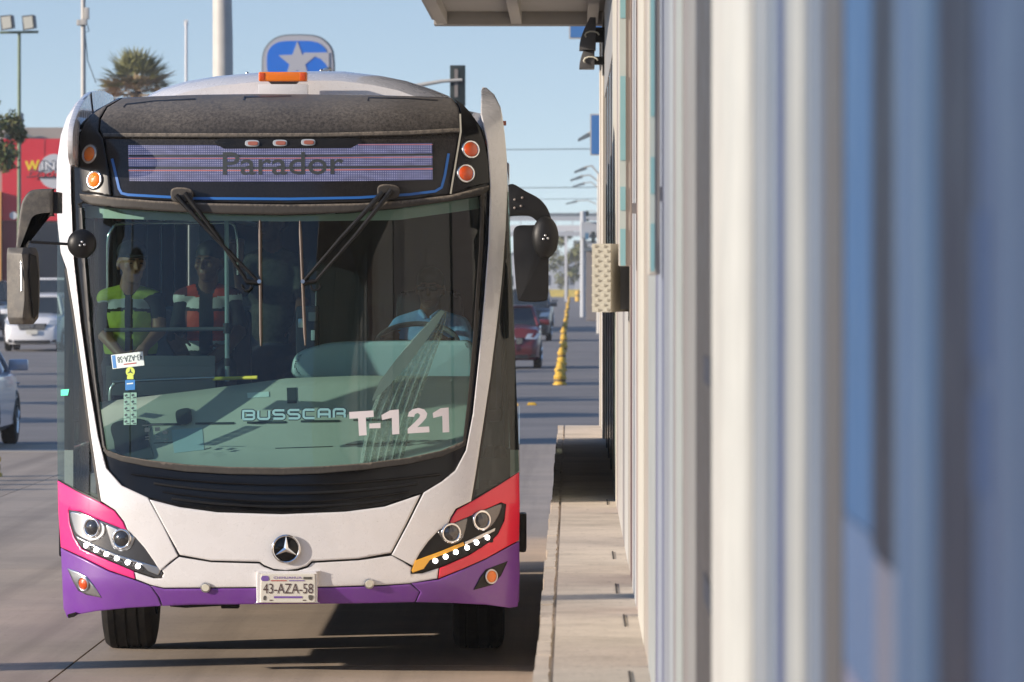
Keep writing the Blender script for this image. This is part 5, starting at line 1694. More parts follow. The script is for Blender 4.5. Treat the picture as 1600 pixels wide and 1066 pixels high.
def face_bits(parent, q, lipm='lip'):
    for s_ in (-1, 1):
        b_ = bmesh.new()
        bm_ell(b_, q(0.031 * s_, -0.0845, 0.002), (0.0085, 0.0055, 0.0042))
        bm_obj('eye', b_, 'eye_dark', parent, smooth=True)
    for s_ in (-1, 1):
        b_ = bmesh.new()
        bm_capsule(b_, q(0.016 * s_, -0.0945, 0.024), q(0.046 * s_, -0.087, 0.026), 0.0045, 0.003, 8)
        bm_obj('eyebrow', b_, 'hair_black', parent, smooth=True)
    b_ = bmesh.new()
    bm_capsule(b_, q(-0.018, -0.0915, -0.069), q(0.018, -0.0915, -0.069), 0.0035, 0.0035, 8)
    bm_obj('mouth', b_, lipm, parent, smooth=True)

# --- seated man in black cap and lime safety vest
per = thing('person', 'seated man in black cap and lime safety vest behind the windshield', 'person', 'people inside the bus', loc=tuple(P(205, 560, 33.35)), world_built=True)
Y1 = 33.25
hc = P(206, 412, Y1)
pr, q = head_prims(hc, math.radians(22), 1)
nk = P(200, 462, Y1 + .06)
sl, sr = P(168, 468, Y1 + .06), P(243, 470, Y1 + .04)
hips = P(204, 572, Y1 + .16)
prims = pr + [('c', hc + Vector((-.005, .02, -.08)), nk, 0.058, 0.062, 1), ('c', nk, sl, 0.062, 0.058, 0), ('c', nk, sr, 0.062, 0.058, 0),
              ('e', P(204, 495, Y1 + .07), (0.165, 0.115, 0.165), 0), ('e', P(204, 545, Y1 + .10), (0.155, 0.125, 0.15), 0), ('e', hips, (0.17, 0.14, 0.12), 2)]
el, er = P(160, 520, Y1 + .02), P(249, 517, Y1 + .0)
wl_, wr = P(190, 556, Y1 - .12), P(224, 545, Y1 - .14)
prims += [('c', sl, el, 0.055, 0.045, 0), ('c', el, wl_, 0.042, 0.028, 1), ('c', sr, P(247, 492, Y1 + .02), 0.055, 0.052, 0), ('c', P(247, 492, Y1 + .02), er, 0.046, 0.041, 1), ('c', er, wr, 0.041, 0.028, 1)]
hand(prims, wl_, (0.9, -0.2, -0.5), (0.4, 0.1, 0.9), (0.1, -1, .1), 1, 0.5)
hand(prims, wr, (-0.5, -0.25, -0.85), (0.85, 0, -0.5), (0, -1, .2), 1, 0.45)
for s_ in (-1, 1):
    kn = P(204 + 26 * s_, 588, Y1 - .28)
    prims += [('c', hips + Vector((0.09 * s_, 0, 0)), kn, 0.085, 0.065, 2), ('c', kn, kn + Vector((0, 0.02, -0.42)), 0.06, 0.045, 2), ('c', kn + Vector((0, 0, -.43)), kn + Vector((0, -.15, -.46)), 0.045, 0.035, 2)]
body = blob('body', prims, ['cloth_black', 'skin_tan', 'cloth_navy'], per)
face_bits(body, q)
capm = [('e', q(0, 0.012, 0.068), (0.086, 0.104, 0.072), 0), ('e', q(0, -0.100, 0.040), (0.068, 0.066, 0.010), 0)]
blob('cap', capm, ['cloth_black'], per, voxel=0.006)
def vest_assign(cx, lime, silver, dark, y_lo, bands, gap):
    def f(cen, idx):
        px = cen[:, 0] * F / cen[:, 1] + VX
        py = (H - cen[:, 2]) * F / cen[:, 1] + VY
        out = np.full(len(idx), lime)
        for (a, b, sl_) in bands:
            yy = py - sl_ * np.abs(px - cx)
            out[(yy > a) & (yy < b)] = silver
        out[np.abs(px - cx) < gap + np.clip((462 - py) * 0.35, 0, 40)] = dark
        for (a, b, sl_) in bands:
            yy = py - sl_ * np.abs(px - cx)
            out[(yy > b) & (yy < b + 5)] = dark
        return out
    return f
vp = [('c', P(190, 462, Y1 + .055), P(166, 466, Y1 + .055), 0.066, 0.058, 0), ('c', P(217, 463, Y1 + .055), P(240, 468, Y1 + .045), 0.066, 0.058, 0),
      ('e', P(204, 495, Y1 + .07), (0.172, 0.123, 0.168), 0), ('e', P(204, 540, Y1 + .10), (0.162, 0.133, 0.14), 0)]
blob('vest', vp, ['vest_lime', 'vest_silver', 'cloth_black'], per, voxel=0.008, assign=vest_assign(201, 0, 1, 2, 0, [(466, 480, .1)], 6))

# --- seated man in orange vest
per = thing('person', 'seated passenger in orange vest with white stripes, behind the vertical pole', 'person', 'people inside the bus', loc=tuple(P(328, 570, 33.75)), world_built=True)
Y2 = 33.65
hc = P(326, 410, Y2)
pr, q = head_prims(hc, math.radians(-20), 1, 3)
nk = P(324, 458, Y2 + .06)
sl, sr = P(288, 468, Y2 + .05), P(362, 466, Y2 + .06)
hips = P(325, 575, Y2 + .15)
el, er = P(277, 515, Y2), P(376, 515, Y2)
wl_, wr = P(268, 528, Y2 - .22), P(356, 545, Y2 - .2)
prims = pr + [('c', hc + Vector((0, .02, -.08)), nk, 0.058, 0.062, 1), ('c', nk, sl, 0.064, 0.06, 0), ('c', nk, sr, 0.064, 0.06, 0),
              ('e', P(325, 498, Y2 + .06), (0.17, 0.12, 0.17), 0), ('e', P(325, 548, Y2 + .09), (0.16, 0.13, 0.14), 0), ('e', hips, (0.17, 0.14, 0.12), 2),
              ('c', sl, el, 0.058, 0.05, 0), ('c', el, wl_, 0.046, 0.032, 0), ('c', sr, er, 0.058, 0.05, 0), ('c', er, wr, 0.046, 0.030, 1)]
hand(prims, wl_, (0.55, -0.35, -0.75), (0.8, 0.1, 0.5), (0.2, -1, .3), 1, 0.4, 1.12)
hand(prims, wr, (-0.8, -0.3, -0.5), (-0.4, 0, 0.8), (0.1, -1, .1), 1, 0.5)
for s_ in (-1, 1):
    kn = P(325 + 30 * s_, 590, Y2 - .32)
    prims += [('c', hips + Vector((0.09 * s_, 0, 0)), kn, 0.085, 0.065, 2), ('c', kn, kn + Vector((0, 0.02, -0.42)), 0.06, 0.045, 2), ('c', kn + Vector((0, 0, -.43)), kn + Vector((0, -.15, -.46)), 0.045, 0.035, 2)]
body = blob('body', prims, ['cloth_black', 'skin_brown', 'cloth_navy', 'hair_black'], per)
face_bits(body, q)
vp = [('c', P(308, 460, Y2 + .055), P(286, 466, Y2 + .045), 0.067, 0.062, 0), ('c', P(340, 460, Y2 + .055), P(363, 465, Y2 + .055), 0.067, 0.062, 0),
      ('e', P(325, 498, Y2 + .06), (0.177, 0.128, 0.173), 0), ('e', P(325, 540, Y2 + .09), (0.165, 0.138, 0.13), 0)]
def orange_vest(cen, idx):
    out = vest_assign(322, 0, 1, 2, 0, [(466, 484, -.12), (532, 548, 0)], 11)(cen, idx)
    px = cen[:, 0] * F / cen[:, 1] + VX
    out[(np.abs(px - 322) > 30) & (out == 0)] = 3          # sleeves and sides of the garment are maroon
    return out
blob('vest', vp, ['vest_orange', 'vest_white', 'cloth_black', 'vest_maroon'], per, voxel=0.008, assign=lambda cen, idx: orange_vest(cen, idx))

# --- standing man in camouflage holding the rail
per = thing('person', 'standing passenger in dark camouflage clothes behind the left wiper blade', 'person', 'people inside the bus', loc=(P(432, 0, 34.1).x, 34.1, 0.92), world_built=True)
Y3 = 34.1
hc = P(424, 352, Y3) + Vector((0, 0, 0.02))
pr, q = head_prims(hc, math.radians(-35), 1, 3)
nk = P(426, 398, Y3 + .05)
sl, sr = P(392, 412, Y3 + .04), P(464, 414, Y3 + .05)
hips = Vector((P(430, 0, Y3).x, Y3 + .04, 1.72))
el = P(379, 452, Y3 - .10); wl_ = P(371, 405, Y3 - .40)
er = P(474, 470, Y3 - .05); wr = P(466, 505, Y3 - .25)
prims = pr + [('c', hc + Vector((0, .02, -.08)), nk, 0.058, 0.062, 1), ('c', nk, sl, 0.066, 0.066, 0), ('c', nk, sr, 0.066, 0.066, 0),
              ('e', P(428, 445, Y3 + .05), (0.185, 0.125, 0.18), 0), ('e', P(429, 500, Y3 + .05), (0.165, 0.12, 0.17), 0), ('e', hips, (0.175, 0.13, 0.12), 2),
              ('c', sl, el, 0.06, 0.05, 0), ('c', el, P(374, 425, Y3 - .27), 0.046, 0.036, 1), ('c', P(374, 425, Y3 - .27), wl_, 0.036, 0.030, 1),
              ('c', sr, er, 0.06, 0.05, 0), ('c', er, wr, 0.046, 0.032, 1)]
hand(prims, wl_, (0.0, -0.3, 1), (-1, 0, 0), (0, -1, 0), 1, 0.9, 1.1)
hand(prims, wr, (-0.2, -0.3, -0.9), (-0.9, 0, 0), (0, -1, 0), 1, 0.5)
for s_ in (-1, 1):
    kn = Vector((hips.x + 0.11 * s_, Y3 + 0.0, 1.38))
    an = Vector((hips.x + 0.12 * s_, Y3 + 0.05, 1.0))
    prims += [('c', hips + Vector((0.09 * s_, 0, 0)), kn, 0.092, 0.066, 2), ('c', kn, an, 0.062, 0.046, 2), ('c', an + Vector((0, 0, -.03)), an + Vector((0, -.16, -.045)), 0.045, 0.035, 2)]
body = blob('body', prims, ['camo', 'skin_brown', 'cloth_navy', 'hair_black'], per)
face_bits(body, q)

# --- driver in light blue shirt and sunglasses
per = thing('person', 'bus driver in light blue shirt and dark sunglasses at the steering wheel', 'person', 'people inside the bus', loc=tuple(P(665, 580, 33.3)), world_built=True)
Y4 = 33.45
hc = P(672, 452, Y4)
pr, q = head_prims(hc, math.radians(-8), 1, 3)
nk = P(672, 497, Y4 + .06)
sl, sr = P(628, 510, Y4 + .05), P(718, 511, Y4 + .05)
hips = P(672, 612, Y4 + .16)
el, er = P(600, 545, Y4 - .05), P(738, 552, Y4 - .05)
wl_, wr = P(600, 531, Y4 - .24), P(702, 536, Y4 - .24)
prims = pr + [('c', hc + Vector((0, .02, -.08)), nk, 0.058, 0.064, 1), ('c', nk, sl, 0.068, 0.066, 0), ('c', nk, sr, 0.068, 0.066, 0),
              ('e', P(672, 540, Y4 + .06), (0.19, 0.13, 0.18), 0), ('e', P(672, 592, Y4 + .10), (0.175, 0.15, 0.15), 0), ('e', hips, (0.18, 0.15, 0.12), 2),
              ('c', sl, el, 0.066, 0.055, 0), ('c', el, wl_, 0.046, 0.030, 1), ('c', sr, er, 0.066, 0.055, 0), ('c', er, wr, 0.046, 0.030, 1)]
hand(prims, wl_, (0.6, -0.5, 0.3), (0.3, 0.6, 0.6), (0.2, -.6, .7), 1, 0.9)
hand(prims, wr, (-0.5, -0.5, 0.3), (-0.3, 0.6, 0.6), (0.2, -.6, .7), 1, 0.9)
for s_ in (-1, 1):
    kn = P(672 + 36 * s_, 640, Y4 - .30)
    prims += [('c', hips + Vector((0.09 * s_, 0, 0)), kn, 0.085, 0.065, 2), ('c', kn, kn + Vector((0, -0.05, -0.42)), 0.06, 0.045, 2), ('c', kn + Vector((0, -.06, -.43)), kn + Vector((0, -.2, -.44)), 0.045, 0.035, 2)]
body = blob('body', prims, ['cloth_blue', 'skin_brown', 'cloth_navy', 'hair_black'], per)
face_bits(body, q)
col = [('c', q(-.055, .0, -.135), q(-.02, -.07, -.165), 0.018, 0.014, 0), ('c', q(.055, .0, -.135), q(.02, -.07, -.165), 0.018, 0.014, 0)]
blob('collar', col, ['cloth_blue'], per, voxel=0.006)
sg = [('e', q(-0.033, -0.098, 0.004), (0.028, 0.008, 0.019), 0), ('e', q(0.033, -0.098, 0.004), (0.028, 0.008, 0.019), 0), ('c', q(-0.01, -0.104, 0.008), q(0.01, -0.104, 0.008), 0.004, 0.004, 0),
      ('c', q(-0.06, -0.09, 0.006), q(-0.08, 0.0, 0.006), 0.004, 0.004, 0), ('c', q(0.06, -0.09, 0.006), q(0.08, 0.0, 0.006), 0.004, 0.004, 0)]
blob('sunglasses', sg, ['eye_dark'], per, voxel=0.004, smooth_it=2)
# ================================================================== CARS
mat('car_white', (0.72, 0.72, 0.73), 0.3, coat=0.6)
mat('car_silver', (0.40, 0.44, 0.52), 0.3, metal=0.4, coat=0.6)
mat('car_red', (0.13, 0.02, 0.022), 0.3, coat=0.6)
mat('car_dark', (0.02, 0.022, 0.026), 0.3, coat=0.5)
mat('car_grey', (0.20, 0.21, 0.23), 0.3, coat=0.5)
mat('car_window', (0.02, 0.028, 0.034), 0.06, coat=0.5)
mat('car_lamp', (0.75, 0.75, 0.72), 0.12, metal=0.6, coat=0.8)
mat('car_trim', (0.02, 0.02, 0.02), 0.5)

def car(label, loc, rz, L, W, Ht, paint, suv=False, away=False):
    t = thing('car', label, 'car', 'cars on the street', loc=loc, rz=rz)
    w = W / 2
    hood = 0.62 * Ht if suv else 0.66 * Ht
    belt = 0.66 * Ht if suv else 0.68 * Ht
    tail = 0.68 * Ht if suv else 0.72 * Ht
    st = [(-.5, .72, .30, .40 * Ht), (-.485, .86, .22, .46 * Ht), (-.44, .95, .20, hood - .06), (-.36, .985, .20, hood), (-.20, 1, .20, belt), (.05, 1, .20, belt), (.30, 1, .20, belt + .02), (.42, .97, .22, tail), (.48, .88, .26, tail - .05), (.5, .74, .34, .5 * Ht)]
    bm = bmesh.new()
    rr = []
    for y, f, zb, zt in st:
        ww = w * f
        zm = zb + (zt - zb) * .55
        half = [(0, zb), (ww * .85, zb), (ww * .97, zb + .08), (ww, zm), (ww * .97, zt - .07), (ww * .88, zt - .01), (ww * .5, zt + .025), (0, zt + .035)]
        ring = [(x, z) for x, z in half] + [(-x, z) for x, z in half[-2:0:-1]]
        rr.append([bm.verts.new((x, y * L, z)) for x, z in ring])
    n = len(rr[0])
    for i in range(len(rr) - 1):
        for k in range(n):
            bm.faces.new((rr[i][k], rr[i][(k + 1) % n], rr[i + 1][(k + 1) % n], rr[i + 1][k]))
    bm.faces.new(rr[0]); bm.faces.new(rr[-1][::-1])
    bm_obj('body', bm, paint, t, smooth=True, angle=38)
    # cabin
    yb0, yt0 = -.22 * L, -.075 * L
    yt1, yb1 = (.36 * L, .46 * L) if suv else (.20 * L, .40 * L)
    zb = belt - .02
    def cab(name, inset, z0, z1, m, parent, wb=.90, wt=.72):
        bm = bmesh.new()
        lo = [(-w * wb + inset, yb0 + inset * 2), (w * wb - inset, yb0 + inset * 2), (w * wb - inset, yb1 - inset), (-w * wb + inset, yb1 - inset)]
        hi = [(-w * wt + inset, yt0 + inset), (w * wt - inset, yt0 + inset), (w * wt - inset, yt1 - inset), (-w * wt + inset, yt1 - inset)]
        a = [bm.verts.new((x, y, z0)) for x, y in lo]; b = [bm.verts.new((x, y, z1)) for x, y in hi]
        bm.faces.new(a[::-1]); bm.faces.new(b)
        for k in range(4):
            bm.faces.new((a[k], a[(k + 1) % 4], b[(k + 1) % 4], b[k]))
        bmesh.ops.bevel(bm, geom=list(bm.edges), offset=0.03, segments=2, affect='EDGES')
        return bm_obj(name, bm, m, parent, smooth=True, angle=30)
    cab('windows', 0.0, zb, Ht - .05, 'car_window', t)
    bm = bmesh.new()
    bm_box(bm, (-w * .72 - .01, yt0 - .03, Ht - .085), (w * .72 + .01, yt1 + .03, Ht), 0.03, 3)
    bm_obj('roof', bm, paint, t, smooth=True, angle=40)
    for s in (-1, 1):
        for (x0, y0, x1, y1) in ((.90, yb0, .72, yt0), (.905, -.0 * L, .735, .02 * L), (.90, yb1, .72, yt1)):
            tube('pillar', [(s * w * x0, y0, zb), (s * w * x1, y1, Ht - .06)], .038, paint, t, seg=8)
        m_ = box('side_mirror', (s * w * .93 if s > 0 else s * (w + .20), -.185 * L, belt + .0), (s * (w + .20) if s > 0 else s * w * .93, -.185 * L + .10, belt + .15), paint, t, bevel=0.03)
        y0 = -.492 * L
        pts = [(s * w * .52, y0 + .06, .50 * Ht - .06), (s * w * .86, y0 + .10, .50 * Ht - .06), (s * w * .98, y0 + .26, .56 * Ht), (s * w * .60, y0 + .15, .55 * Ht)]
        prism('headlight', [Vector(p) for p in pts], Vector((0, -0.06, 0.0)), 'car_lamp', t, bevel=0.012)
        prism('tail_lamp', [Vector((s * w * .6, .485 * L, .52 * Ht)), Vector((s * w * .92, .47 * L, .52 * Ht)), Vector((s * w * .92, .465 * L, .60 * Ht)), Vector((s * w * .6, .48 * L, .60 * Ht))], Vector((0, .05, 0)), 'marker_red', t, bevel=0.01)
        box('fog_lamp', (s * w * .72 - .09, y0 - .02, .27), (s * w * .72 + .09, y0 + .1, .36), 'car_trim', t, bevel=0.02)
        for ya in (-.315, .285):
            R, Wd = .325, .20
            bm = bmesh.new()
            pf_ = [(-.5, .6), (-.5, .9), (-.38, 1), (.38, 1), (.5, .9), (.5, .6)]
            seg = 28
            xc = s * (w - .105)
            q = [[bm.verts.new((xc + a * Wd, ya * L + R * b * math.sin(2 * math.pi * k / seg), R - R * b * math.cos(2 * math.pi * k / seg))) for k in range(seg)] for a, b in pf_]
            for i in range(5):
                for k in range(seg):
                    bm.faces.new((q[i][k], q[i][(k + 1) % seg], q[i + 1][(k + 1) % seg], q[i + 1][k]))
            wh = bm_obj('wheel', bm, 'rubber', t, smooth=True, angle=35)
            bm = bmesh.new()
            bm_tube(bm, [(xc - .085, ya * L, R), (xc + .085, ya * L, R)], R * .61, 20)
            for k in range(5):
                a = 2 * math.pi * k / 5
                bm_tube(bm, [(xc + s * .088, ya * L, R), (xc + s * .088, ya * L + R * .56 * math.cos(a), R + R * .56 * math.sin(a))], .03, 6)
            bm_obj('rim', bm, 'steel', wh, smooth=True, angle=40)
            # dark arch round the wheel
            bm = bmesh.new()
            bm_tube(bm, [(s * (w - .03), ya * L + (R + .05) * math.cos(a), R + (R + .05) * math.sin(a)) for a in [math.pi * k / 12 for k in range(13)]], .03, 6)
            bm_obj('wheel_arch', bm, 'car_trim', t, smooth=True)
    g_ = prism('grille', [Vector((x * w, -.507 * L, z)) for x, z in ((-.50, .52 * Ht - .05), (.50, .52 * Ht - .05), (.42, .38 * Ht), (-.42, .38 * Ht))], Vector((0, .08, 0)), 'car_trim', t, bevel=0.01)
    for k in range(3):
        box('bar', (-.44 * w, -.511 * L, .40 * Ht + .045 * k), (.44 * w, -.503 * L, .40 * Ht + .045 * k + .014), 'car_lamp', g_)
    b_ = bmesh.new()
    bmesh.ops.create_cone(b_, cap_ends=True, segments=18, radius1=.065, radius2=.065, depth=.02, matrix=Matrix.Translation((0, -.513 * L, .455 * Ht)) @ Matrix.Rotation(math.pi / 2, 4, 'X'))
    bm_obj('badge', b_, 'chrome', t)
    box('lower_intake', (-.62 * w, -.508 * L, .24), (.62 * w, -.46 * L, .34), 'car_trim', t, bevel=0.02)
    box('number_plate', (-.17, -.518 * L, .38 * Ht - .13), (.17, -.512 * L, .38 * Ht + .0), 'plate_white', t)
    return t
def ground_y(py): return H * F / (py - VY)
Y = ground_y(549)
car('white crossover facing the camera beside the bus on the left', ((50 - VX) * Y / F, Y + 2.1, 0), 0, 4.2, 1.80, 1.72, 'car_white', suv=True)
car('silver sedan cut off by the left picture edge', (-7.43 - .88, 74.85, 0), math.pi, 4.45, 1.76, 1.46, 'car_silver')
Y = ground_y(576)
car('dark red car behind the bus, right of its side', ((846 - VX) * Y / F - .86, Y + 2.0, 0), 0, 4.0, 1.72, 1.56, 'car_red')
Y = 205
car('black pickup high car following the dark red car', ((862 - VX) * Y / F - .92, Y, 0), 0, 4.9, 1.84, 1.85, 'car_dark', suv=True)
Y = 262
car('farthest grey car in the lane behind the black one', ((866 - VX) * Y / F - .95, Y, 0), 0, 4.5, 1.84, 1.75, 'car_grey', suv=True)
Y = 215
car('pale car with bright windshield above the white crossover', ((84 - VX) * Y / F, Y, 0.55), 0, 4.4, 1.78, 1.7, 'car_white', suv=True)
Y = 186
car('black car at the left edge behind the mirror', ((-22 - VX) * Y / F, Y, 0.35), 0, 4.5, 1.80, 1.8, 'car_dark', suv=True)
rs = mesh('raised_road', [(-34, 177, -0.012), (-8, 177, -0.012), (-8, 190, .34), (-34, 190, .34), (-8, 215, .55), (-34, 215, .55), (-8, 330, .6), (-34, 330, .6), (-7.2, 190, -0.02), (-7.2, 330, -.02)], [(0, 1, 2, 3), (3, 2, 4, 5), (5, 4, 6, 7), (1, 8, 2), (2, 8, 9, 6, 4)], 'asphalt')
tag(rs, kind='structure')

# ================================================================== LANE POSTS
mat('bollard_yellow', (0.66, 0.40, 0.035), 0.6, var=0.15, vscale=8, dirt=(0.25, 0.16, 0.05), dscale=9, damt=0.5)
mat('bollard_dark', (0.16, 0.10, 0.03), 0.7)
bm = bmesh.new()
prf = [(.150, 0), (.150, .035), (.125, .05), (.118, .16), (.135, .175), (.135, .215), (.11, .235), (.085, .31), (.045, .355), (0.001, .37)]
seg = 18
rr = [[bm.verts.new((r * math.cos(2 * math.pi * k / seg), r * math.sin(2 * math.pi * k / seg), z)) for k in range(seg)] for r, z in prf]
for i in range(len(rr) - 1):
    for k in range(seg):
        bm.faces.new((rr[i][k], rr[i][(k + 1) % seg], rr[i + 1][(k + 1) % seg], rr[i + 1][k]))
bmesh.ops.recalc_face_normals(bm, faces=bm.faces)
bol_me = bpy.data.meshes.new('lane_post'); bm.to_mesh(bol_me); bm.free(); bol_me.shade_smooth(); bol_me.materials.append(M('bollard_yellow'))
bm = bmesh.new()
bm_tube(bm, [(0, 0, .075), (0, 0, .135)], .128, 18)
band_me = bpy.data.meshes.new('band'); bm.to_mesh(band_me); bm.free(); band_me.materials.append(M('bollard_dark'))
line = [ground_y(y) for y in (601, 592, 579, 562, 549, 536, 525, 515, 506, 498, 491, 485, 480, 475.5, 471.5, 468)]
words_ = ['nearest', 'second', 'third', 'fourth', 'fifth', 'sixth', 'seventh', 'eighth', 'ninth', 'tenth', 'eleventh', 'twelfth', 'thirteenth', 'fourteenth', 'fifteenth', 'sixteenth', 'seventeenth', 'eighteenth', 'farthest']
for i, Y in enumerate(line):
    py = VY + H * F / Y
    px = np.interp(py, [455, 500, 545, 601], [891.5, 884.5, 879.5, 875.5]) + random.uniform(-.8, .8)
    o = bpy.data.objects.new('lane_post', bol_me); COL.objects.link(o)
    sc = random.uniform(.88, 1.0)
    o.location = ((px - VX) * Y / F, Y, -0.012); o.scale = (sc, sc, sc * random.uniform(.95, 1.1)); o.rotation_euler = (random.uniform(-.06, .06), random.uniform(-.06, .06), 0)
    if i == 4: o.rotation_euler = (0.1, 0.12, 0)
    tag(o, '%s yellow lane post in the row beyond the bus' % (words_[i] if i < len(line) - 1 else 'farthest'), 'lane post', 'yellow lane posts beyond the bus')
    b = bpy.data.objects.new('band', band_me); COL.objects.link(b); b.parent = o
for i, Y in enumerate((63.6, 62.2, 60.9, 59.4)):
    o = bpy.data.objects.new('lane_post', bol_me); COL.objects.link(o)
    o.location = (-6.52 - 0.04 * i, Y, 0); o.scale = (1.0, 1.0, 1.0)
    tag(o, 'yellow lane post at the left picture edge near the silver sedan' if i == 0 else '%s yellow lane post at the left edge, known by its shadow' % words_[i], 'lane post', 'yellow lane posts at the left')
    b = bpy.data.objects.new('band', band_me); COL.objects.link(b); b.parent = o
o = thing('road_stud', 'small yellow road stud beside the end of the bus', 'road stud', loc=tuple(Vector(((831 - VX) * 100 / F, 100, -.012))))
prism('stud', [Vector((-.09, 0, 0)), Vector((.09, 0, 0)), Vector((.06, 0, .05)), Vector((-.06, 0, .05))], Vector((0, .12, 0)), 'bollard_yellow', o, bevel=.006)

# ================================================================== TREES
mat('leaf_green', (0.055, 0.085, 0.022), 0.65, objvar=0.1)
mat('leaf_olive', (0.12, 0.105, 0.03), 0.65)
mat('leaf_light', (0.16, 0.17, 0.05), 0.65)
mat('bark', (0.13, 0.10, 0.075), 0.9, var=0.2, vscale=10)
mat('palm_green', (0.17, 0.17, 0.055), 0.55)
mat('palm_dry', (0.42, 0.29, 0.16), 0.8)
def crown_mesh(name, R, RZ, n, leaf, seed, mats, clumps=22):
    rnd = random.Random(seed)
    cl = []
    for _ in range(clumps):
        while True:
            v = Vector((rnd.uniform(-1, 1), rnd.uniform(-1, 1), rnd.uniform(-1, 1)))
            if .25 < v.length < 1: break
        cl.append((Vector((v.x * R, v.y * R, v.z * RZ)), rnd.uniform(.22, .42) * R))
    vs, fs, mi = [], [], []
    for _ in range(n):
        c, r = rnd.choice(cl)
        d = Vector((rnd.gauss(0, 1), rnd.gauss(0, 1), rnd.gauss(0, 1))).normalized()
        p = c + d * r * rnd.uniform(.5, 1.05)
        a = Vector((rnd.gauss(0, 1), rnd.gauss(0, 1), rnd.gauss(0, 1))).normalized()
        b = a.cross(d + Vector((.01, .02, .03))).normalized()
        s = leaf * rnd.uniform(.6, 1.3)
        i = len(vs)
        vs += [p - a * s, p + b * s * .45, p + a * s, p - b * s * .45]
        fs.append((i, i + 1, i + 2, i + 3))
        mi.append(rnd.choices(range(len(mats)), [3, 2, 1][:len(mats)])[0])
    me = bpy.data.meshes.new(name)
    me.from_pydata([tuple(v) for v in vs], [], fs)
    me.polygons.foreach_set('material_index', mi)
    for m in mats: me.materials.append(M(m))
    me.update()
    return me
def tree(label, loc, h, R, RZ, n, leaf, seed, mats, group=None, name='tree'):
    t = thing(name, label, 'tree', group, loc=loc)
    bm = bmesh.new()
    top = Vector((0.1 * R, 0, h - RZ))
    bm_tube(bm, [(0, 0, 0), (0.03 * h, .02, h * .35), tuple(top), (top.x * 1.2, 0, h - .5 * RZ)], [.16 * R * .5 + .05, .11, .08, .03], 8)
    rnd = random.Random(seed)
    for k in range(5):
        a = rnd.uniform(0, 6.28)
        bm_tube(bm, [tuple(top - Vector((0, 0, .2 * RZ))), (top.x + .4 * R * math.cos(a), .4 * R * math.sin(a), h - .7 * RZ), (top.x + .75 * R * math.cos(a), .75 * R * math.sin(a), h - rnd.uniform(.3, .9) * RZ)], [.05, .035, .012], 6)
    bm_obj('trunk', bm, 'bark', t, smooth=True)
    o = link('crown', crown_mesh('crown', R, RZ, n, leaf, seed, mats), None, t)
    o.location = (top.x, 0, h - RZ * .9)
    return t
Y = 150
tree('leafy street tree at the upper left edge beside the floodlight pole', ((-30 - VX) * Y / F, Y, 0), 6.75, 0.95, 0.95, 2600, .085, 3, ['leaf_green', 'leaf_olive', 'leaf_light'])
# trees along the median behind the bus, throwing the bars of shade across the far lanes
proto = tree('nearest small tree of the median hidden behind the bus', (-6.2, 108, 0), 4.3, 1.15, 1.2, 700, .22, 11, ['leaf_green', 'leaf_olive'], 'median trees behind the bus')
gp = ['second', 'third', 'fourth', 'fifth', 'sixth', 'seventh', 'eighth', 'ninth', 'tenth', 'eleventh', 'twelfth', 'thirteenth', 'fourteenth', 'fifteenth', 'sixteenth', 'seventeenth']
Y = 108
for i, nm in enumerate(gp):
    Y += random.uniform(5.5, 9.5) * (1 + i * .10)
    c = copy_tree(proto, None, '%s small tree of the median hidden behind the bus' % nm)
    c.location = (-6.0 - 0.010 * (Y - 108) - random.uniform(0, .8), Y, 0)
    c.rotation_euler = (0, 0, random.uniform(0, 6))
    s = random.uniform(.85, 1.15)
    c.scale = (s, s, s * random.uniform(.95, 1.1))
# shade trees on the left pavement, just outside the picture
for i, (x, yy, h_) in enumerate(((-21.5, 70, 1.5), (-24, 84, 1.6), (-22.5, 97, 1.5), (-25.5, 112, 1.7), (-26, 128, 1.6))):
    c = copy_tree(proto, None, '%s shade tree on the left pavement, known by its shadow' % ['first', 'second', 'third', 'fourth', 'fifth'][i])
    c['group'] = 'shade trees on the left pavement'
    c.location = (x, yy, 0.0)
    c.scale = (h_, h_, h_)
    c.rotation_euler = (0, 0, i * 1.3)
Y = 640
tree('green roadside tree under the far footbridge', ((884 - VX) * Y / F, Y, 0), 7.2, 2.6, 2.9, 2200, .26, 21, ['leaf_light', 'leaf_green', 'leaf_olive'], name='roadside_tree')

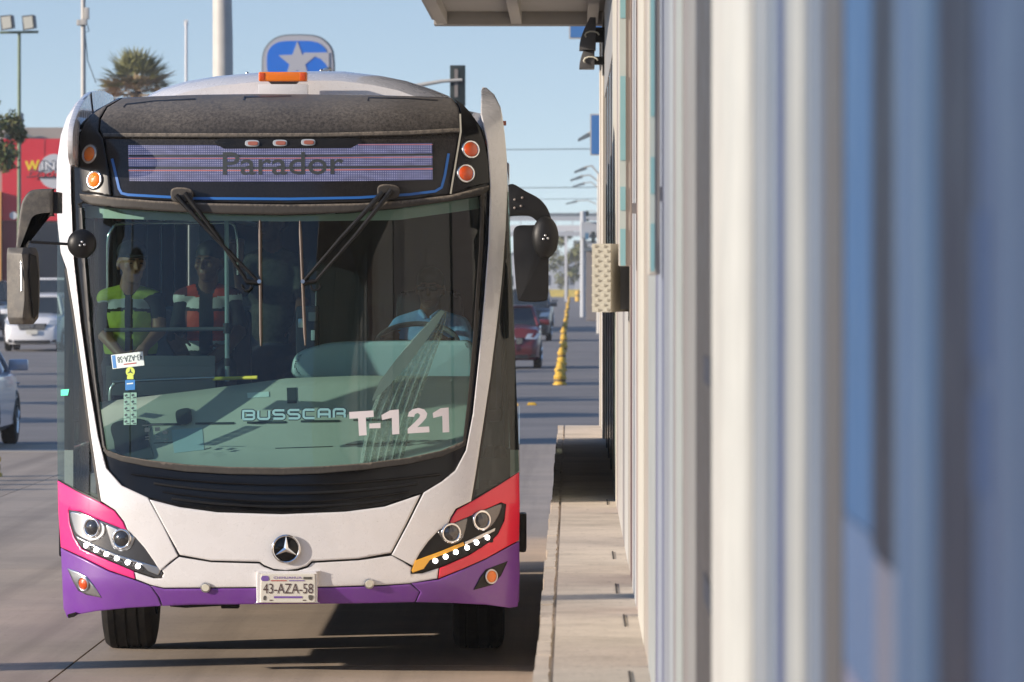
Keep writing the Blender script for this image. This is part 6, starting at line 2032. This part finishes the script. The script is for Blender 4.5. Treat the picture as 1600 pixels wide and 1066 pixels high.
# palm with dry skirt
def palm(label, px, py_top, Y, R):
    X = (px - VX) * Y / F
    ztop = H + (VY - py_top) * Y / F
    zc = ztop - R * 1.05
    t = thing('palm_tree', label, 'palm tree', loc=(X, Y, 0))
    bm = bmesh.new()
    bm_tube(bm, [(0, 0, 0), (.05, 0, zc * .5), (0, 0, zc)], [.34, .24, .26], 10)
    bm_obj('trunk', bm, 'bark', t, smooth=True)
    rnd = random.Random(5)
    vs, fs = [], []
    vd, fd = [], []
    def frond(vs, fs, a, el, L, wide, fan):
        d0 = Vector((math.cos(a) * math.cos(el), math.sin(a) * math.cos(el), math.sin(el)))
        base = Vector((0, 0, zc)) + d0 * L * .55
        tube_end = base
        i = len(vs)
        s = d0.cross(Vector((0, 0, 1))).normalized()
        u = s.cross(d0).normalized()
        # stalk
        vs += [Vector((0, 0, zc)) - s * .02, Vector((0, 0, zc)) + s * .02, base + s * .015, base - s * .015]
        fs.append((i, i + 1, i + 2, i + 3))
        for k in range(fan):
            th = -1.35 + 2.7 * k / (fan - 1)
            dd = (d0 * math.cos(th) + s * math.sin(th) + u * rnd.uniform(-.15, .25)).normalized()
            l = L * .55 * (1 - .22 * abs(th)) * rnd.uniform(.85, 1.1)
            tip = base + dd * l + Vector((0, 0, -.10 * l))
            sd = dd.cross(u).normalized() * wide
            i = len(vs)
            vs += [base, base + dd * l * .5 + sd, tip, base + dd * l * .5 - sd]
            fs.append((i, i + 1, i + 2, i + 3))
    for _ in range(60):
        frond(vs, fs, rnd.uniform(0, 6.283), rnd.uniform(.15, 1.5), R * rnd.uniform(.75, 1.08), .045, 13)
    for _ in range(90):
        frond(vd, fd, rnd.uniform(0, 6.283), rnd.uniform(-1.1, .45), R * rnd.uniform(.7, 1.1), .055, 11)
    mesh('crown', vs, fs, 'palm_green', t)
    mesh('dry_fronds', vd, fd, 'palm_dry', t)
palm('fan palm with dry brown skirt above the bus roof', 213, 70, 255, 2.0)

# ================================================================== BUILDINGS, POLES, SIGNS
mat('store_red', (0.60, 0.018, 0.035), 0.6, var=0.05, vscale=.6)
mat('store_dark_red', (0.19, 0.015, 0.022), 0.6, var=0.1, vscale=.6)
mat('store_grey', (0.32, 0.29, 0.26), 0.8, var=0.1, vscale=.5)
mat('store_orange', (0.80, 0.42, 0.12), 0.6)
mat('store_window', (0.015, 0.02, 0.03), 0.15)
mat('logo_disc', (0.52, 0.53, 0.55), 0.5)
mat('logo_yellow', (0.78, 0.58, 0.03), 0.5)
mat('logo_white', (0.75, 0.75, 0.75), 0.5)
mat('logo_dark', (0.03, 0.05, 0.06), 0.5)
mat('logo_red', (0.62, 0.03, 0.04), 0.5)
mat('pole_grey', (0.48, 0.46, 0.42), 0.55, var=0.08, vscale=3)
mat('pole_green', (0.16, 0.21, 0.13), 0.6, var=0.15, vscale=2)
mat('signal_dark', (0.018, 0.03, 0.03), 0.6)
mat('sign_blue', (0.005, 0.15, 0.62), 0.45)
mat('sign_white', (0.42, 0.42, 0.45), 0.5)
mat('road_sign_blue', (0.06, 0.19, 0.45), 0.5)
mat('far_grey', (0.42, 0.44, 0.46), 0.8)
mat('far_dark', (0.14, 0.17, 0.19), 0.8)
mat('far_white', (0.62, 0.62, 0.62), 0.8)

YS = 235.0
def sx(px): return (px - VX) * YS / F
def sz(py): return H + (VY - py) * YS / F
store = thing('store', 'red storefront with grey parapet and round logo behind the left mirror', 'building', loc=(sx(60), YS, 0), world_built=True)
box('wall', (sx(-160), YS, -0.05), (sx(520), YS + 14, sz(217)), 'store_grey', store)
box('fascia', (sx(4), YS - .25, sz(345)), (sx(520), YS - .01, sz(217)), 'store_red', store)
box('lower_wall', (sx(4), YS - .2, 0), (sx(36), YS - .01, sz(346)), 'store_dark_red', store)
for k in range(5):
    f_ = box('window', (sx(38 + k * 70), YS - .15, 0.2), (sx(38 + k * 70 + 66), YS - .02, sz(348)), 'car_trim', store)
    box('pane', (sx(40 + k * 70), YS - .17, 0.3), (sx(38 + k * 70 + 64), YS - .152, sz(350)), 'store_window', f_)
box('corner_column', (sx(-60), YS - .5, 0), (sx(4) - .02, YS + 1, sz(300)), 'store_orange', store)
box('parapet', (sx(-160), YS + .3, sz(217) + .002), (sx(520), YS + 1.2, sz(199)), 'store_grey', store)
box('vent_box', (sx(18), YS + 2, sz(199)), (sx(26), YS + 3, sz(174)), 'far_dark', store)
prism('roof_hood', [Vector((sx(a), YS - .3, sz(b))) for a, b in ((8, 206), (30, 203), (52, 214), (8, 217))], Vector((0, .28, 0)), 'far_dark', store)
box('fascia_joint', (sx(70), YS - .262, sz(262)), (sx(70.6), YS - .251, sz(217)), 'store_dark_red', store)
lg = prism('logo', [Vector((sx(86 + 25 * math.cos(a)), YS - .27, sz(268 + 27 * math.sin(a)))) for a in [k * math.pi / 16 for k in range(32)]], Vector((0, -.06, 0)), 'logo_disc', store)
lf = lambda off: (lambda a, b: Vector((sx(a), YS - .34 - off, sz(b))))
text_mesh('lettering', 'W', 40, 63, 268, 252, 'logo_yellow', lg, lf(0.0), weight=.04, slope=-2)
text_mesh('lettering', 'ING', 65, 104, 267, 251, 'logo_dark', lg, lf(0.0), weight=.05)
text_mesh('lettering', 'ING', 66, 104, 266, 252, 'logo_white', lg, lf(0.05), weight=.015)
text_mesh('lettering', 'Daddy', 43, 110, 277, 266, 'logo_dark', lg, lf(0.06), weight=.07, shear=4)
text_mesh('lettering', 'Daddy', 43, 110, 276, 267, 'logo_red', lg, lf(0.12), weight=.02, shear=4)
dk = prism('logo', [Vector((sx(22 + 6 * math.cos(a)), YS - .27, sz(337 + 6 * math.sin(a)))) for a in [k * math.pi / 10 for k in range(20)]], Vector((0, -.05, 0)), 'logo_disc', store)

# floodlight pole
Yp = 190.0
t = thing('floodlight_pole', 'slim green pole with two square floodlights at upper left', 'light pole', loc=((30 - VX) * Yp / F, Yp, 0), world_built=True)
tube('pole', [((30 - VX) * Yp / F, Yp, 0), tuple(P(30, 52, Yp))], [.075, .055], 'pole_green', t)
tube('crossarm', [tuple(P(0, 51, Yp)), tuple(P(60, 50, Yp))], .045, 'pole_green', t, seg=8)
for a, b in ((0, 19), (34, 57)):
    bm = bmesh.new()
    for Yq, sh in ((Yp - .25, 0), (Yp + .12, 3)):
        pass
    p0 = [P(a + dx, 22 + dy, Yp - .25) for dx, dy in ((0, 3), (18, 1), (20, 23), (2, 26))]
    p1 = [P(a + dx + 5, 22 + dy, Yp + .15) for dx, dy in ((0, 5), (17, 3), (19, 22), (2, 24))]
    v0 = [bm.verts.new(p) for p in p0]; v1 = [bm.verts.new(p) for p in p1]
    bm.faces.new(v0); bm.faces.new(v1[::-1])
    for k in range(4):
        bm.faces.new((v0[k], v0[(k + 1) % 4], v1[(k + 1) % 4], v1[k]))
    f_ = bm_obj('floodlight', bm, 'lamp_grey', t)
    mesh('lens', [P(a + dx, 22 + dy, Yp - .262) for dx, dy in ((1.5, 5), (16, 3), (18, 21), (4, 24))], [(0, 1, 2, 3)], 'beige_metal', f_)
# antenna mast with box
Yp = 140.0
t = thing('antenna_mast', 'pale slender mast with equipment boxes left of the palm', 'mast', loc=((130 - VX) * Yp / F, Yp, 0), world_built=True)
tube('mast', [((131 - VX) * Yp / F, Yp, 0), tuple(P(130, -60, Yp))], [.075, .055], 'pole_grey', t)
for a, b, c_, d in ((132, 12, 139, 30), (120, 31, 127, 40), (126, 30, 136, 39)):
    p, q_ = P(a, d, Yp - .05), P(c_, b, Yp - .05)
    box('equipment_box', (p.x, Yp - .12, p.z), (q_.x, Yp + .1, q_.z), 'pole_grey', t, bevel=.01)
tube('cable', [tuple(P(136, 38, Yp)), tuple(P(139, 48, Yp)), tuple(P(133, 52, Yp)), tuple(P(137, 95, Yp)), tuple(P(150, 130, Yp))], .012, 'far_dark', t, seg=6)
Yp = 420.0
t = thing('thin_mast', 'thin distant mast between the palm and the thick pole', 'mast', loc=((291 - VX) * Yp / F, Yp, 0), world_built=True)
tube('mast', [((291 - VX) * Yp / F, Yp, 0), tuple(P(291, 35, Yp))], [.14, .10], 'far_white', t, seg=8)
box('head', tuple(P(287.5, 40, Yp)), tuple(P(293.5, 31, Yp) + Vector((0, .3, 0))), 'far_white', t)
# thick lamp pole
Yp = 105.0
t = thing('steel_pole', 'thick pale steel pole rising behind the bus roof', 'pole', loc=((348 - VX) * Yp / F, Yp, 0), world_built=True)
tube('pole', [((350 - VX) * Yp / F, Yp, 0), tuple(P(348, 60, Yp)), tuple(P(346, -90, Yp))], [.22, .186, .165], 'pole_grey', t, seg=24)
tube('base_flange', [((350 - VX) * Yp / F, Yp, 0), ((350 - VX) * Yp / F, Yp, .06)], .34, 'pole_grey', t, seg=20)
# star sign
Yp = 210.0
t = thing('store_sign', 'blue rounded sign with white star on a post above the bus', 'sign', loc=((466 - VX) * Yp / F, Yp, 0), world_built=True)
out_ = rounded([(409, 118), (409, 92), (413, 76), (425, 62), (441, 55), (466, 53.5), (492, 55), (508, 62), (519, 75), (522.5, 92), (523, 118), (521, 135), (505, 142), (466, 143), (427, 142), (411, 135)])
prism('sign_box', [P(a, b, Yp) for a, b in out_], Vector((0, .35, 0)), 'far_dark', t, bevel=.03)
prism('white_face', [P(466 + (a - 466) * .955, 98 + (b - 98) * .945, Yp - .03) for a, b in out_], Vector((0, .028, 0)), 'sign_white', t)
bl_ = rounded([(417, 97), (418.5, 82), (426, 71), (440, 65), (466, 64), (490, 65), (503, 71), (511, 82), (512, 97), (511, 114), (503, 125), (490, 131), (466, 132), (440, 131), (426, 125), (418.5, 112)])
prism('blue_face', [P(a, b, Yp - .05) for a, b in bl_], Vector((0, .018, 0)), 'sign_blue', t)
sc_ = []
for k in range(10):
    a = math.radians(-90 + 36 * k)
    r = 31 if k % 2 == 0 else 13
    sc_.append(P(464.5 + r * math.cos(a), 96.5 + r * math.sin(a) * 1.03, Yp - .07))
prism('star', sc_, Vector((0, .018, 0)), 'sign_white', t)
prism('swoosh', [P(a, b, Yp - .065) for a, b in ((474, 82.5), (514, 82), (514, 108), (509, 100), (501, 92), (491, 88), (478, 97))], Vector((0, .012, 0)), 'sign_white', t)
tube('post', [((466 - VX) * Yp / F, Yp + .17, 0), tuple(P(466, 143, Yp + .17))], .16, 'pole_grey', t, seg=14)
# traffic signal seen from behind, on its arm
Yp = 112.0
t = thing('traffic_signal', 'dark traffic signal hanging on a mast arm right of the bus roof', 'traffic light', loc=((500 - VX) * Yp / F, Yp, 0), world_built=True)
p, q_ = P(703, 158, Yp), P(727, 102, Yp)
box('signal_head', (p.x, Yp, p.z - .1), (q_.x, Yp + .16, q_.z), 'signal_dark', t, bevel=.015)
box('backing_strip', (P(710, 0, Yp).x, Yp - .012, P(0, 152, Yp).z), (P(715.5, 0, Yp).x, Yp - .001, P(0, 108, Yp).z), 'brown_steel', t)
tube('arm', [tuple(P(500, 150, Yp - .06)), tuple(P(640, 136, Yp - .06)), tuple(P(690, 127, Yp - .06)), tuple(P(722, 125, Yp - .06))], [.06, .045, .035, .03], 'pole_grey', t, seg=8)
tube('post', [((500 - VX) * Yp / F, Yp, 0), tuple(P(500, 148, Yp))], [.10, .075], 'pole_grey', t)

# power lines across the far sky
for nm, py, Yw, r in (('highest', 233, 300, .028), ('middle', 293, 360, .03), ('lowest', 311, 430, .025)):
    a, b = P(-200, py - 14, Yw), P(1500, py - 6, Yw + 10)
    m_ = P(700, py + 1, Yw)
    tube('power_line', [a, P(300, py - 3, Yw), m_, P(1000, py - 1, Yw), b], r, 'far_dark', None, seg=6, smoothcurve=4)
    tag(COL.objects[-1] if False else bpy.context.scene.objects[[o.name for o in COL.objects if o.name.startswith('power_line')][-1]], '%s of the thin power lines crossing the sky right of the bus' % nm, 'power line', 'power lines')
# blue road signs on posts
for lab, a, b, c_, d, Yw in (('blue road sign beside the station wall, half hidden by it', 922, 178, 962, 243, 130.0), ('blue sign under the canopy edge, partly behind the wall lamps', 889, 18, 960, 61, 118.0)):
    t = thing('road_sign', lab, 'sign', 'blue signs beyond the station', loc=((a + c_) / 2 * Yw / F - VX * Yw / F, Yw, 0), world_built=True)
    p, q_ = P(a, d, Yw), P(c_, b, Yw)
    box('board', (p.x, Yw, p.z), (q_.x, Yw + .06, q_.z), 'pole_grey', t)
    box('face', (p.x + .03, Yw - .012, p.z + .03), (q_.x, Yw - .002, q_.z - .03), 'road_sign_blue', t)
    tube('post', [((950 - VX) * Yw / F, Yw + .1, 0), ((950 - VX) * Yw / F, Yw + .1, q_.z)], .06, 'pole_grey', t)
# street lamps down the road
for i, (px, py, Yw) in enumerate(((905, 207, 160.0), (899, 261, 230.0), (893, 275, 270.0), (897, 286, 330.0), (886, 314, 400.0), (903, 330, 520.0))):
    t = thing('street_lamp', '%s street lamp on a curved arm along the far road' % ['nearest', 'second', 'third', 'fourth', 'fifth', 'farthest'][i], 'street lamp', 'street lamps along the far road', loc=((936 - VX) * Yw / F, Yw, 0), world_built=True)
    xp = (936 - VX) * Yw / F if i else (948 - VX) * Yw / F
    zt = H + (VY - py) * Yw / F
    tube('pole', [(xp, Yw, 0), (xp, Yw, zt - .3)], [.10, .07], 'pole_grey', t, seg=8)
    xl = (px + 14 - VX) * Yw / F
    tube('arm', [(xp, Yw, zt - .3), (xp * .5 + xl * .5, Yw, zt + .05), (xl, Yw, zt - .02)], .04, 'pole_grey', t, seg=6)
    xa = (px - 2 - VX) * Yw / F
    prism('lamp_head', [Vector((xl + .1, Yw, zt + .06)), Vector((xa, Yw, zt - .18)), Vector((xa, Yw, zt - .26)), Vector((xl + .1, Yw, zt - .10))], Vector((0, .25, 0)), 'far_dark', t)
# footbridge far down the road
Yb = 560.0
t = thing('footbridge', 'pale footbridge crossing the road in the far distance', 'footbridge', loc=((860 - VX) * Yb / F, Yb, 0), world_built=True)
def fb(nm, x0, x1, y0, y1, m, d=1.5):
    p, q_ = P(x0, y1, Yb), P(x1, y0, Yb)
    box(nm, (p.x, Yb, p.z), (q_.x, Yb + d, q_.z), m, t)
fb('handrail', 300, 1100, 333, 338, 'far_dark')
fb('side_panel', 300, 1100, 338.5, 345, 'far_grey', .3)
fb('deck', 300, 1100, 362, 369, 'far_grey', 2.4)
fb('side_panel', 300, 1100, 352, 361.5, 'far_white', .3)
for px in (840, 884, 913, 700):
    fb('column', px - 2, px + 2, 369.5, VY + H * F / Yb + .5, 'far_white', .8)
for k in range(30):
    px = 300 + k * 27
    fb('baluster', px, px + 1.2, 345.2, 352, 'far_grey', .15)
# clutter where the road ends: gantry post, signals, kiosk
t = thing('gantry', 'grey gantry post with small signal heads at the far end of the station side', 'gantry', loc=((912 - VX) * 330 / F, 330, 0), world_built=True)
tube('post', [((911 - VX) * 330 / F, 330, 0), tuple(P(911, 330, 330))], .17, 'far_grey', t)
p, q_ = P(908, 372, 329), P(960, 347, 329)
box('cross_beam', (p.x, 329, p.z), (q_.x, 330.2, q_.z), 'far_grey', t)
for a, b, c_, d, m in ((914, 364, 920, 374, 'steel_blue_panel'), (924, 362, 930, 380, 'signal_dark'), (915, 330, 920, 338, 'signal_dark'), (916, 342, 920, 346, 'signal_dark')):
    p, q_ = P(a, d, 328.6), P(c_, b, 328.6)
    box('signal_head', (p.x, 328.5, p.z), (q_.x, 328.9, q_.z), m, t)
t = thing('kiosk', 'brown kiosk beside the far end of the station', 'kiosk', loc=((925 - VX) * 300 / F, 300, 0), world_built=True)
p, q_ = P(916, 436 + H * F / 300, 300), P(960, 392, 300)
box('body', (p.x, 300, 0), (q_.x, 302, q_.z), 'brown_steel', t)
box('roof', (p.x - .1, 299.8, q_.z + .002), (q_.x, 302.2, q_.z + .15), 'far_dark', t)
for i, (px, Yw, hh) in enumerate(((903, 560, 1.1), (915, 400, 1.25))):
    o = thing('marker_post', '%s yellow marker post where the road ends' % ['short', 'tall'][i], 'post', 'yellow marker posts at the road end', loc=((px - VX) * Yw / F, Yw, 0))
    bm = bmesh.new(); bm_tube(bm, [(0, 0, 0), (0, 0, hh * .9), (0, 0, hh)], [.28, .26, .12], 12)
    bm_obj('post', bm, 'bollard_yellow', o, smooth=True, angle=40)
    bm = bmesh.new(); bm_tube(bm, [(0, 0, hh * .45), (0, 0, hh * .6)], .285, 12)
    bm_obj('band', bm, 'bollard_dark', o, smooth=True, angle=40)
kb = box('kerb', ((790 - VX) * 700 / F, 700, -0.05), ((940 - VX) * 700 / F, 702, 0.9), 'kerb_paint')
tag(kb, kind='structure')
# far skyline under the footbridge
rnd = random.Random(4)
for i, (a, b, top, Yw, m) in enumerate(((700, 872, 398, 900, 'far_grey'), (866, 905, 404, 980, 'greyblue_panel'), (898, 990, 380, 860, 'far_grey'), (560, 760, 405, 1000, 'far_white'))):
    t = thing('far_building', ['low grey building under the footbridge behind the mirror', 'bluish building at the end of the road', 'grey building beyond the station end', 'pale building hidden behind the bus'][i], 'building', 'distant buildings', loc=((a + b) / 2 * Yw / F - VX * Yw / F, Yw, 0), world_built=True)
    p, q_ = P(a, 430, Yw), P(b, top, Yw)
    box('wall', (p.x, Yw, -.1), (q_.x, Yw + 12, q_.z), m, t)
    box('roof', (p.x - .2, Yw - .2, q_.z + .01), (q_.x + .2, Yw + 12.2, q_.z + .4), 'far_dark', t)
    nwin = max(2, int((q_.x - p.x) / 3.2))
    for k in range(nwin):
        x0 = p.x + (k + .25) * (q_.x - p.x) / nwin
        box('window', (x0, Yw - .05, 1.2), (x0 + 1.4, Yw - .005, 2.8), 'store_window', t)
# posts on the left pavement whose shadows cross the road and the ledge
t = thing('advertising_column', 'short pavement column whose shadow crosses the road before the bus', 'column', loc=(-13.0, 28.85, 0))
tube('shaft', [(0, 0, 0), (0, 0, .15), (0, 0, 3.2), (0, 0, 3.3)], [.34, .30, .30, .22], 'pole_grey', t, seg=20)
tube('cap', [(0, 0, 3.3), (0, 0, 3.42)], [.36, .30], 'lamp_grey', t, seg=20)
t = thing('street_lamp', 'left pavement lamp post whose shadow crosses the platform ledge', 'street lamp', loc=(-13.0, 17.6, 0))
tube('pole', [(0, 0, 0), (0, 0, 4), (0, 0, 8.2)], [.20, .18, .16], 'pole_grey', t, seg=14)
tube('arm', [(0, 0, 8.2), (.6, 0, 8.5), (1.4, 0, 8.55)], .035, 'pole_grey', t, seg=8)
box('lamp_head', (1.3, -.12, 8.48), (1.9, .12, 8.6), 'lamp_grey', t, bevel=.02)
# unseen buildings behind the viewer, added to darken reflections in the bus's glass and black paint
mat('brick_brown', (0.20, 0.135, 0.10), 0.85, var=0.15, vscale=.4)
mat('render_ochre', (0.30, 0.24, 0.17), 0.85, var=0.12, vscale=.4)
mat('render_dark', (0.12, 0.115, 0.11), 0.85, var=0.12, vscale=.4)
for i, (x0, x1, y1, hh, m) in enumerate(((-62, -30, -58, 11.5, 'brick_brown'), (-29, -12, -66, 13.6, 'render_dark'), (-11, 6, -70, 12.6, 'render_ochre'), (7, 38, -52, 13.2, 'brick_brown'))):
    t = thing('unseen_building', ['unseen brown brick building behind the viewer, farthest left', 'unseen dark rendered building behind the viewer', 'unseen ochre building straight behind the viewer', 'unseen brown building behind the viewer beside the station'][i], 'building', 'unseen buildings behind the viewer', loc=((x0 + x1) / 2, y1, 0), world_built=True)
    box('wall', (x0, y1 - 14, -.04), (x1, y1, hh), m, t)
    box('parapet', (x0 - .15, y1 - 14.1, hh + .002), (x1 + .15, y1 + .15, hh + .4), 'store_grey', t)
    n = int((x1 - x0) / 4)
    for k in range(n):
        for fl in range(3):
            xa = x0 + (k + .28) * (x1 - x0) / n
            w_ = box('window', (xa, y1 + .004, 1.2 + fl * 3.6), (xa + 1.9, y1 + .06, 3.2 + fl * 3.6), 'cladding_grey', t)
            box('pane', (xa + .1, y1 + .062, 1.3 + fl * 3.6), (xa + 1.8, y1 + .07, 3.1 + fl * 3.6), 'store_window', w_)
# ================================================================== AIR
hz = box('haze', (-1510, -1510, -1.1), (1510, 2610, 14.5), 'earth')
hz.data.materials.clear()
hm = bpy.data.materials.new('haze'); hm.use_nodes = True
hn = hm.node_tree; hn.nodes.clear()
ho = hn.nodes.new('ShaderNodeOutputMaterial'); hv = hn.nodes.new('ShaderNodeVolumePrincipled')
hv.inputs['Color'].default_value = (0.90, 0.92, 0.96, 1)
hv.inputs['Density'].default_value = 0.00028
hn.links.new(hv.outputs[0], ho.inputs['Volume'])
hz.data.materials.append(hm)
tag(hz, 'pale dry air over the street', 'haze', kind='stuff')
